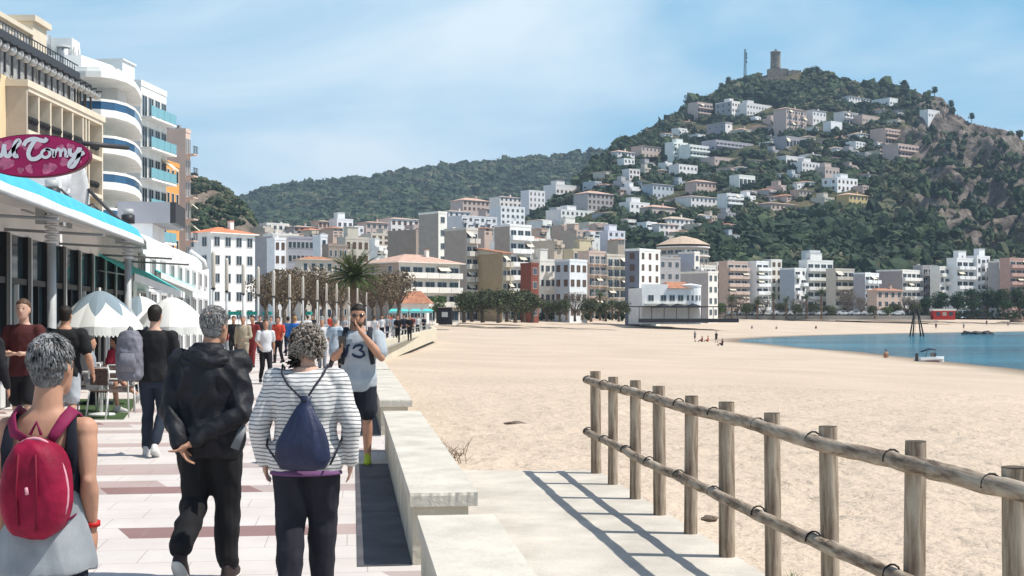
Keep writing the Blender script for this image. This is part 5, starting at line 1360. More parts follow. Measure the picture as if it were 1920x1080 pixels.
big = lamp(True); small = lamp(False); bigu = smallu = False
for (px, yt), lb in zip(LPS, LPL):
    d = (4.14 - 1.7 if px < 300 else 2.3) * F / (HZ - yt); p = P(px, HZ, d); p.z = gz(d)
    if px < 300:
        o = big if not bigu else copy_tree(big); bigu = True
    else:
        o = small if not smallu else copy_tree(small); smallu = True
    o.location = p; tag(o, lb, 'lamp post', 'lamp posts along the promenade')

# ---------------------------------------------------------------- umbrellas, tables, chairs of the terrace
UG = mat('umbrella_grey', (.20, .26, .29), .85, .1, 2); UW = mat('umbrella_white', (.68, .68, .64), .85, .06, 2); PLE = mat('umbrella_pole', (.5, .5, .48), .5)
def umbrella(px, d, top, rim, r, label, greypanels):
    p = P(px, HZ, d); p.z = 0; root = empty('parasol', p, R(11), label, 'parasol', 'cafe parasols')
    m_ = MB(); n_ = 8; sub = 8; N = n_ * sub; rings = 14
    vs = [(0, 0, top)]; 
    for i in range(1, rings + 1):
        t = i / rings; z = top - (top - rim) * t ** 1.7
        for k in range(N):
            a = 2 * math.pi * k / N; kk_ = k % sub; sag = (1 - abs(kk_ - sub / 2) / (sub / 2)) * .06 * t
            vs.append((r * t * math.cos(a) * (1 - sag), r * t * math.sin(a) * (1 - sag), z - sag * .3))
    um, n, b, L = node_mat('parasol_fabric'); b.inputs['Roughness'].default_value = .85
    tcn = nnew(n, 'ShaderNodeTexCoord'); sx = nnew(n, 'ShaderNodeSeparateXYZ'); L(tcn.outputs['Object'], sx.inputs[0]); X_, Y_ = sx.outputs[0], sx.outputs[1]
    nn_t[0] = n; 
    rad_ = M_('SQRT', M_('ADD', M_('MULTIPLY', X_, X_), M_('MULTIPLY', Y_, Y_))); an = M_('FRACT', M_('DIVIDE', M_('ADD', M_('ARCTAN2', Y_, X_), 6.2831853), 6.2831853 / 8))
    tri = M_('ABSOLUTE', M_('SUBTRACT', an, .5)); lim = M_('MULTIPLY_ADD', M_('MULTIPLY', tri, 2.0), r * .33, r * .50 if greypanels else -1.0); gg = M_('LESS_THAN', rad_, lim)
    if greypanels == 'left': gg = M_('MULTIPLY', gg, M_('LESS_THAN', M_('ADD', X_, M_('MULTIPLY', Y_, .2)), 0))
    mx = nnew(n, 'ShaderNodeMixRGB'); mx.inputs[1].default_value = (.68, .68, .64, 1); mx.inputs[2].default_value = (.20, .26, .30, 1); L(gg, mx.inputs[0]); L(mx.outputs[0], b.inputs['Base Color'])
    nn_t[0] = None
    o_ = len(m_.v); m_.v += vs; mu = m_.mi(um); mw_ = m_.mi(UW)
    for k in range(N):
        a, b_ = 1 + k, 1 + (k + 1) % N; m_.f.append((0, a, b_)); m_.m.append(mu); m_.sm.append(False)
        for i in range(rings - 1):
            a, b_ = 1 + i * N + k, 1 + i * N + (k + 1) % N; m_.f.append((a, a + N, b_ + N, b_)); m_.m.append(mu); m_.sm.append(False)
    # scalloped valance
    o2 = len(m_.v); M2 = N * 2
    for k in range(M2):
        a = 2 * math.pi * k / M2; kk_ = (k / 2) % sub; sag = (1 - abs(kk_ - sub / 2) / (sub / 2)) * .06
        x, y = r * 1.0 * math.cos(a) * (1 - sag), r * math.sin(a) * (1 - sag)
        m_.v.append((x, y, rim - sag * .3)); m_.v.append((x * 1.01, y * 1.01, rim - .15 - (.05 if k % 2 else 0) - sag * .3))
    for k in range(M2):
        a, b_ = o2 + 2 * k, o2 + 2 * ((k + 1) % M2); m_.f.append((a, a + 1, b_ + 1, b_)); m_.m.append(mw_); m_.sm.append(False)
    m_.build('canopy', root)
    m_ = MB(); m_.tube([(0, 0, .05), (0, 0, top + .06)], .022, PLE, 8); m_.build('pole', root)
    m_ = MB(); m_.lathe([(.25, 0), (.25, .06), (.06, .1)], RAIL, 14); m_.build('base', root)
    for k in range(8): a = R(k * 45); m_ = MB(); m_.tube([(0, 0, top - .05), (r * .97 * math.cos(a), r * .97 * math.sin(a), rim + .02)], .008, PLE, 4); m_.build('rib', root)
umbrella(187, 24.5, 2.18, 1.50, .80, 'grey topped cafe parasol with scalloped white valance', 'all')
umbrella(262, 30, 2.16, 1.50, .85, 'grey and white parasol partly hidden behind the man with a grey backpack', 'left')
umbrella(322, 29, 2.12, 1.46, .82, 'white parasol between the black shirted man and the grey haired man', None)
CHM = mat('chair_white_tube', (.60, .60, .58), .4, metal=.0); CHW = mat('chair_weave', (.10, .07, .06), .8, .4, 20)
def chair_proto():
    root = empty('cafe_chair'); m_ = MB(); m_.box(-.21, .21, -.2, .2, .43, .455, CHW); m_.build('seat', root)
    m_ = MB(); m_.box(-.2, .2, .185, .205, .55, .82, CHW); m_.build('backrest', root)
    for sx_ in (-1, 1):
        m_ = MB(); m_.tube([(sx_ * .24, -.22, 0), (sx_ * .24, -.2, .64), (sx_ * .24, .2, .66), (sx_ * .22, .2, .84)], .014, CHM, 6); m_.build('arm_frame', root)
        m_ = MB(); m_.tube([(sx_ * .23, .27, 0), (sx_ * .22, .2, .45)], .014, CHM, 6); m_.build('leg', root)
    m_ = MB(); m_.tube([(-.22, .2, .84), (.22, .2, .84)], .014, CHM, 6); m_.build('top_rail', root)
    return root
ch = chair_proto(); used = False
for px, d, rz, lb in [(203, 21.2, 150, 'white framed cafe chair nearest the walkers beside the seated legs'), (226, 22.4, 200, 'white framed cafe chair right of the small table'), (184, 22.8, 60, 'white framed cafe chair behind the seated legs'),
                      (238, 24.5, 20, 'cafe chair under the parasol behind the grey backpack'), (170, 25, 100, 'cafe chair farthest back against the cafe glass'), (345, 27, 0, 'cafe chair under the white parasol')]:
    p = P(px, HZ, d); p.z = .008
    if not used: o = ch; used = True
    else: o = copy_tree(ch)
    o.location = p; o.rotation_euler = (0, 0, R(rz)); tag(o, lb, 'chair', 'white framed cafe chairs')
def table(px, d, lb):
    p = P(px, HZ, d); p.z = .008; root = empty('cafe_table', p, 0, lb, 'table', 'small cafe tables'); m_ = MB(); m_.lathe([(.33, .72), (.34, .735), (.33, .75)], CHM, 20); m_.build('tabletop', root)
    m_ = MB(); m_.tube([(0, 0, .02), (0, 0, .72)], .03, CHM, 8); m_.build('leg', root); m_ = MB(); m_.lathe([(.24, .0), (.22, .03), (.03, .05)], CHM, 16); m_.build('base', root)
table(190, 21.8, 'small white round table beside the crossed legs'); table(345, 26, 'small table under the white parasol')
tf = mat('green_turf', (.05, .09, .03), .9, .4, 30, .004, 80)
m_ = MB(); q = [P(150, HZ, 20.9), P(232, HZ, 20.9), P(262, HZ, 26), P(150, HZ, 26)]; m_.add([(v.x, v.y, .009) for v in q], [(0, 1, 2, 3)], tf); m_.build('terrace_turf', kind='structure', label='green artificial turf under the cafe chairs')
# ---------------------------------------------------------------- people
def remeshed(mb, name, m, vox, smooth=3, folds=0, ffreq=9, fst=(1, 1, .45), seed=0, parent=None, label=None, col=None):
    me = mb.mesh(name + '_src'); ob = bpy.data.objects.new(name + '_src', me); COL.objects.link(ob)
    md = ob.modifiers.new('r', 'REMESH'); md.mode = 'VOXEL'; md.voxel_size = vox; md.use_smooth_shade = True
    sm = ob.modifiers.new('s', 'SMOOTH'); sm.factor = .5; sm.iterations = smooth
    dg = bpy.context.evaluated_depsgraph_get(); ev = ob.evaluated_get(dg)
    nm = bpy.data.meshes.new_from_object(ev, depsgraph=dg)
    bpy.data.objects.remove(ob); bpy.data.meshes.remove(me)
    nm.name = name; nm.materials.clear(); nm.materials.append(m)
    nv = len(nm.vertices)
    if folds and nv:
        co = np.empty(nv * 3, np.float32); nm.vertices.foreach_get('co', co); co = co.reshape(-1, 3)
        no = np.empty(nv * 3, np.float32); nm.vertex_normals.foreach_get('vector', no); no = no.reshape(-1, 3)
        p = co * np.array(fst) * ffreq + seed * 3.7
        q = np.sin(p[:, 0] * 1.9 + 1.4 * np.sin(p[:, 2] * 1.7 + p[:, 1])) + np.sin(p[:, 1] * 2.3 + p[:, 2] * 2.9 + 1.2 * np.sin(p[:, 0] * 1.3)) + .6 * np.sin(p[:, 2] * 5.1 + p[:, 0] * 3 + 2 * np.sin(p[:, 1] * 2.2))
        q = 1 - np.abs(q / 1.3)
        q2 = np.sin(p[:, 0] * 4.1 + 2 * np.sin(p[:, 2] * 3.3)) * np.sin(p[:, 2] * 6.3 + p[:, 1] * 4 + 1.5 * np.sin(p[:, 0] * 2.9)); co = co + no * ((q + .45 * q2)[:, None] * folds)
        nm.vertices.foreach_set('co', co.ravel())
    nm.polygons.foreach_set('use_smooth', np.ones(len(nm.polygons), bool)); nm.update()
    return link(name, nm, parent, label)
SKIN = mat('skin_tan', (.46, .245, .16), .6, .12, 8, spec=.35); SKIN2 = mat('skin_pale', (.56, .34, .25), .6, .1, 8, spec=.35); SKIN3 = mat('skin_brown', (.34, .17, .105), .6, .12, 8, spec=.35)
def cloth(name, c, var=.12, rough=.85, sc=6, **k): return mat('cloth_' + name, c, rough, var, sc, .0015, 300, **k)
BLK = cloth('black', (.012, .012, .015)); NVY = cloth('navy', (.014, .018, .035)); WHC = cloth('white', (.62, .62, .63)); GRC = cloth('grey', (.25, .27, .29)); LGC = cloth('light_grey', (.40, .43, .46))
HAIRD = mat('hair_dark', (.018, .013, .010), .6, .4, 60, .002, 150); HAIRG = mat('hair_grey', (.10, .095, .09), .65, col2=(.42, .41, .40), scale=38, bump=.003, bscale=160); HAIRB = mat('hair_brown', (.09, .05, .03), .6, .4, 60, .002, 150)
HAIRG2 = mat('hair_salt_pepper', (.035, .033, .033), .65, col2=(.33, .33, .33), scale=22, bump=.003, bscale=160)
HAIRC = mat('hair_curly', (.10, .075, .055), .65, col2=(.38, .34, .30), scale=30, bump=.003, bscale=160)
def V3(t): return Vector(t)
def person(px, d, h, label, yaw=0, top=BLK, bottom=BLK, sleeve='short', legs='long', hair=HAIRD, skin=SKIN, vox=.012, J=None, girth=1.0, hem=.86, head_yaw=0, head_pitch=0,
           shoes=None, hairstyle='short', hands=True, folds=.006, z=None, group=None, legwide=1.0, topskin=False, shoulders=1.0, name='person', hip=1.0, tfolds=None, armr=1.0, fing=None, ground=None, legcut=.42, X=None):
    p = P(px, HZ, d); p.z = gz(d) + .004 if ground is None else ground
    if z is not None: p.z = z
    root = empty(name, p, R(yaw), label, 'person', group)
    k = h / 1.75; g = girth
    j = dict(pel=(0, 0, .94), che=(0, .0, 1.28), neck=(0, -.005, 1.47), head=(0, .02, 1.635),
             shL=(-.180, 0, 1.385), shR=(.180, 0, 1.385), elL=(-.245, -.03, 1.12), elR=(.245, -.03, 1.12), wrL=(-.265, .06, .88), wrR=(.265, .06, .88),
             hiL=(-.09, 0, .90), hiR=(.09, 0, .90), knL=(-.10, .10, .50), knR=(.10, -.02, .49), anL=(-.10, .12, .09), anR=(.10, -.22, .14), toL=(-.11, .16, .0), toR=(.11, .12, -.03))
    if J: j.update(J)
    j = {a: V3(b_) for a, b_ in j.items()}
    for a in ('shL', 'shR'): j[a].x *= shoulders
    S = Matrix.Scale(k, 4)
    lean = lambda zz: j['pel'].lerp(j['che'], (zz - .94) / .34) if zz < 1.28 else j['che'].lerp(j['neck'], min((zz - 1.28) / .19, 1.2))
    seated = abs(j['knL'].z - j['hiL'].z) < .25
    def torso(mb, add, z0, z1, m, hipk=1.0):
        secs = [(.80, .135, .10), (.86, .16 * hipk, .115), (.94, .168 * hipk, .12), (1.02, .152, .11), (1.10, .147, .107), (1.2, .160, .118), (1.28, .172, .122), (1.36, .178, .114), (1.42, .150, .092), (1.46, .085, .068), (1.49, .058, .058)]
        rings = []
        for zz, rx, ry in secs:
            if zz < z0 - .001 or zz > z1 + .001: continue
            c = lean(zz); off = j['pel'].z - .94
            sh = shoulders if zz > 1.2 else 1
            rings.append((c.x, c.y, (c.z if seated or off else zz), rx * g * sh + add, ry * g + add))
        # exact hem ring
        if z0 > .80:
            i0 = interp(z0, [(a, b_) for a, b_, _ in secs]); i1 = interp(z0, [(a, c_) for a, _, c_ in secs]); c = lean(z0)
            rings.insert(0, (c.x, c.y, c.z, i0 * g * (hipk if z0 < 1 else 1) + add, i1 * g + add))
        mb.loft(rings, m, 20, M=S)
    def limb(mb, pts, rad, m, n=12):
        # rounded ends
        pts = [Vector(q) for q in pts]
        mb.tube(pts, rad, m, n, M=S); mb.ball(pts[0], rad[0], m, 10, M=S); mb.ball(pts[-1], rad[-1] * .98, m, 10, M=S)
    def arm_pts(s): a, b_, c = j['sh' + s], j['el' + s], j['wr' + s]; return a, b_, c
    def leg_pts(s): return j['hi' + s], j['kn' + s], j['an' + s]
    DM = MATS.get('skin_tan')
    # ---- body, one continuous skin
    mb = MB(); torso(mb, -.006, .80, 1.5, DM, hip)
    q = j['neck']; hd = j['head']
    limb(mb, [q - Vector((0, 0, .05)), q.lerp(hd, .5), hd - Vector((0, .0, .03))], [.062, .054, .052], DM)
    HM = S @ Matrix.Translation(hd) @ Matrix.Rotation(R(head_yaw), 4, 'Z') @ Matrix.Rotation(R(head_pitch), 4, 'X')
    mb.loft([(0, .052, -.122, .02, .022), (0, .046, -.112, .038, .042), (0, .030, -.085, .054, .066), (0, .014, -.045, .066, .086), (0, .004, 0, .073, .094), (0, -.002, .045, .076, .098), (0, -.006, .08, .066, .086), (0, -.008, .105, .042, .055), (0, -.008, .116, .012, .015)], DM, 20, M=HM)
    mb.tube([(0, .092, .015), (0, .112, -.025), (0, .098, -.035)], [.010, .015, .011], DM, 8, M=HM)
    mb.ball((0, .088, -.062), .016, DM, 8, (1.5, .7, .55), M=HM)
    for s_ in (-1, 1): mb.ball((s_ * .077, -.004, -.012), .026, DM, 8, (.35, .75, 1.15), M=HM)
    for s in 'LR':
        a, b_, c = arm_pts(s); ar = armr * (g ** .5) * (.82 if sleeve in ('jacket', 'long') else .97)
        limb(mb, [a, a.lerp(b_, .28), a.lerp(b_, .6), a.lerp(b_, .88), b_], [.054 * ar, .053 * ar, .046 * ar, .036 * ar, .037 * ar], DM); limb(mb, [b_, b_.lerp(c, .22), b_.lerp(c, .5), b_.lerp(c, .85), c], [.037 * ar, .043 * ar, .037 * ar, .026 * ar, .0265 * ar], DM)
        mb.ball(b_ + Vector((0, -.018, 0)), .026 * ar, DM, 8, M=S)
        mb.ball(a, .062 * ar, DM, 10, M=S); limb(mb, [q.lerp(a, .1) - Vector((0, 0, .03)), q.lerp(a, .55) - Vector((0, 0, .020)), a], [.045, .045 * ar, .052 * ar], DM)
        # hand: palm, four fingers, thumb
        dr = (c - b_).normalized(); 
        if fing and s in fing: dr = V3(fing[s]).normalized()
        sd = -1 if s == 'L' else 1
        side = Vector((0, 1, 0)) - dr * dr.y
        if side.length < .3: side = Vector((0, 0, 1)) - dr * dr.z
        side.normalize(); nrm = dr.cross(side).normalized()
        pc = c + dr * .045; Mx = Matrix((side, dr, nrm)).transposed().to_4x4(); Mx.translation = pc
        mb.ball((0, 0, 0), .045, DM, 10, (.92, 1.0, .40), M=S @ Mx)
        cr = nrm * (-sd)
        if hands:
            for i, (o_, ln) in enumerate([(-.031, .058), (-.011, .070), (.010, .074), (.031, .066)]):
                r0 = c + dr * .075 + side * o_; r1 = r0 + dr * ln * .5 + cr * .006 + side * o_ * .15; r2 = r1 + (dr * .8 + cr * .5).normalized() * ln * .5
                mb.tube([r0 - dr * .02, r0, r1, r2], [.0095, .0095, .0088, .0070], DM, 8, M=S); mb.ball(r2, .0072, DM, 6, M=S)
            t0 = c + dr * .025 + side * .035; t1 = t0 + side * .024 + dr * .03 + cr * .008; t2 = t1 + dr * .028 + cr * .01
            mb.tube([t0, t1, t2], [.0125, .0105, .008], DM, 8, M=S); mb.ball(t2, .008, DM, 6, M=S)
        else: mb.ball(c + dr * .09 + cr * .01, .034, DM, 8, (.8, .9, .6), M=S)
        a, b_, c = leg_pts(s); lr = g ** .6
        mid = b_.lerp(c, .33) + Vector((0, -.018, 0))
        limb(mb, [a, a.lerp(b_, .5), b_], [.083 * lr, .068 * lr, .051 * lr], DM); limb(mb, [b_, mid, c], [.050 * lr, .053 * lr, .034 * lr], DM)
        mb.ball(c + (V3(j['to' + s]) * .2), .034, DM, 8, (.8, 1.0, .6), M=S)
    body = remeshed(mb, 'body', skin, vox, 3, parent=root)
    # ---- top
    tm = MB(); gq = max(armr, 1.0) * g ** .5
    torso(tm, .016, hem, 1.47 if sleeve != 'tank' else 1.30, DM, hip if hem < .95 else 1)
    if sleeve != 'tank':
        for s in 'LR':
            a, b_, c = arm_pts(s); tm.ball(a, .064 * gq + .014, DM, 12, M=S); limb(tm, [j['neck'].lerp(a, .12) - Vector((0, 0, .045)), j['neck'].lerp(a, .55) - Vector((0, 0, .022)), a + Vector((0, 0, .01))], [.052 * gq, .056 * gq, .062 * gq], DM)
            ex = .016 * armr
            if sleeve == 'short': e = a.lerp(b_, .72); limb(tm, [a, e], [.062 * gq + .012, .058 * gq + .012], DM)
            else: limb(tm, [a, a.lerp(b_, .5), b_], [.072 * armr, .062 * armr, .055 * armr], DM); limb(tm, [b_, b_.lerp(c, .5), c - (c - b_) * .06], [.055 * armr, .05 * armr, .040 * armr], DM)
    t_o = remeshed(tm, 'jacket' if sleeve == 'jacket' else ('top' if sleeve == 'tank' else 'shirt'), top, vox, 3, (tfolds if tfolds is not None else folds), seed=len(label), parent=root)
    # ---- trousers / shorts
    bm_ = MB(); torso(bm_, .010 if hem > .9 else .001, .80, 1.02 if hem > .9 else max(hem + .06, .94), DM, hip)
    for s in 'LR':
        a, b_, c = leg_pts(s); lr = g ** .6
        if legs == 'long': limb(bm_, [a, a.lerp(b_, .5), b_], [.098 * lr * legwide, .085 * lr * legwide, .070 * lr * legwide], DM); limb(bm_, [b_, b_.lerp(c, .5), c + Vector((0, 0, .02))], [.070 * lr * legwide, .064 * lr * legwide, .056 * lr * legwide], DM)
        else: e = a.lerp(b_, legcut + .35 if legs == 'shorts' else .9); limb(bm_, [a, e], [.100 * lr, .092 * lr * legwide], DM)
    remeshed(bm_, 'trousers' if legs == 'long' else 'shorts', bottom, vox, 3, folds * .9, seed=len(label) + 5, parent=root)
    # ---- shoes
    sm_ = shoes or BLK
    for s in 'LR':
        c = j['an' + s]; t = j['to' + s]; f = Vector((t.x * .2, .27, t.z)) if abs(t.z) < .06 else Vector((0, .27 * math.cos(math.asin(max(-.9, min(.9, t.z / .27)))), t.z))
        if seated: f = Vector((t.x, t.y, t.z)).normalized() * .25 if t.length > .2 else f
        f = f.normalized(); heel = c + Vector((0, -.045, 0)) - Vector((0, 0, .045)); m2 = MB()
        u_ = Vector((1, 0, 0)); w_ = u_.cross(f).normalized(); Mf = Matrix((u_, f, w_)).transposed().to_4x4(); Mf.translation = heel
        m2.loft([(0, .10, -.042, .040, .142), (0, .10, -.02, .043, .146), (0, .085, .01, .040, .125), (0, .05, .035, .036, .08), (0, .035, .07, .037, .046)], sm_, 14, M=S @ Mf, p=2.6)
        so = m2.build('shoe', root)
        m3 = MB(); m3.loft([(0, .10, -.056, .043, .146), (0, .10, -.0425, .044, .147)], SOLE, 14, M=S @ Mf, p=2.6); m3.build('sole', so)
    # ---- hair
    if hair:
        hm = MB()
        hm.loft([(0, -.045, -.07, .050, .042), (0, -.040, -.045, .064, .052), (0, -.030, -.01, .074, .066), (0, -.020, .035, .083, .086), (0, -.008, .070, .080, .096), (0, -.006, .098, .062, .078), (0, -.008, .122, .034, .042), (0, -.008, .130, .01, .01)], hair, 20, M=HM)
        if hairstyle == 'short': remeshed(hm, 'hair', hair, max(vox * .9, .008), 2, .003, 60, (1, 1, 1), parent=root)
        else:
            rn = random.Random(len(label)); hm.v = [tuple(HM @ (Vector((0, -.01, .02)) + (HM.inverted() @ Vector(v) - Vector((0, -.01, .02))) * (.93 if hairstyle == 'crop' else 1.04))) for v in hm.v]
            N = 420 if hairstyle == 'curly' else 1500
            for i in range(N):
                th_ = rn.uniform(0, 6.283); ph_ = math.acos(rn.uniform(-.75, 1)); dx, dy, dz = math.sin(ph_) * math.cos(th_), math.sin(ph_) * math.sin(th_), math.cos(ph_)
                if dy > .35 and dz < .45: continue
                if hairstyle == 'crop':
                    b0 = Vector((dx * .076, -.010 + dy * .092, .018 + dz * .102)); 
                    if dz < -.1: b0 = Vector((dx * .064, -.026 + dy * .068, .008 + dz * .105))
                    t_ = Vector((rn.uniform(-.5, .5), rn.uniform(-.3, .3), -1 if dz < .7 else rn.uniform(-.6, .2))); nn_ = Vector((dx, dy, dz)); t_ = (t_ - nn_ * t_.dot(nn_)).normalized(); l = rn.uniform(.02, .038)
                    if dz > .3: l *= 1.25
                    hm.tube([b0, b0 + t_ * l * .5 + nn_ * .007, b0 + t_ * l + nn_ * .003], [.0042, .0035, .001], hair, 4, M=HM)
                else:
                    R0 = Vector((dx * .092, -.014 + dy * .104, .012 + dz * .112)); rr_2 = rn.uniform(.008, .016); ax1 = Vector((rn.gauss(0, 1), rn.gauss(0, 1), rn.gauss(0, 1))).normalized(); ax2 = ax1.cross(Vector((dx, dy, dz))).normalized()
                    pts = [R0 + Vector((dx, dy, dz)) * rr_2 * .6 + ax1 * rr_2 * math.cos(q_) + ax2 * rr_2 * math.sin(q_) + Vector((dx, dy, dz - .3)) * .0035 * q_ for q_ in [k_ * .9 for k_ in range(8)]]
                    hm.tube(pts, [.006] * 7 + [.002], hair, 4, M=HM)
            hm.build('hair', root)
    # face details
    return root, S, j, HM
SOLE = mat('shoe_sole', (.60, .59, .56), .7)
def pobj(mb, name, root, **k): o = mb.build(name, root, **k); return o

# 1. woman with the red backpack
navt = cloth('navy_top', (.012, .014, .024))
w1, S1, j1, H1 = person(88, 4.70, 1.625, 'woman with cropped grey hair and navy tank top walking away at the left edge', yaw=0, top=navt, bottom=cloth('navy_legging', (.012, .015, .03)), sleeve='tank', hair=HAIRG2, hairstyle='crop', skin=SKIN, vox=.0075, folds=.003, hem=.92,
    J=dict(elR=(.178, -.04, 1.18), wrR=(.172, .02, .985), elL=(-.178, -.04, 1.18), wrL=(-.19, .03, .985), shR=(.150, 0, 1.375), shL=(-.150, 0, 1.375), head=(0.012, .02, 1.628), knL=(-.1, .12, .5), anL=(-.1, .14, .09)), head_yaw=-13, girth=.84, legwide=.86, armr=.98, hands=True, fing={'R': (.02, .12, -1)})
mb = MB()                                             # tank top shoulder bands reaching over the shoulders
for s_ in (-1, 1):
    mb = MB(); mb.tube([(s_ * .105, -.092, 1.22), (s_ * .126, -.084, 1.31), (s_ * .122, -.070, 1.38), (s_ * .112, -.03, 1.437), (s_ * .108, .05, 1.42), (s_ * .11, .09, 1.32)], [.040, .026, .020, .018, .018, .03], DMX if False else navt, 10, flat=.22, ax=(0, 1, 0), M=S1); mb.build('shoulder_band', w1)
grs = cloth('grey_sweater', (.27, .29, .31), .18)
mb = MB(); mb.loft([(-.005, .0, .825, .196, .185), (-.005, .0, .86, .194, .18), (-.005, .0, .95, .180, .160), (0, -.002, 1.03, .158, .134), (0, 0, 1.09, .152, .114), (0, 0, 1.14, .142, .106), (0, 0, 1.155, .13, .098)], grs, 24, M=S1)
o = remeshed(mb, 'tied_sweater', grs, .008, 2, .008, 9, (1, 1, .22), parent=w1)
mb = MB(); mb.tube([(.173, .016, 1.012), (.172, .018, .994)], [.033, .033], mat('red_bracelet', (.45, .01, .01), .5), 12, M=S1); mb.build('bracelet', w1)
def backpack_red():
    m1 = mat('backpack_red', (.24, .006, .034), .62, .3, 9, .002, 60, spec=.2); mt = mat('backpack_pink_trim', (.62, .30, .36), .6); ms_ = mat('strap_magenta', (.19, .008, .055), .7, .2, 20)
    root = empty('backpack', Vector(w1.location), 0, 'small oval red backpack on the back of the cropped grey haired woman', 'backpack')
    cx, cy, cz = .014, -.150, 1.082
    mb = MB(); prof = []
    n_ = 28; rows = 12
    # pillow shape: superellipse outline with domed back
    vs = []; fs = []
    for i in range(rows + 1):
        t = i / rows
        for k_ in range(n_):
            a = 2 * math.pi * k_ / n_; c_, s_ = math.cos(a), math.sin(a)
            wv = .116 * (1 + .10 * -s_); hx = wv * math.copysign(abs(c_) ** .8, c_); hz_ = (.178 if s_ > 0 else .18) * math.copysign(abs(s_) ** .85, s_)
            q = math.cos(t * math.pi / 2); vs.append((cx + hx * q ** .38 if q > 0 else cx, cy - .085 * math.sin(t * math.pi / 2) , cz + (hz_ * q ** .38 if q > 0 else 0)))
    for i in range(rows):
        for k_ in range(n_): fs.append((i * n_ + k_, i * n_ + (k_ + 1) % n_, (i + 1) * n_ + (k_ + 1) % n_, (i + 1) * n_ + k_))
    fs.append(tuple(range(n_ - 1, -1, -1)))
    vs2 = [(x, cy + .055, z) for x, y, z in vs[:n_]]; o_ = len(vs); vs += vs2
    fs = fs[:-1] + [(k_, o_ + k_, o_ + (k_ + 1) % n_, (k_ + 1) % n_) for k_ in range(n_)] + [tuple(range(o_ + n_ - 1, o_ - 1, -1))]
    mb.add(vs, fs, m1, True)
    remeshed(mb, 'bag', m1, .0055, 2, .0042, 13, (1.3, .6, .28), seed=2, parent=root)
    mb = MB(); pts = [(cx + .117 * math.cos(a) * (1 - .1 * math.sin(a)), cy - .012, cz + .179 * math.sin(a)) for a in [R(-30 + k_ * 10) for k_ in range(25)]]
    mb.tube(pts, .007, mt, 6); mb.build('piping', root)
    for x_, l_ in ((-.03, .17), (.03, .20)):
        mb = MB(); mb.tube([(cx + x_, cy - .082, cz + .13), (cx + x_ * 1.2, cy - .089, cz), (cx + x_, cy - .083, cz - l_ * .7)], .0045, mat('backpack_seam', (.16, .003, .02), .7), 5); mb.build('seam', root)
    mb = MB(); mb.tube([(cx, cy - .09, cz + .015), (cx + .006, cy - .093, cz - .01)], .006, mt, 6); mb.build('zip_pull', root)
    for s_ in (-1, 1):
        mb = MB(); q = Vector((-.035, 0, 0))
        pts = [Vector((cx + s_ * .045, cy + .03, cz + .17)), Vector((s_ * .075 - .006, -.105, 1.275)), Vector((s_ * .098, -.085, 1.325)), Vector((s_ * .105, -.02, 1.352)), Vector((s_ * .105, .05, 1.33)), Vector((s_ * .11, .10, 1.22)), Vector((s_ * .12, .11, 1.1)), Vector((s_ * .145, .02, .99)), Vector((cx + s_ * .10, cy + .03, cz - .12))]
        mb.tube(pts, [.016, .021, .024, .024, .022, .02, .010, .008, .008], ms_, 10, flat=.25, ax=(0, 1, .2)); mb.build('strap', root)
    mb = MB(); mb.tube([(cx - .02, cy + .0, cz + .19), (cx, cy + .01, cz + .235), (cx + .02, cy, cz + .19)], .006, ms_, 6); mb.build('handle', root)
backpack_red()

# 2. man in the black jacket, hands clasped behind the back
jkt = mat('jacket_nylon', (.013, .014, .019), .58, .3, 5, .003, 60, spec=.25); bpt = cloth('black_trousers', (.010, .010, .012))
m2, S2, j2, H2 = person(392, 8.2, 1.75, 'grey haired man in a dark hooded jacket, hands clasped behind his back', top=jkt, bottom=bpt, sleeve='jacket', hair=HAIRG, hairstyle='crop', skin=SKIN, vox=.008, folds=.0095, tfolds=.014, hem=.79, girth=1.30, shoulders=.98, armr=1.10, legwide=1.06, head_yaw=-22,
    J=dict(elL=(-.225, -.09, 1.09), elR=(.245, -.11, 1.09), wrL=(-.13, -.215, .885), wrR=(-.06, -.225, .90), knL=(-.085, .02, .53), anL=(-.12, -.25, .24), toL=(-.0, .1, -.17), knR=(.10, .06, .49), anR=(.10, .09, .09), toR=(.1, .16, 0), head=(.03, .03, 1.635)),
    fing={'L': (.5, -.1, -.9), 'R': (-.9, -.15, -.5)}, shoes=mat('dark_sneaker', (.03, .02, .02), .6, .3, 20))
mb = MB()
mb.loft([(0, -.075, 1.33, .03, .03), (0, -.095, 1.36, .13, .065), (0, -.085, 1.41, .165, .085), (0, -.065, 1.46, .145, .085), (0, -.035, 1.50, .10, .07), (0, -.01, 1.52, .078, .068)], jkt, 20, M=S2)
remeshed(mb, 'hood', jkt, .008, 3, .007, 12, (1, 1, 1.6), parent=m2)
mb = MB(); mb.tube([(.20, -.17, .86), (.25, -.135, 1.0)], [.03, .022], mat('grey_reflective', (.16, .17, .19), .5), 8, flat=.2, ax=(0, 1, 0), M=S2); mb.build('hem_strap', m2)

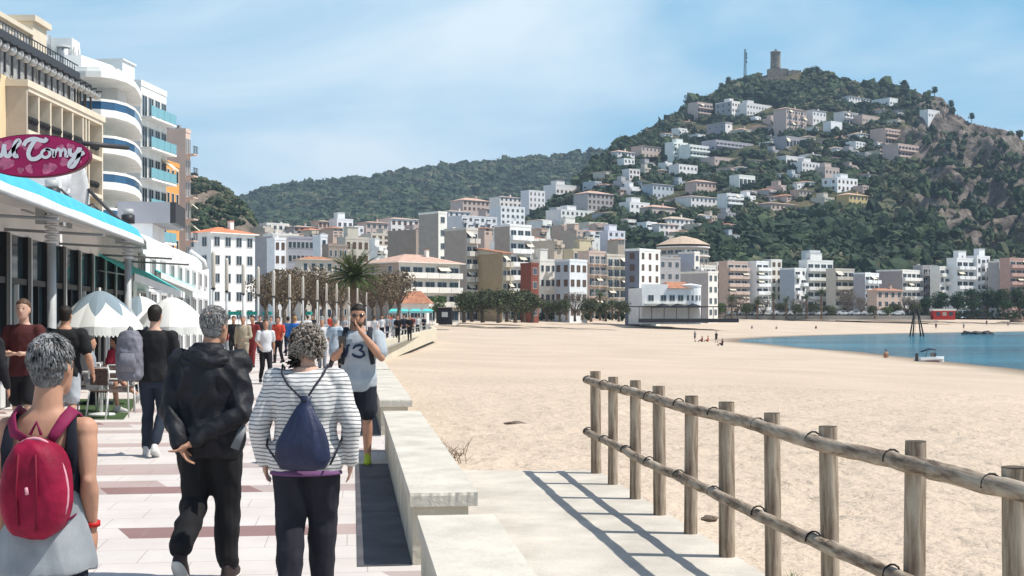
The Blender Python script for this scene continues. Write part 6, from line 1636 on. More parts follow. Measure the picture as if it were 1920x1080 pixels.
# 3. woman in the striped cardigan with the drawstring bag
mstp, n, b, L = node_mat('striped_knit')
tcn = nnew(n, 'ShaderNodeTexCoord'); sx = nnew(n, 'ShaderNodeSeparateXYZ'); L(tcn.outputs['Object'], sx.inputs[0])
nz3 = nnew(n, 'ShaderNodeTexNoise', Scale=7.0, Detail=3); L(tcn.outputs['Object'], nz3.inputs['Vector'])
f = M_('FRACT', M_('DIVIDE', M_('MULTIPLY_ADD', nz3.outputs[0], .035, sx.outputs[2]), .0235)); g_ = M_('LESS_THAN', f, .32)
mx = nnew(n, 'ShaderNodeMixRGB'); mx.inputs[1].default_value = (.66, .65, .63, 1); mx.inputs[2].default_value = (.20, .19, .20, 1); L(g_, mx.inputs[0]); L(mx.outputs[0], b.inputs['Base Color']); b.inputs['Roughness'].default_value = .9
pnts = cloth('dark_denim', (.018, .018, .028), .2)
m3, S3, j3, H3 = person(574, 7.74, 1.63, 'woman with curly grey hair in a white striped cardigan walking away', top=mstp, bottom=pnts, sleeve='jacket', hair=HAIRC, hairstyle='curly', skin=SKIN2, vox=.009, folds=.007, hem=.815, girth=1.24, shoulders=1.06, armr=1.2, legwide=1.22, hip=1.14, head_yaw=8, head_pitch=-8,
    J=dict(elL=(-.30, -.04, 1.12), elR=(.30, -.04, 1.12), wrL=(-.275, .02, .87), wrR=(.285, .02, .87), knL=(-.1, .0, .5), anL=(-.09, -.12, .11), knR=(.09, .1, .5), anR=(.08, .14, .09), toL=(-.02, .14, -.05), head=(.0, .035, 1.625)))
mb = MB(); mb.loft([(0, 0, .797, .236, .170), (0, 0, .806, .236, .170), (0, 0, .83, .222, .160)], cloth('purple', (.16, .07, .17)), 24, M=S3); mb.build('tee_hem', m3)
mb = MB(); rn = random.Random(2)
for i in range(90):
    a = Vector((rn.gauss(-.065, .024), rn.gauss(-.035, .016), rn.gauss(-.105, .024))); mb.tube([a, a + Vector((rn.uniform(-.03, .03), rn.uniform(-.02, .02), rn.uniform(-.03, .02)))], [.010, .004], HAIRD, 5, M=H3)
mb.build('dark_hair_tuft', m3)
def drawbag():
    mN = mat('bag_navy', (.015, .022, .06), .5, .3, 6, .003, 40, spec=.4); root = empty('drawstring_bag', Vector(m3.location), 0, 'navy drawstring bag on the back of the striped cardigan woman', 'bag')
    cx, cy = .025, -.225; mb = MB()
    rings = [(cx - .01, cy + .02, .785, .08, .03), (cx - .01, cy + .005, .80, .135, .05), (cx - .01, cy, .86, .165, .065), (cx - .01, cy, .95, .150, .068), (cx, cy, 1.03, .115, .058), (cx, cy + .005, 1.10, .080, .045), (cx, cy + .01, 1.16, .048, .03), (cx + .005, cy + .015, 1.19, .026, .02), (cx + .005, cy + .015, 1.225, .034, .022)]
    mb.loft(rings, mN, 40)
    def fold(v):
        a = math.atan2(v[1] - cy, v[0] - cx); f = 1 + .09 * math.sin(a * 11 + v[2] * 3) * min(1, max(0, (v[2] - .80) * 5)); return (cx + (v[0] - cx) * f, cy + (v[1] - cy) * f, v[2])
    mb.v = [fold(v) for v in mb.v]; mb.build('bag', root)
    mk = mat('cord_black', (.02, .02, .03), .7)
    for s_ in (-1, 1):
        mb = MB(); mb.tube([(cx + .005, cy - .005, 1.19), (s_ * .08, -.165, 1.285), (s_ * .125, -.125, 1.35), (s_ * .135, -.04, 1.40), (s_ * .14, .06, 1.38), (s_ * .18, .13, 1.2), (s_ * .23, .02, 1.0), (s_ * .215, -.12, .92), (cx + s_ * .15, cy + .02, .82)], .0068, mk, 6); mb.build('cord', root)
drawbag()

# 4. man in sunglasses facing the camera
m4, S4, j4, H4 = person(672, 14.7, 1.82, 'man in dark sunglasses and grey tee facing the camera with a hand at his mouth', yaw=180, top=cloth('heather_grey', (.36, .40, .44)), bottom=cloth('navy_shorts', (.012, .014, .024)), sleeve='short', legs='shorts', legcut=.45, hair=HAIRD, skin=SKIN, vox=.012, folds=.006, hem=.80, girth=1.18, shoulders=1.15, armr=1.1, legwide=1.1, head_yaw=4, head_pitch=-8,
    J=dict(elR=(.25, .12, 1.17), wrR=(.16, .30, 1.25), elL=(-.27, .14, 1.17), wrL=(-.045, .19, 1.46), knL=(-.10, .02, .50), anL=(-.10, .0, .09), toL=(-.1, .16, 0), knR=(.12, -.02, .50), anR=(.12, -.15, .13), toR=(.1, .14, -.05)),
    fing={'L': (.5, -.1, .75), 'R': (-.35, .5, .55)}, shoes=mat('yellow_sneaker', (.45, .55, .05), .6))
gl = mat('sunglass_black', (.008, .008, .008), .1, spec=.8)
mb = MB()
for s_ in (-1, 1): mb.ball((s_ * .034, .088, .008), .029, gl, 12, (1.05, .35, .72), M=H4); mb.tube([(s_ * .062, .08, .012), (s_ * .082, .0, .01)], .0035, gl, 5, M=H4)
mb.tube([(-.012, .103, .012), (.012, .103, .012)], .004, gl, 5, M=H4); mb.build('sunglasses', m4)
mb = MB()                                             # dark beard shadow
mb.loft([(0, .054, -.126, .025, .026), (0, .048, -.108, .045, .048), (0, .036, -.082, .058, .069), (0, .02, -.062, .064, .080)], mat('beard', (.10, .06, .04), .8, .3, 50), 18, M=H4); mb.build('beard', m4)
mb = MB(); nv_ = mat('print_navy', (.02, .03, .07), .8)
def onchest(pts, w):
    mb = MB(); mb.tube([(x, .160 * math.sqrt(max(.05, 1 - (x / .25) ** 2)) + .006 + .012 * (1.3 - z), z) for x, z in pts], [w * .7] + [w] * (len(pts) - 2) + [w * .7], nv_, 6, flat=.2, ax=(0, 1, 0), M=S4); mb.build('chest_print', m4)
onchest([(.075, 1.31), (.10, 1.305), (.105, 1.25), (.125, 1.19), (.15, 1.185)], .017)
onchest([(.04, 1.27), (.012, 1.30), (-.035, 1.312), (-.065, 1.30), (-.05, 1.262), (-.03, 1.255), (-.075, 1.235), (-.085, 1.20), (-.04, 1.175), (.02, 1.19), (.05, 1.215)], .016)
for s_ in (-1, 1):
    mb = MB(); mb.tube([(s_ * .13, -.08, 1.47), (s_ * .135, .03, 1.50), (s_ * .14, .12, 1.42), (s_ * .15, .14, 1.25), (s_ * .17, .08, 1.1)], [.028] * 5, mat('strap_dark', (.015, .02, .03), .8), 8, flat=.25, ax=(0, 1, 0), M=S4); mb.build('backpack_strap', m4)
t = empty('phone', Vector(m4.location), R(180), 'black phone in the hand of the man in sunglasses', 'phone'); mb = MB(); mb.box(-.038, .038, -.005, .005, -.075, .075, gl, Matrix.Translation((.135, .40, 1.40)) @ Matrix.Rotation(R(-25), 4, 'X')); mb.build('case', t)

# 5-8 the group on the left
m5, S5, j5, H5 = person(290, 15.5, 1.82, 'young man in a black sweater and dark jeans carrying a grey backpack, walking away', top=cloth('black_sweat', (.013, .013, .015)), bottom=cloth('jeans', (.02, .028, .045), .25), sleeve='long', hair=HAIRD, skin=SKIN2, vox=.013, folds=.006, hem=.86, girth=1.0, shoulders=1.08, armr=1.1, head_yaw=0,
    J=dict(elL=(-.25, .02, 1.12), wrL=(-.22, .16, .95), elR=(.25, .02, 1.12), wrR=(.15, .2, .98), knL=(-.09, .04, .5), anL=(-.10, .02, .09), toL=(0, .16, 0), knR=(.09, .02, .5), anR=(.06, -.20, .16), toR=(.1, .10, -.14)), shoes=mat('white_sneaker', (.62, .60, .58), .6, .1, 10))
def pack(loc, rz, label, m, w, h, dp, cz, cx, cy):
    root = empty('backpack', loc, rz, label, 'backpack'); mb = MB()
    mb.loft([(cx, cy, cz - h / 2, w * .42, dp * .42), (cx, cy, cz - h * .42, w * .5, dp * .5), (cx, cy, cz, w * .5, dp * .52), (cx, cy, cz + h * .35, w * .45, dp * .45), (cx, cy, cz + h * .48, w * .3, dp * .3), (cx, cy, cz + h / 2, w * .1, dp * .1)], m, 20, p=3)
    o = remeshed(mb, 'bag', m, .012, 2, .006, 12, (1, 1, .5), parent=root)
    mb = MB(); mb.loft([(cx, cy - dp * .5, cz - h * .32, w * .30, dp * .2), (cx, cy - dp * .5, cz - h * .1, w * .34, dp * .24), (cx, cy - dp * .5, cz + h * .05, w * .25, dp * .14)], m, 16, p=3); mb.build('pocket', root)
    mb = MB(); mb.tube([(cx - w * .1, cy, cz + h * .48), (cx, cy, cz + h * .58), (cx + w * .1, cy, cz + h * .48)], .012, m, 6); mb.build('handle', root)
    for s_ in (-1, 1): mb = MB(); mb.tube([(cx + s_ * w * .25, cy + dp * .3, cz + h * .4), (cx + s_ * w * .3 + .06, cy + dp * .9, cz + h * .56), (cx + s_ * w * .3 + .08, cy + dp * 1.6, cz + h * .3), (cx + s_ * w * .3, cy + dp * .5, cz - h * .4)], .02, mat('strap_grey', (.12, .12, .14), .8), 8, flat=.3); mb.build('strap', root)
    return root
pack(Vector(m5.location), 0, 'grey backpack hanging from the left shoulder of the black sweater man', mat('pack_grey', (.17, .17, .20), .7, .35, 7, .004, 60), .32, .60, .22, 1.22, -.26, -.14)
m6, S6, j6, H6 = person(122, 17.0, 1.82, 'broad man in a black tee and pale grey shorts walking away left of the parasol', top=cloth('black_tee', (.012, .012, .014)), bottom=LGC, sleeve='short', legs='shorts', hair=HAIRD, skin=SKIN, vox=.014, hem=.84, girth=1.15, shoulders=1.15, armr=1.15, J=dict(elR=(.30, -.03, 1.13), wrR=(.33, .07, .9)))
m7, S7, j7, H7 = person(45, 16.2, 1.90, 'young man in a maroon tee and black shorts facing the camera, hands together', yaw=175, top=cloth('maroon', (.075, .018, .018)), bottom=BLK, sleeve='short', legs='shorts', hair=HAIRB, skin=SKIN2, vox=.014, hem=.86, girth=.98, J=dict(elL=(-.25, .02, 1.13), wrL=(-.05, .22, 1.12), elR=(.25, .02, 1.13), wrR=(.05, .22, 1.12)), fing={'L': (1, .2, .2), 'R': (-1, .2, .1)}, head_yaw=8, shoes=mat('grey_sneaker', (.2, .2, .2), .7))
mb = MB(); 
for s_ in (-1, 1): mb.ball((s_ * .03, .088, .012), .010, HAIRD, 6, (1.3, .5, .6), M=H7)
mb.ball((0, .098, -.06), .018, mat('lip', (.40, .14, .12), .6), 8, (1.3, .3, .3), M=H7); mb.build('face_features', m7)
m8, S8, j8, H8 = person(-34, 14.5, 1.75, 'person in black clothes cut off by the left edge of the frame', top=BLK, bottom=BLK, sleeve='long', hair=HAIRD, vox=.016, hem=.84)

# seated pair at the cafe
SEAT = dict(pel=(0, 0, .55), che=(0, -.06, .90), neck=(0, -.07, 1.09), head=(0, -.03, 1.25), shL=(-.18, -.06, 1.04), shR=(.18, -.06, 1.04), elL=(-.23, .0, .78), elR=(.23, .0, .78), wrL=(-.17, .22, .74), wrR=(.17, .22, .74),
            hiL=(-.09, 0, .52), hiR=(.09, 0, .52), knL=(-.11, .42, .54), knR=(.11, .42, .54), anL=(-.11, .42, .10), anR=(.11, .46, .10), toL=(-.05, .25, -.0), toR=(.05, .25, 0))
def seated(px, d, h, label, **k):
    J = dict(SEAT); J.update(k.pop('J', {}))
    return person(px, d, h, label, J=J, **k)
# the torso sections are given for a standing body, so a seated one is shifted by its pelvis
_old_person = person
seated(214, 24.3, 1.70, 'seated guest in a dark red top under the grey topped parasol', yaw=75, top=cloth('dark_red', (.22, .012, .03)), bottom=BLK, vox=.018, hair=HAIRD, z=.0, hands=False, hem=.86, folds=.004)
seated(172, 22.5, 1.72, 'seated guest with bare crossed legs and white sneakers at the cafe table', yaw=-80, top=GRC, bottom=LGC, legs='shorts', vox=.016, hair=HAIRD, z=.0, hands=False, hem=.86, folds=.004, shoes=mat('white_sneaker', (.62, .60, .58), .6), J=dict(knL=(-.05, .46, .60), anL=(-.02, .82, .28), toL=(0, .2, .12)))

# walkers farther along
WK = [0]
def walker(px, d, h, label, top, bottom, yaw=180, **k):
    kk_ = dict(vox=.018 if d < 50 else .026, hands=False, folds=.004 if d < 50 else 0, group='walkers farther along the promenade'); kk_.update(k); WK[0] += 1; i_ = WK[0]; st = .5 + .5 * math.sin(i_ * 2.1); kk_['J'] = {}
    a_, b_ = ('L', 'R') if i_ % 2 else ('R', 'L'); sg = -1 if a_ == 'L' else 1
    kk_['J'].update({'kn' + a_: (sg * .09, .04 + .12 * st, .50), 'an' + a_: (sg * .09, .02 + .2 * st, .09), 'kn' + b_: (-sg * .09, .02, .49), 'an' + b_: (-sg * .09, -.05 - .22 * st, .09 + .06 * st), 'el' + a_: (sg * .24, -.08 * st - .02, 1.12), 'wr' + a_: (sg * .25, -.02 - .1 * st, .88), 'el' + b_: (-sg * .25, .02, 1.12), 'wr' + b_: (-sg * (.24 - .08 * (i_ % 3)), .10 + .16 * st, .92 + .05 * (i_ % 3))})
    return person(px, d, h, label, yaw=yaw + 22 * math.sin(i_ * 1.7), top=top, bottom=bottom, **kk_)
ORG = cloth('coral', (.55, .07, .04)); BLU_ = cloth('bright_blue', (.02, .13, .42)); KHK = cloth('khaki', (.36, .30, .22)); BEG = cloth('beige', (.42, .36, .26)); PLB = cloth('pale_blue', (.40, .50, .58)); MRN = cloth('brick', (.20, .03, .03))
walker(498, 32, 1.60, 'woman in a white tee and black leggings walking towards the camera', WHC, BLK, hair=HAIRB, hem=.86, girth=.95)
walker(456, 38, 1.70, 'man in a beige jacket and khaki trousers walking towards the camera', BEG, KHK, sleeve='long', hair=HAIRG)
walker(474, 42, 1.70, 'walker in a brick red plaid top behind the beige jacket', MRN, MRN, sleeve='short')
walker(438, 45, 1.68, 'walker in black just left of the beige jacket', BLK, BLK, sleeve='long')
walker(421, 47, 1.60, 'small figure in a red top behind the grey haired man', ORG, GRC)
walker(522, 46, 1.66, 'walker in a coral red top and black leggings', ORG, BLK, girth=1.05, sleeve='short')
walker(553, 50, 1.68, 'walker in a bright blue jacket with sandy hair', BLU_, GRC, yaw=0, sleeve='long', hair=mat('hair_sandy', (.35, .20, .08), .7, .3, 40), girth=1.1)
walker(540, 54, 1.66, 'walker in blue to the left of the bright blue jacket', cloth('mid_blue', (.03, .10, .25)), NVY, yaw=0, sleeve='long')
walker(604, 44, 1.68, 'walker in a dark cap partly behind the curly haired woman', GRC, BLK, yaw=0, sleeve='long', hair=HAIRG)
walker(628, 36, 1.66, 'man in a pale blue shirt left of the man in sunglasses', PLB, BLK, yaw=0, sleeve='short', hair=HAIRG, girth=1.1)
walker(604, 40, 1.6, 'walker in a white shirt behind the curly haired woman', WHC, GRC, sleeve='short', hair=HAIRG, girth=1.1)
walker(487, 58, 1.7, 'distant walker in black between the white tee and the beige jacket', BLK, NVY)
walker(508, 64, 1.66, 'distant walker in grey right of the white tee woman', GRC, BLK)
FARW = [(702, 78, WHC, GRC, 'distant walker in white just right of the man in sunglasses'), (716, 92, WHC, BLK, 'distant walker in a white tee at the start of the far group'), (726, 98, GRC, NVY, 'distant walker in grey in the far group'), (746, 82, BLK, BLK, 'dark clothed figure nearest in the far group'),
        (738, 105, PLB, GRC, 'distant walker in pale blue in the far group'), (757, 96, NVY, BLK, 'navy clothed figure in the middle of the far group'), (768, 88, BLK, BLK, 'tall black clothed figure at the right of the far group'), (773, 112, MRN, BLK, 'distant walker in brick red in the far group'),
        (783, 118, WHC, BLK, 'distant walker in white near the turquoise parasols'), (762, 130, BEG, KHK, 'distant walker in beige near the turquoise parasols'), (731, 128, ORG, GRC, 'distant walker in coral near the turquoise parasols'), (795, 125, NVY, NVY, 'distant navy walker near the curved wall'),
        (577, 75, WHC, BLK, 'distant walker in white among the lamp posts'), (586, 88, BLK, GRC, 'distant walker in black among the lamp posts'), (618, 95, ORG, BLK, 'distant walker in red among the lamp posts'), (645, 90, GRC, GRC, 'distant walker in grey among the lamp posts')]
cache = {}
for i, (px, d, t_, b__, lb) in enumerate(FARW):
    key = (t_.name, b__.name)
    if key in cache:
        p = P(px, HZ, d); p.z = gz(d); copy_tree(cache[key], None, lb, p, R(random.choice([0, 180, 160, 20])))
    else: cache[key] = walker(px, d, random.uniform(1.62, 1.78), lb, t_, b__, yaw=random.choice([0, 180]), vox=.028)[0]
# people on the sand
def beach(px, py, label, sit=False, top=BLK, bottom=BLK, yaw=0, sleeve='short'):
    p = on_sand(px, py); J = None
    if sit: J = {a: (b_[0], b_[1], b_[2] - .42) for a, b_ in SEAT.items() if a not in ('anL', 'anR', 'toL', 'toR')}; J.update(anL=(-.1, .55, .08), anR=(.1, .6, .08), knL=(-.12, .38, .35), knR=(.12, .38, .33), toL=(0, .2, .1), toR=(0, .2, .1))
    return person(px, p.y, 1.72, label, yaw=yaw, top=top, bottom=bottom, vox=.04, hands=False, folds=0, J=J, ground=p.z, group='people on the far sand', sleeve=sleeve, legs='shorts')
beach(1303, 641, 'beachgoer standing in the middle of the sand in grey', top=GRC, yaw=120)
beach(1316, 641, 'beachgoer sitting beside the standing one in grey', True, MRN, BLK, 60)
beach(1327, 641, 'beachgoer in a red top sitting second from the grey one', True, ORG, BLK, 80)
beach(1343, 643, 'beachgoer in dark clothes standing at the right of the sitting group', top=NVY, yaw=30)
beach(1354, 648, 'beachgoer sitting at the right end of the group', True, BLK, BLK, 100)
beach(1229, 613, 'lone beachgoer standing left of the group', top=GRC, yaw=90)
for i, (px, py, w_) in enumerate([(1410, 617, 'fifth'), (1456, 618, 'fourth'), (1530, 617, 'third'), (1612, 598, 'standing')]): beach(px, py, {'fifth': 'tiny figure on the far sand just above the tip of the water', 'fourth': 'tiny figure on the far sand second from the tip of the water', 'third': 'tiny figure on the far sand third from the tip of the water', 'standing': 'tiny figure standing left of the rope swing frame'}[w_], i < 3, [GRC, BEG, MRN, BLK][i])
for px, py, lb in [(1755, 618, 'tiny figure on the far sand below the red kiosk'), (1807, 618, 'tiny figure on the far sand left of the dark water rocks'), (1850, 611, 'tiny dark figure right of the red kiosk'), (1890, 613, 'tiny figure nearest the big rock')]: beach(px, py, lb, False, random.choice([GRC, NVY, MRN]))
p = P(1661, 672, 0.1); dd = (CH - SEA) * F / (673 - HZ); person(1661, dd, 1.7, 'swimmer standing waist deep in the water', top=SKIN3, bottom=BLK, vox=.04, hands=False, folds=0, ground=SEA - .75, sleeve='tank', legs='shorts')
# ---------------------------------------------------------------- trees, palms, hedges
barkm = mat('bark', (.14, .11, .085), .95, .3, 3, .02, 12)
def leafcard_tree(name, mleaf, h, w, trunk_h, nleaf, leaf, shape='round', seed=1, bare=0.0, nlimb=9, lobes=9):
    rn = random.Random(seed); root = empty(name); m_ = MB(); tips = []
    m_.tube([(0, 0, -.3), (rn.uniform(-.1, .1), 0, trunk_h * .5), (rn.uniform(-.15, .15), rn.uniform(-.1, .1), trunk_h)], [w * .05 + .05, w * .04 + .04, w * .035 + .02], barkm, 7)
    for i in range(nlimb):
        a = 6.283 * i / nlimb + rn.uniform(-.3, .3); r_ = w * .5 * rn.uniform(.45, .8); z2 = lerp(trunk_h, h, rn.uniform(.35, .85))
        p0 = Vector((0, 0, trunk_h * rn.uniform(.75, 1))); p2 = Vector((r_ * math.cos(a), r_ * math.sin(a), z2)); p1 = p0.lerp(p2, .5) + Vector((0, 0, .2))
        m_.tube([p0, p1, p2], [w * .022 + .02, w * .012 + .012, .015], barkm, 5); tips += [p2, p1]
        for k in range(3):
            e = p1.lerp(p2, rn.uniform(.2, 1)) + Vector((rn.gauss(0, w * .1), rn.gauss(0, w * .1), rn.uniform(.1, h * .12))); m_.tube([p1.lerp(p2, rn.uniform(.2, .9)), e], [.02, .008], barkm, 4, caps=False); tips.append(e)
    m_.build('trunk', root)
    # leaf clumps around lobes
    cz = (trunk_h + h) / 2; hh = (h - trunk_h * .8) / 2
    cs = []
    for i in range(lobes):
        a = rn.uniform(0, 6.283); q = rn.uniform(.2, .72); zz = rn.uniform(-.5, .65)
        cs.append((q * w * .5 * math.cos(a) * math.sqrt(1 - zz * zz * .8), q * w * .5 * math.sin(a) * math.sqrt(1 - zz * zz * .8), cz + zz * hh, rn.uniform(.20, .34) * w))
    cs.append((0, 0, cz + hh * .3, w * .3))
    n = nleaf; rr = np.random.default_rng(seed); ci = rr.integers(0, len(cs), n); C_ = np.array(cs)[ci]
    v = rr.normal(size=(n, 3)); v /= np.linalg.norm(v, axis=1)[:, None]; rad = C_[:, 3] * rr.uniform(.35, 1.0, n) ** .5
    p = C_[:, :3] + v * rad[:, None] * np.array([1, 1, .75])
    nrm = v + rr.normal(size=(n, 3)) * .6; nrm /= np.linalg.norm(nrm, axis=1)[:, None]
    t1 = np.cross(nrm, rr.normal(size=(n, 3))); t1 /= np.linalg.norm(t1, axis=1)[:, None]; t2 = np.cross(nrm, t1)
    s_ = leaf * rr.uniform(.6, 1.3, n)[:, None]
    V = np.stack([p - t1 * s_, p - t2 * s_ * .6, p + t1 * s_, p + t2 * s_ * .6], 1).reshape(-1, 3); Fq = np.arange(n * 4).reshape(-1, 4)
    me = fastmesh('crown', V, Fq, [mleaf], smooth=False); link('crown', me, root)
    return root
LB1 = leaf_mat('leaf_brown', (.10, .075, .05), (.22, .17, .11), .8); LG1 = leaf_mat('leaf_tamarisk', (.045, .06, .03), (.12, .13, .07), .8); LG2 = leaf_mat('leaf_pine', (.018, .045, .022), (.05, .095, .04), .7); LG3 = leaf_mat('leaf_fresh', (.05, .09, .03), (.13, .19, .06), .8)
LGREY = leaf_mat('leaf_greyish', (.12, .10, .085), (.26, .22, .18), .8)
T_PROTO = {
 'brown': [leafcard_tree('plane_tree', LB1, 7.0, 5.2, 2.8, 1000, .16, seed=s) for s in (1, 2)],
 'tam': [leafcard_tree('tamarisk_tree', LG1, 5.2, 5.4, 1.7, 1900, .19, seed=s) for s in (3, 4)],
 'pine': [leafcard_tree('pine_tree', LG2, 8.0, 7.0, 2.4, 2400, .24, seed=s) for s in (5, 6)],
 'fresh': [leafcard_tree('green_tree', LG3, 6.0, 4.5, 2.0, 1600, .17, seed=7)],
 'grey': [leafcard_tree('bare_tree', LGREY, 8.5, 8.0, 2.2, 2300, .16, seed=8)],
}
USED = {}
def tree(kind, px, d, sc_, label, group, zz=None):
    pr = T_PROTO[kind]; i = hash((px, 3)) % len(pr); key = (kind, i); p = P(px, HZ, d); p.z = gz(d) if zz is None else zz
    if key not in USED: USED[key] = 1; o = pr[i]; o.location = p; o.scale = (sc_ * 1.22, sc_ * 1.22, sc_) if kind == 'tam' else (sc_,) * 3
    else: o = copy_tree(pr[i], None, None, p, R((px * 37) % 360), (sc_ * 1.22, sc_ * 1.22, sc_) if kind == 'tam' else sc_)
    tag(o, label, 'tree', group)
def palm(px, d, h, fr, label, n=38, seed=0, thick=.28, droop=1.0):
    rn = random.Random(seed + int(px)); p = P(px, HZ, d); p.z = gz(d); root = empty('palm_tree', p, 0, label, 'palm tree', 'palm trees of the seafront'); m_ = MB()
    m_.tube([(0, 0, -.2), (.05, 0, h * .3), (0, .05, h * .7), (0, 0, h)], [thick * 1.25, thick, thick * .95, thick * 1.2], mat('palm_trunk', (.17, .12, .08), .95, .3, 3, .04, 9, stretch=(1, 1, 4)), 10)
    for k in range(26): a = k * 2.4; z = h * (.4 + .6 * k / 26); m_.tube([(thick * .9 * math.cos(a), thick * .9 * math.sin(a), z), (thick * 1.5 * math.cos(a), thick * 1.5 * math.sin(a), z + .22)], [.09, .03], MATS['palm_trunk'], 4)
    m_.build('trunk', root)
    lm = leaf_mat('palm_leaf', (.035, .06, .02), (.10, .125, .045), .9) if 'palm_leafm' not in MATS else MATS['palm_leafm']; MATS['palm_leafm'] = lm
    m_ = MB()
    for i in range(n):
        a = i * 2.399 + rn.uniform(-.2, .2); el = lerp(1.25, -.45, (i / n) ** .8) + rn.uniform(-.1, .1); L_ = fr * rn.uniform(.85, 1.1); pts = []
        cur = Vector((0, 0, h)); dirv = Vector((math.cos(a) * math.cos(el), math.sin(a) * math.cos(el), math.sin(el)))
        for k in range(9): pts.append(cur.copy()); cur = cur + dirv * L_ / 8; dirv.z -= .14 * droop * (k + 1) * .22; dirv.normalize()
        side = Vector((-math.sin(a), math.cos(a), 0))
        for k in range(8):
            t = k / 8; A, B = pts[k], pts[k + 1]; tw = fr * .17 * math.sin(math.pi * min(1, .25 + t * .8)) + .05
            for s_ in (-1, 1):
                for q in (0, .33, .66):
                    c_ = A.lerp(B, q); f_ = (B - A).normalized(); e = c_ + (side * s_ * .8 + f_ * .55 + Vector((0, 0, -.25))).normalized() * tw * rn.uniform(.85, 1.1)
                    m_.add([c_, c_ + f_ * .09 * fr / 3, e], [(0, 1, 2)], lm)
        m_.tube(pts[:7], [.03 * fr / 3] * 7, lm, 3, caps=False)
    m_.build('crown', root)
    return root
palm(664, 118, 5.3, 3.3, 'big date palm standing among the lamp posts', 72, 1, .38, .8)
palm(1125, 288, 5.4, 2.4, 'tall palm in front of the beige balcony block', 28, 2, .22, 1.3); palm(1062, 283, 3.6, 2.0, 'short palm in front of the pale blue block', 24, 3, .2, 1.3); palm(1148, 290, 3.8, 2.0, 'short palm left of the grey tower', 24, 4, .2, 1.3)
palm(1092, 285, 3.2, 1.8, 'lowest palm between the pale blue and the beige block', 22, 5, .2, 1.3)
for px, h, lb in [(1372, 5.5, 'palm in front of the pinkish seafront block'), (1450, 6.5, 'palm in front of the slim white seafront block'), (1474, 5.0, 'shorter palm beside the blue grey side wall'), (1512, 6.0, 'palm left of the big bare tree'), (1540, 7.5, 'tallest palm of the seafront row, left of the bare tree'), (1420, 4.5, 'low palm in front of the curved white balconies')]: palm(px, 372, h, 2.6, lb, 26, int(h * 3), .25, 1.2)
bt = [(498, 150), (516, 162), (533, 140), (551, 158), (570, 150), (588, 165), (606, 145), (624, 170), (700, 160), (716, 150), (733, 175), (748, 165), (640, 185), (684, 180), (548, 200), (595, 205), (515, 210)]
bl = ['just right of the white orange roofed building', 'second from the white orange roofed building', 'third from the white orange roofed building', 'fourth from the white orange roofed building', 'in the middle of the promenade row', 'left of the palm crown', 'under the left palm fronds', 'nearest to the palm trunk on the left',
      'right of the palm trunk under the hotel wall', 'in front of the brown hotel wall', 'at the right end of the brown hotel wall', 'in front of the white hotel corner', 'behind the palm trunk', 'behind the head of the man in sunglasses', 'in the back row in front of the cream house', 'in the back row left of the palm', 'in the back row beside the grey block']
for (px, d), lb in zip(bt, bl): tree('brown', px, d, .92 + (px % 7) * .03, 'brownish leafed plane tree ' + lb, 'brown plane trees along the promenade')
for px, d, s_, k, lb in [(838, 262, 1.1, 'tam', 'below the corner of the white hotel'), (870, 255, 1.1, 'tam', 'below the blank grey brown gable'), (905, 258, 1.2, 'tam', 'below the ochre gable'), (935, 250, 1.15, 'tam', 'below the ochre block balconies'), (966, 252, 1.1, 'tam', 'below the cream awnings'), (998, 256, 1.05, 'tam', 'below the brick red block'),
                         (1050, 262, .8, 'tam', 'below the pale blue front'), (1078, 264, .7, 'grey', 'beside the lowest palm'), (1108, 262, .85, 'tam', 'between the two palms'), (1136, 264, .7, 'tam', 'right of the tall palm'), (1160, 262, .75, 'tam', 'at the foot of the grey tower'), (885, 270, 1.1, 'tam', 'behind the ochre gable trees'), (950, 268, 1.1, 'tam', 'behind the awning block trees'), (982, 270, 1.2, 'tam', 'behind the brick red block trees'), (820, 235, .8, 'fresh', 'in front of the white hotel balconies'), (1025, 262, .8, 'tam', 'below the white stepped block'), (851, 275, .8, 'tam', 'behind the dark kiosk')]: tree(k, px, d, s_, 'bushy olive green tree ' + lb, 'bushy trees at the back of the beach')
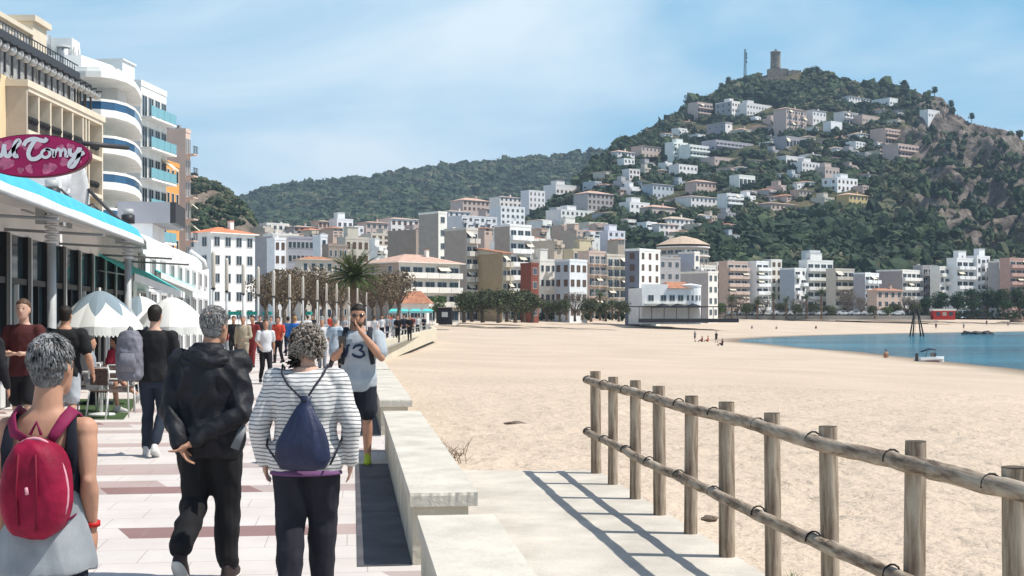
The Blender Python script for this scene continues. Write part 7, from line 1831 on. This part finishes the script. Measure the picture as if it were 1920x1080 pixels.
for px, d, s_, k, lb in [(1585, 378, 1.0, 'grey', 'big bare greyish tree right of the tallest palm'), (1700, 382, .8, 'grey', 'smaller bare greyish tree behind the rope swing frame'), (1350, 350, .7, 'fresh', 'small green tree right of the beach restaurant'), (1400, 365, .8, 'tam', 'olive tree below the curved white balconies'), (1640, 372, .7, 'tam', 'olive tree below the pink villa'),
                         (1735, 385, .8, 'pine', 'dark pine at the left end of the park'), (1762, 388, .95, 'pine', 'dark pine above the red kiosk'), (1793, 392, .95, 'pine', 'dark pine right of the red kiosk'), (1822, 385, 1.05, 'pine', 'dark pine in the middle of the park'), (1852, 390, 1.1, 'pine', 'dark pine right of the park middle'), (1882, 384, 1.05, 'pine', 'dark pine above the big rock'), (1912, 388, 1.1, 'pine', 'dark pine at the right edge of the picture'), (1945, 390, 1.1, 'pine', 'dark pine just beyond the right edge'),
                         (1345, 372, .8, 'tam', 'olive tree at the start of the parked cars'), (1382, 374, .85, 'grey', 'bare tree below the left part of the pink balconies'), (1408, 376, .8, 'tam', 'olive tree between the pink and the curved white balconies'), (1432, 374, .75, 'grey', 'bare tree left of the slim white block'), (1462, 376, .85, 'tam', 'olive tree between the two palms of the slim white block'), (1500, 376, .7, 'grey', 'bare tree under the long white block'), (1525, 376, .8, 'tam', 'olive tree right of the palm under the long white block'), (1548, 377, .7, 'tam', 'olive tree directly left of the big bare tree'), (1618, 377, .75, 'grey', 'bare tree directly right of the big one'), (1655, 377, .6, 'tam', 'olive tree in front of the pink villa wall'), (1680, 377, .8, 'tam', 'olive tree at the right corner of the pink villa'), (1716, 380, .85, 'tam', 'olive tree behind the A-frame top'), (1490, 370, .75, 'tam', 'olive tree under the blank blue grey side wall'), (1325, 345, .6, 'fresh', 'small green tree behind the restaurant terrace'), (1560, 374, .6, 'tam', 'low olive tree under the low white block'), (1665, 374, .55, 'fresh', 'small green tree under the pink villa')]: tree(k, px, d, s_, lb, 'trees along the far seafront')
# trees standing on the skyline of the castle hill
for i, (px, py, s_, lb) in enumerate([(1352, 165, .8, 'lone pine on the skyline left of the mast'), (1366, 158, .95, 'pine on the skyline nearest the mast'), (1520, 138, .9, 'lone pine on the skyline right of the castle'), (1533, 138, .95, 'second pine on the skyline right of the castle'), (1638, 165, .7, 'small pine on the skyline above the bright villa'), (1752, 175, .8, 'pine at the shoulder of the ridge'), (1783, 200, .8, 'pine on the falling right skyline'), (1822, 226, .7, 'pine low on the right skyline')]):
    g_ = hill_at(px, py + 6); tree('pine', px, g_.y, s_, lb, 'pines on the hill skyline', g_.z)
# hedge and low wall behind the beach
hm_ = leaf_mat('hedge_leaf', (.02, .035, .018), (.06, .085, .035), .6)
def hedge(x0, x1, d, h, label):
    N = int((x1 - x0) * d / F * 5); u = rng.uniform(x0, x1, N); X_ = (u - 960) * d / F; pts = np.stack([X_, d + rng.uniform(-.6, .6, N), gz(d) + rng.uniform(.1, h, N)], -1)
    V, Fq = crowns(pts, rng.uniform(.25, .5, N), rng.uniform(.25, .45, N), rough=.5); me = fastmesh('hedge', V, Fq, [hm_], smooth=False); link('hedge', me, None, label, 'hedge', None, 'stuff')
hedge(820, 1175, 300, 1.3, 'dark low hedge at the back of the beach under the olive trees'); hedge(1365, 1760, 385, 1.5, 'dark hedge along the far beach'); hedge(1720, 1960, 384, 2.2, 'dark hedge under the park pines')

# ---------------------------------------------------------------- things on the far beach
redm = mat('kiosk_red', (.48, .03, .02), .7, .15, 1)
def box_thing(name, px0, px1, y0, y1, d, label, cat, parts, dep=3, zz=None):
    z = gz(d) if zz is None else zz; c = P((px0 + px1) / 2, HZ, d); root = empty(name, (c.x, c.y, z), 0, label, cat); s_ = d / F; w = (px1 - px0) * s_ / 2; parts(root, w, (CH + (HZ - y0) * s_) - z, dep); return root
def red_k(root, w, h, dp):
    m_ = MB(); m_.box(-w, w, 0, dp, -.5, h * .78, redm); m_.build('body', root); m_ = MB(); m_.box(-w - .3, w + .3, -.3, dp + .3, h * .78 + .003, h, wallmat((.6, .56, .52))); m_.build('roof', root)
    for i in (-1, 0, 1): m_ = MB(); m_.box(i * w * .6 - w * .18, i * w * .6 + w * .18, -.04, .02, h * .25, h * .65, BEI_ if i == 0 else GLS); m_.build('hatch', root)
BEI_ = wallmat(BEI)
box_thing('red_kiosk', 1751, 1791, 579, 592, 372, 'red beach kiosk in front of the dark pines', 'kiosk', red_k)
def dark_k(root, w, h, dp):
    m_ = MB(); m_.box(-w, w, 0, dp, -.5, h, mat('dark_kiosk', (.02, .018, .02), .8)); m_.build('body', root); m_ = MB(); m_.box(-w - .15, w + .15, -.2, dp, h + .003, h + .15, BRN_); m_.build('roof', root); m_ = MB(); m_.box(-w * .5, w * .4, -.05, .02, h * .35, h * .7, FRM); m_.build('hatch', root)
BRN_ = wallmat(BRN)
box_thing('dark_kiosk', 822, 847, 577, 600, 232, 'dark brown kiosk at the end of the promenade', 'kiosk', dark_k)
def low_house(root, w, h, dp):
    m_ = MB(); m_.box(-w, w, 0, dp, -.2, h * .62, wallmat(WHT)); m_.build('wall', root); m_ = MB(); vs = [(-w - 1.6, -.8, h * .62), (w + .8, -.8, h * .62), (w + .8, dp + .8, h * .62), (-w - 1.6, dp + .8, h * .62), (-w * .5, dp / 2, h), (w * .5, dp / 2, h)]
    m_.add(vs, [(0, 1, 5, 4), (1, 2, 5), (2, 3, 4, 5), (3, 0, 4), (3, 2, 1, 0)], TILE); m_.build('roof', root)
    for i in (-.5, .1, .6): o = link('window', wmesh(1.2, 1.3, 'g'), root); o.location = (w * i, -.02, .9)
box_thing('small_house', 748, 800, 545, 600, 205, 'low white house with a red tiled roof in front of the villa hotel', 'house', low_house, 6)
for i, (x0, x1, d, lb) in enumerate([(730, 748, 172, 'leftmost turquoise cafe awning beyond the far walkers'), (750, 766, 178, 'second turquoise cafe awning beyond the far walkers'), (768, 790, 184, 'third turquoise cafe awning in front of the low white house'), (791, 812, 190, 'rightmost turquoise cafe awning beyond the far walkers')]):
    def pk(root, w, h, dp):
        m_ = MB(); m_.add([(-w, -1, h * .86), (w, -1, h * .86), (w, 1.5, h * .86), (-w, 1.5, h * .86), (-w * .6, .2, h), (w * .6, .2, h)], [(0, 1, 5, 4), (1, 2, 5), (2, 3, 4, 5), (3, 0, 4), (3, 2, 1, 0)], AWT2); m_.box(-w, w, -1.02, -1.0, h * .74, h * .86, mat('pale_aqua', (.3, .6, .6), .8)); m_.build('canopy', root)
        for sx_ in (-.9, .9): m2 = MB(); m2.tube([(w * sx_, -.9, 0), (w * sx_, -.9, h * .86)], .05, FRM, 5); m2.build('pole', root)
    box_thing('awning_tent', x0, x1, 579, 600, d, lb, 'awning', pk)
for x0, x1, lb in [(425, 448, 'green shop awning below the white orange roofed building'), (462, 482, 'green shop awning right of the first one'), (492, 506, 'pale green shop awning behind the lamp posts'), (568, 582, 'small green shop awning among the lamp posts')]:
    def pk2(root, w, h, dp):
        m_ = MB(); m_.box(-w, w, 0, 1.5, h * .8, h, mat('green_awning', (.02, .30, .24), .8)); m_.build('fabric', root)
        for sx_ in (-.95, .95): m2 = MB(); m2.tube([(w * sx_, .1, 0), (w * sx_, .1, h * .8)], .05, FRM, 5); m2.build('pole', root)
    box_thing('shop_awning', x0, x1, 584, 600, 150, lb, 'awning', pk2)
# rope swing frame
def swing():
    d = 262; p = P(1718, 605, d); z0 = float(sand_z(np.array([p.x]), np.array([d]))[0]); root = empty('swing_frame', (p.x, d, z0), 0, 'tall dark wooden A-frame standing on the far sand', 'swing frame'); s_ = d / F; h = 58 * s_
    for (x, y) in ((-10, -1), (13, -1), (-10, 1.2), (13, 1.2)): m_ = MB(); m_.tube([(x * s_, y, -.3), (-.3 * (1 if x < 0 else -1), y * .15, h)], [.17, .12], mat('dark_timber', (.035, .03, .03), .9), 6); m_.build('leg', root)
    m_ = MB(); m_.tube([(0, -.6, h), (0, .6, h)], .16, MATS['dark_timber'], 6); m_.build('crossbar', root)
    m_ = MB(); m_.tube([(-3 * s_, 0, .5), (0, 0, h)], .035, MATS['dark_timber'], 4); m_.build('rope', root)
swing()
p = on_sand(1905, 604); rock('beach_rock', p + Vector((0, 0, .8)), 2.1, (1.15, 1.0, 1.0), 'big brown rock on the far sand at the right edge', 'rock', 3, mat('orange_rock', (.20, .14, .11), .95, .35, 1, .1, 3)); p = on_sand(1882, 606); rock('beach_rock', p, 1.3, (2.0, 1, .4), 'low flat rock beside the big one', 'rock', 6)
dd = (CH - SEA) * F / (627 - HZ)
for i, (px, sx_, lb) in enumerate([(1828, 1.5, 'longest dark rock breaking the water'), (1848, 1.3, 'dark rock at the right end of the reef'), (1812, .8, 'small dark rock at the left end of the reef')]): p = P(px, HZ, dd); p.z = SEA; rock('sea_rock', p, 1.0, (sx_ * 1.5, .9, .75), lb, 'rock', 10 + i, mat('wet_rock', (.02, .022, .025), .6, .3, 2))
# speedboat
def boat():
    d = (CH - SEA) * F / (679 - HZ); p = P(1745, HZ, d); root = empty('motor_boat', (p.x, d, SEA), R(6), 'white motor boat with a dark canopy lying at the waterline', 'boat'); s_ = d / F; L_ = 52 * s_ / 2
    hw = mat('hull_white', (.74, .74, .74), .3); hr = mat('hull_red', (.16, .03, .03), .5); m_ = MB(); n_ = 12; vs = []
    for i in range(n_ + 1):
        t = i / n_; x = lerp(-L_, L_, t); b_ = .75 * (1 - max(0, (t - .55) / .45) ** 2.2) + .02; sh = .10 * t
        vs += [(x, -b_ * .6, -.12 + .1 * t * t), (x, -b_, .22 + sh), (x, -b_ * .97, .42 + sh), (x, b_ * .97, .42 + sh), (x, b_, .22 + sh), (x, b_ * .6, -.12 + .1 * t * t)]
    fs = []; 
    for i in range(n_):
        for k in range(6): a = i * 6 + k; b2 = i * 6 + (k + 1) % 6; fs.append((a, a + 6, b2 + 6, b2))
    fs += [(5, 4, 3, 2, 1, 0), tuple(range(n_ * 6, n_ * 6 + 6))]; m_.add(vs, fs, hw, False); m_.build('hull', root)
    m_ = MB(); m_.box(-L_ * .6, L_ * .4, -.78, .78, -.02, .12, hr); m_.build('hull_band', root)
    m_ = MB(); m_.tube([(-L_ * .7, 0, .95), (-L_ * .1, 0, 1.2), (L_ * .25, 0, 1.12)], [.3, .55, .4], mat('boat_canopy', (.012, .03, .06), .7), 10, flat=.12, ax=(0, 0, 1)); m_.build('canopy', root)
    for x in (-L_ * .55, L_ * .1): m_ = MB(); m_.tube([(x, -.5, .42), (x + .15, -.4, 1.1)], .03, RAIL, 5); m_.build('canopy_pole', root)
    m_ = MB(); m_.box(L_ * .15, L_ * .22, -.5, .5, .5, .85, GLS); m_.build('windscreen', root); m_ = MB(); m_.box(-L_ * 1.12, -L_ * .98, -.15, .15, .0, .8, RAIL); m_.build('outboard_motor', root)
boat()
# lifeguard stand frame and drift pipes
def stand():
    p = on_sand(1186, 600); root = empty('lifeguard_stand', p, 0, 'low dark frame stand on the sand below the beach restaurant', 'stand'); s_ = p.y / F; w = 9 * s_; h = 12 * s_; dk = MATS['dark_timber']
    for x in (-w, w): m_ = MB(); m_.tube([(x, 0, 0), (x * .85, 0, h)], .07, dk, 5); m_.build('leg', root)
    m_ = MB(); m_.box(-w * 1.1, w * 1.1, -.6, .6, .15, .55, dk); m_.build('platform', root); m_ = MB(); m_.tube([(-w * .9, 0, h), (w * .9, 0, h)], .06, dk, 5); m_.build('top_bar', root)
stand()
for x0, x1, py, lb in [(1568, 1760, 603, 'long dark pipe lying on the sand under the A-frame'), (1434, 1490, 597, 'dark row of beach boats lying on the far sand'), (1300, 1345, 600, 'thin dark pipe on the sand in front of the restaurant')]:
    a, b_ = on_sand(x0, py), on_sand(x1, py - .5); root = empty('beach_pipe', a, 0, lb, 'pipe'); m_ = MB(); n_ = 8; m_.tube([Vector((0, 0, .1)) + (b_ - a) * k / n_ + Vector((0, random.uniform(-1, 1), random.uniform(-.02, .1))) for k in range(n_ + 1)], [random.uniform(.10, .22) for k in range(n_ + 1)], MATS['dark_timber'], 6); m_.build('pipe', root)
# parked cars behind the far beach
def car():
    root = empty('parked_car'); pm = mat('car_white', (.66, .66, .66), .35, .02, 1, spec=.5, coat=.3); m_ = MB()
    prof = [(-2.1, .35), (-2.1, .8), (-1.9, .95), (-1.45, 1.42), (.35, 1.45), (1.0, 1.0), (1.9, .86), (2.1, .6), (2.1, .35)]
    n_ = len(prof); vs = [(x, y * (1 if z < 1.0 else .82), z) for y in (-.85, .85) for x, z in prof]; m_.add(vs, [tuple(range(n_)), tuple(range(2 * n_ - 1, n_ - 1, -1))] + [(i, n_ + i, n_ + (i + 1) % n_, (i + 1) % n_) for i in range(n_)], pm); m_.build('body', root)
    m_ = MB(); m_.add([(-1.7, -.80, 1.02), (.75, -.80, 1.02), (.3, -.73, 1.36), (-1.35, -.73, 1.36)], [(0, 1, 2, 3)], GLS); m_.build('window', root)
    for x in (-1.35, 1.3):
        for y in (-.86, .86): w_ = MB(); w_.tube([(x, y - .1, .33), (x, y + .1, .33)], .33, RAIL, 12); o = w_.build('wheel', root)
    return root
cr = car(); spots = [(1378, 'leftmost parked car behind the far beach'), (1396, 'second parked car from the left behind the far beach'), (1417, 'parked car below the low palm'), (1438, 'parked car left of the slim white block palm'), (1463, 'parked car below the blue grey side wall'), (1488, 'parked car under the olive tree'), (1510, 'parked car below the palm left of the bare tree'), (1532, 'parked car below the tallest palm'), (1556, 'parked car left of the bare tree trunk'), (1580, 'parked car under the big bare tree'), (1604, 'parked car right of the bare tree trunk'), (1628, 'parked car below the blue balcony block'), (1655, 'parked car in front of the pink villa'), (1682, 'parked car left of the A-frame')]
for i, (px, lb) in enumerate(spots):
    o = cr if i == 0 else copy_tree(cr); p = P(px, HZ, 376); p.z = gz(376) + .75; o.location = p; o.rotation_euler = (0, 0, R(random.choice([0, 180, 8]))); tag(o, lb, 'car', 'cars parked behind the far beach')
m_ = MB(); vs_ = [P(1355, HZ, 373), P(1745, HZ, 373), P(1745, HZ, 380), P(1355, HZ, 380)]; m_.prism([(v.x, v.y) for v in vs_], .5, gz(376) + .75, MATS['town_ground']); m_.build('pavement', kind='structure', label='raised parking strip behind the far beach')
forest()
# ---------------------------------------------------------------- haze
mhz = bpy.data.materials.new('haze'); mhz.use_nodes = True
n = mhz.node_tree; n.nodes.clear()
pv = n.nodes.new('ShaderNodeVolumePrincipled'); pv.inputs['Color'].default_value = (.62, .78, 1.0, 1); pv.inputs['Density'].default_value = .00014
pv.inputs['Anisotropy'].default_value = .0
oo = n.nodes.new('ShaderNodeOutputMaterial'); n.links.new(pv.outputs[0], oo.inputs['Volume'])
mb = MB(); mb.box(-3000, 3000, -60, 4200, -6, 420, mhz)
mb.build('haze', label='thin bluish sea haze', kind='stuff', cat='haze')
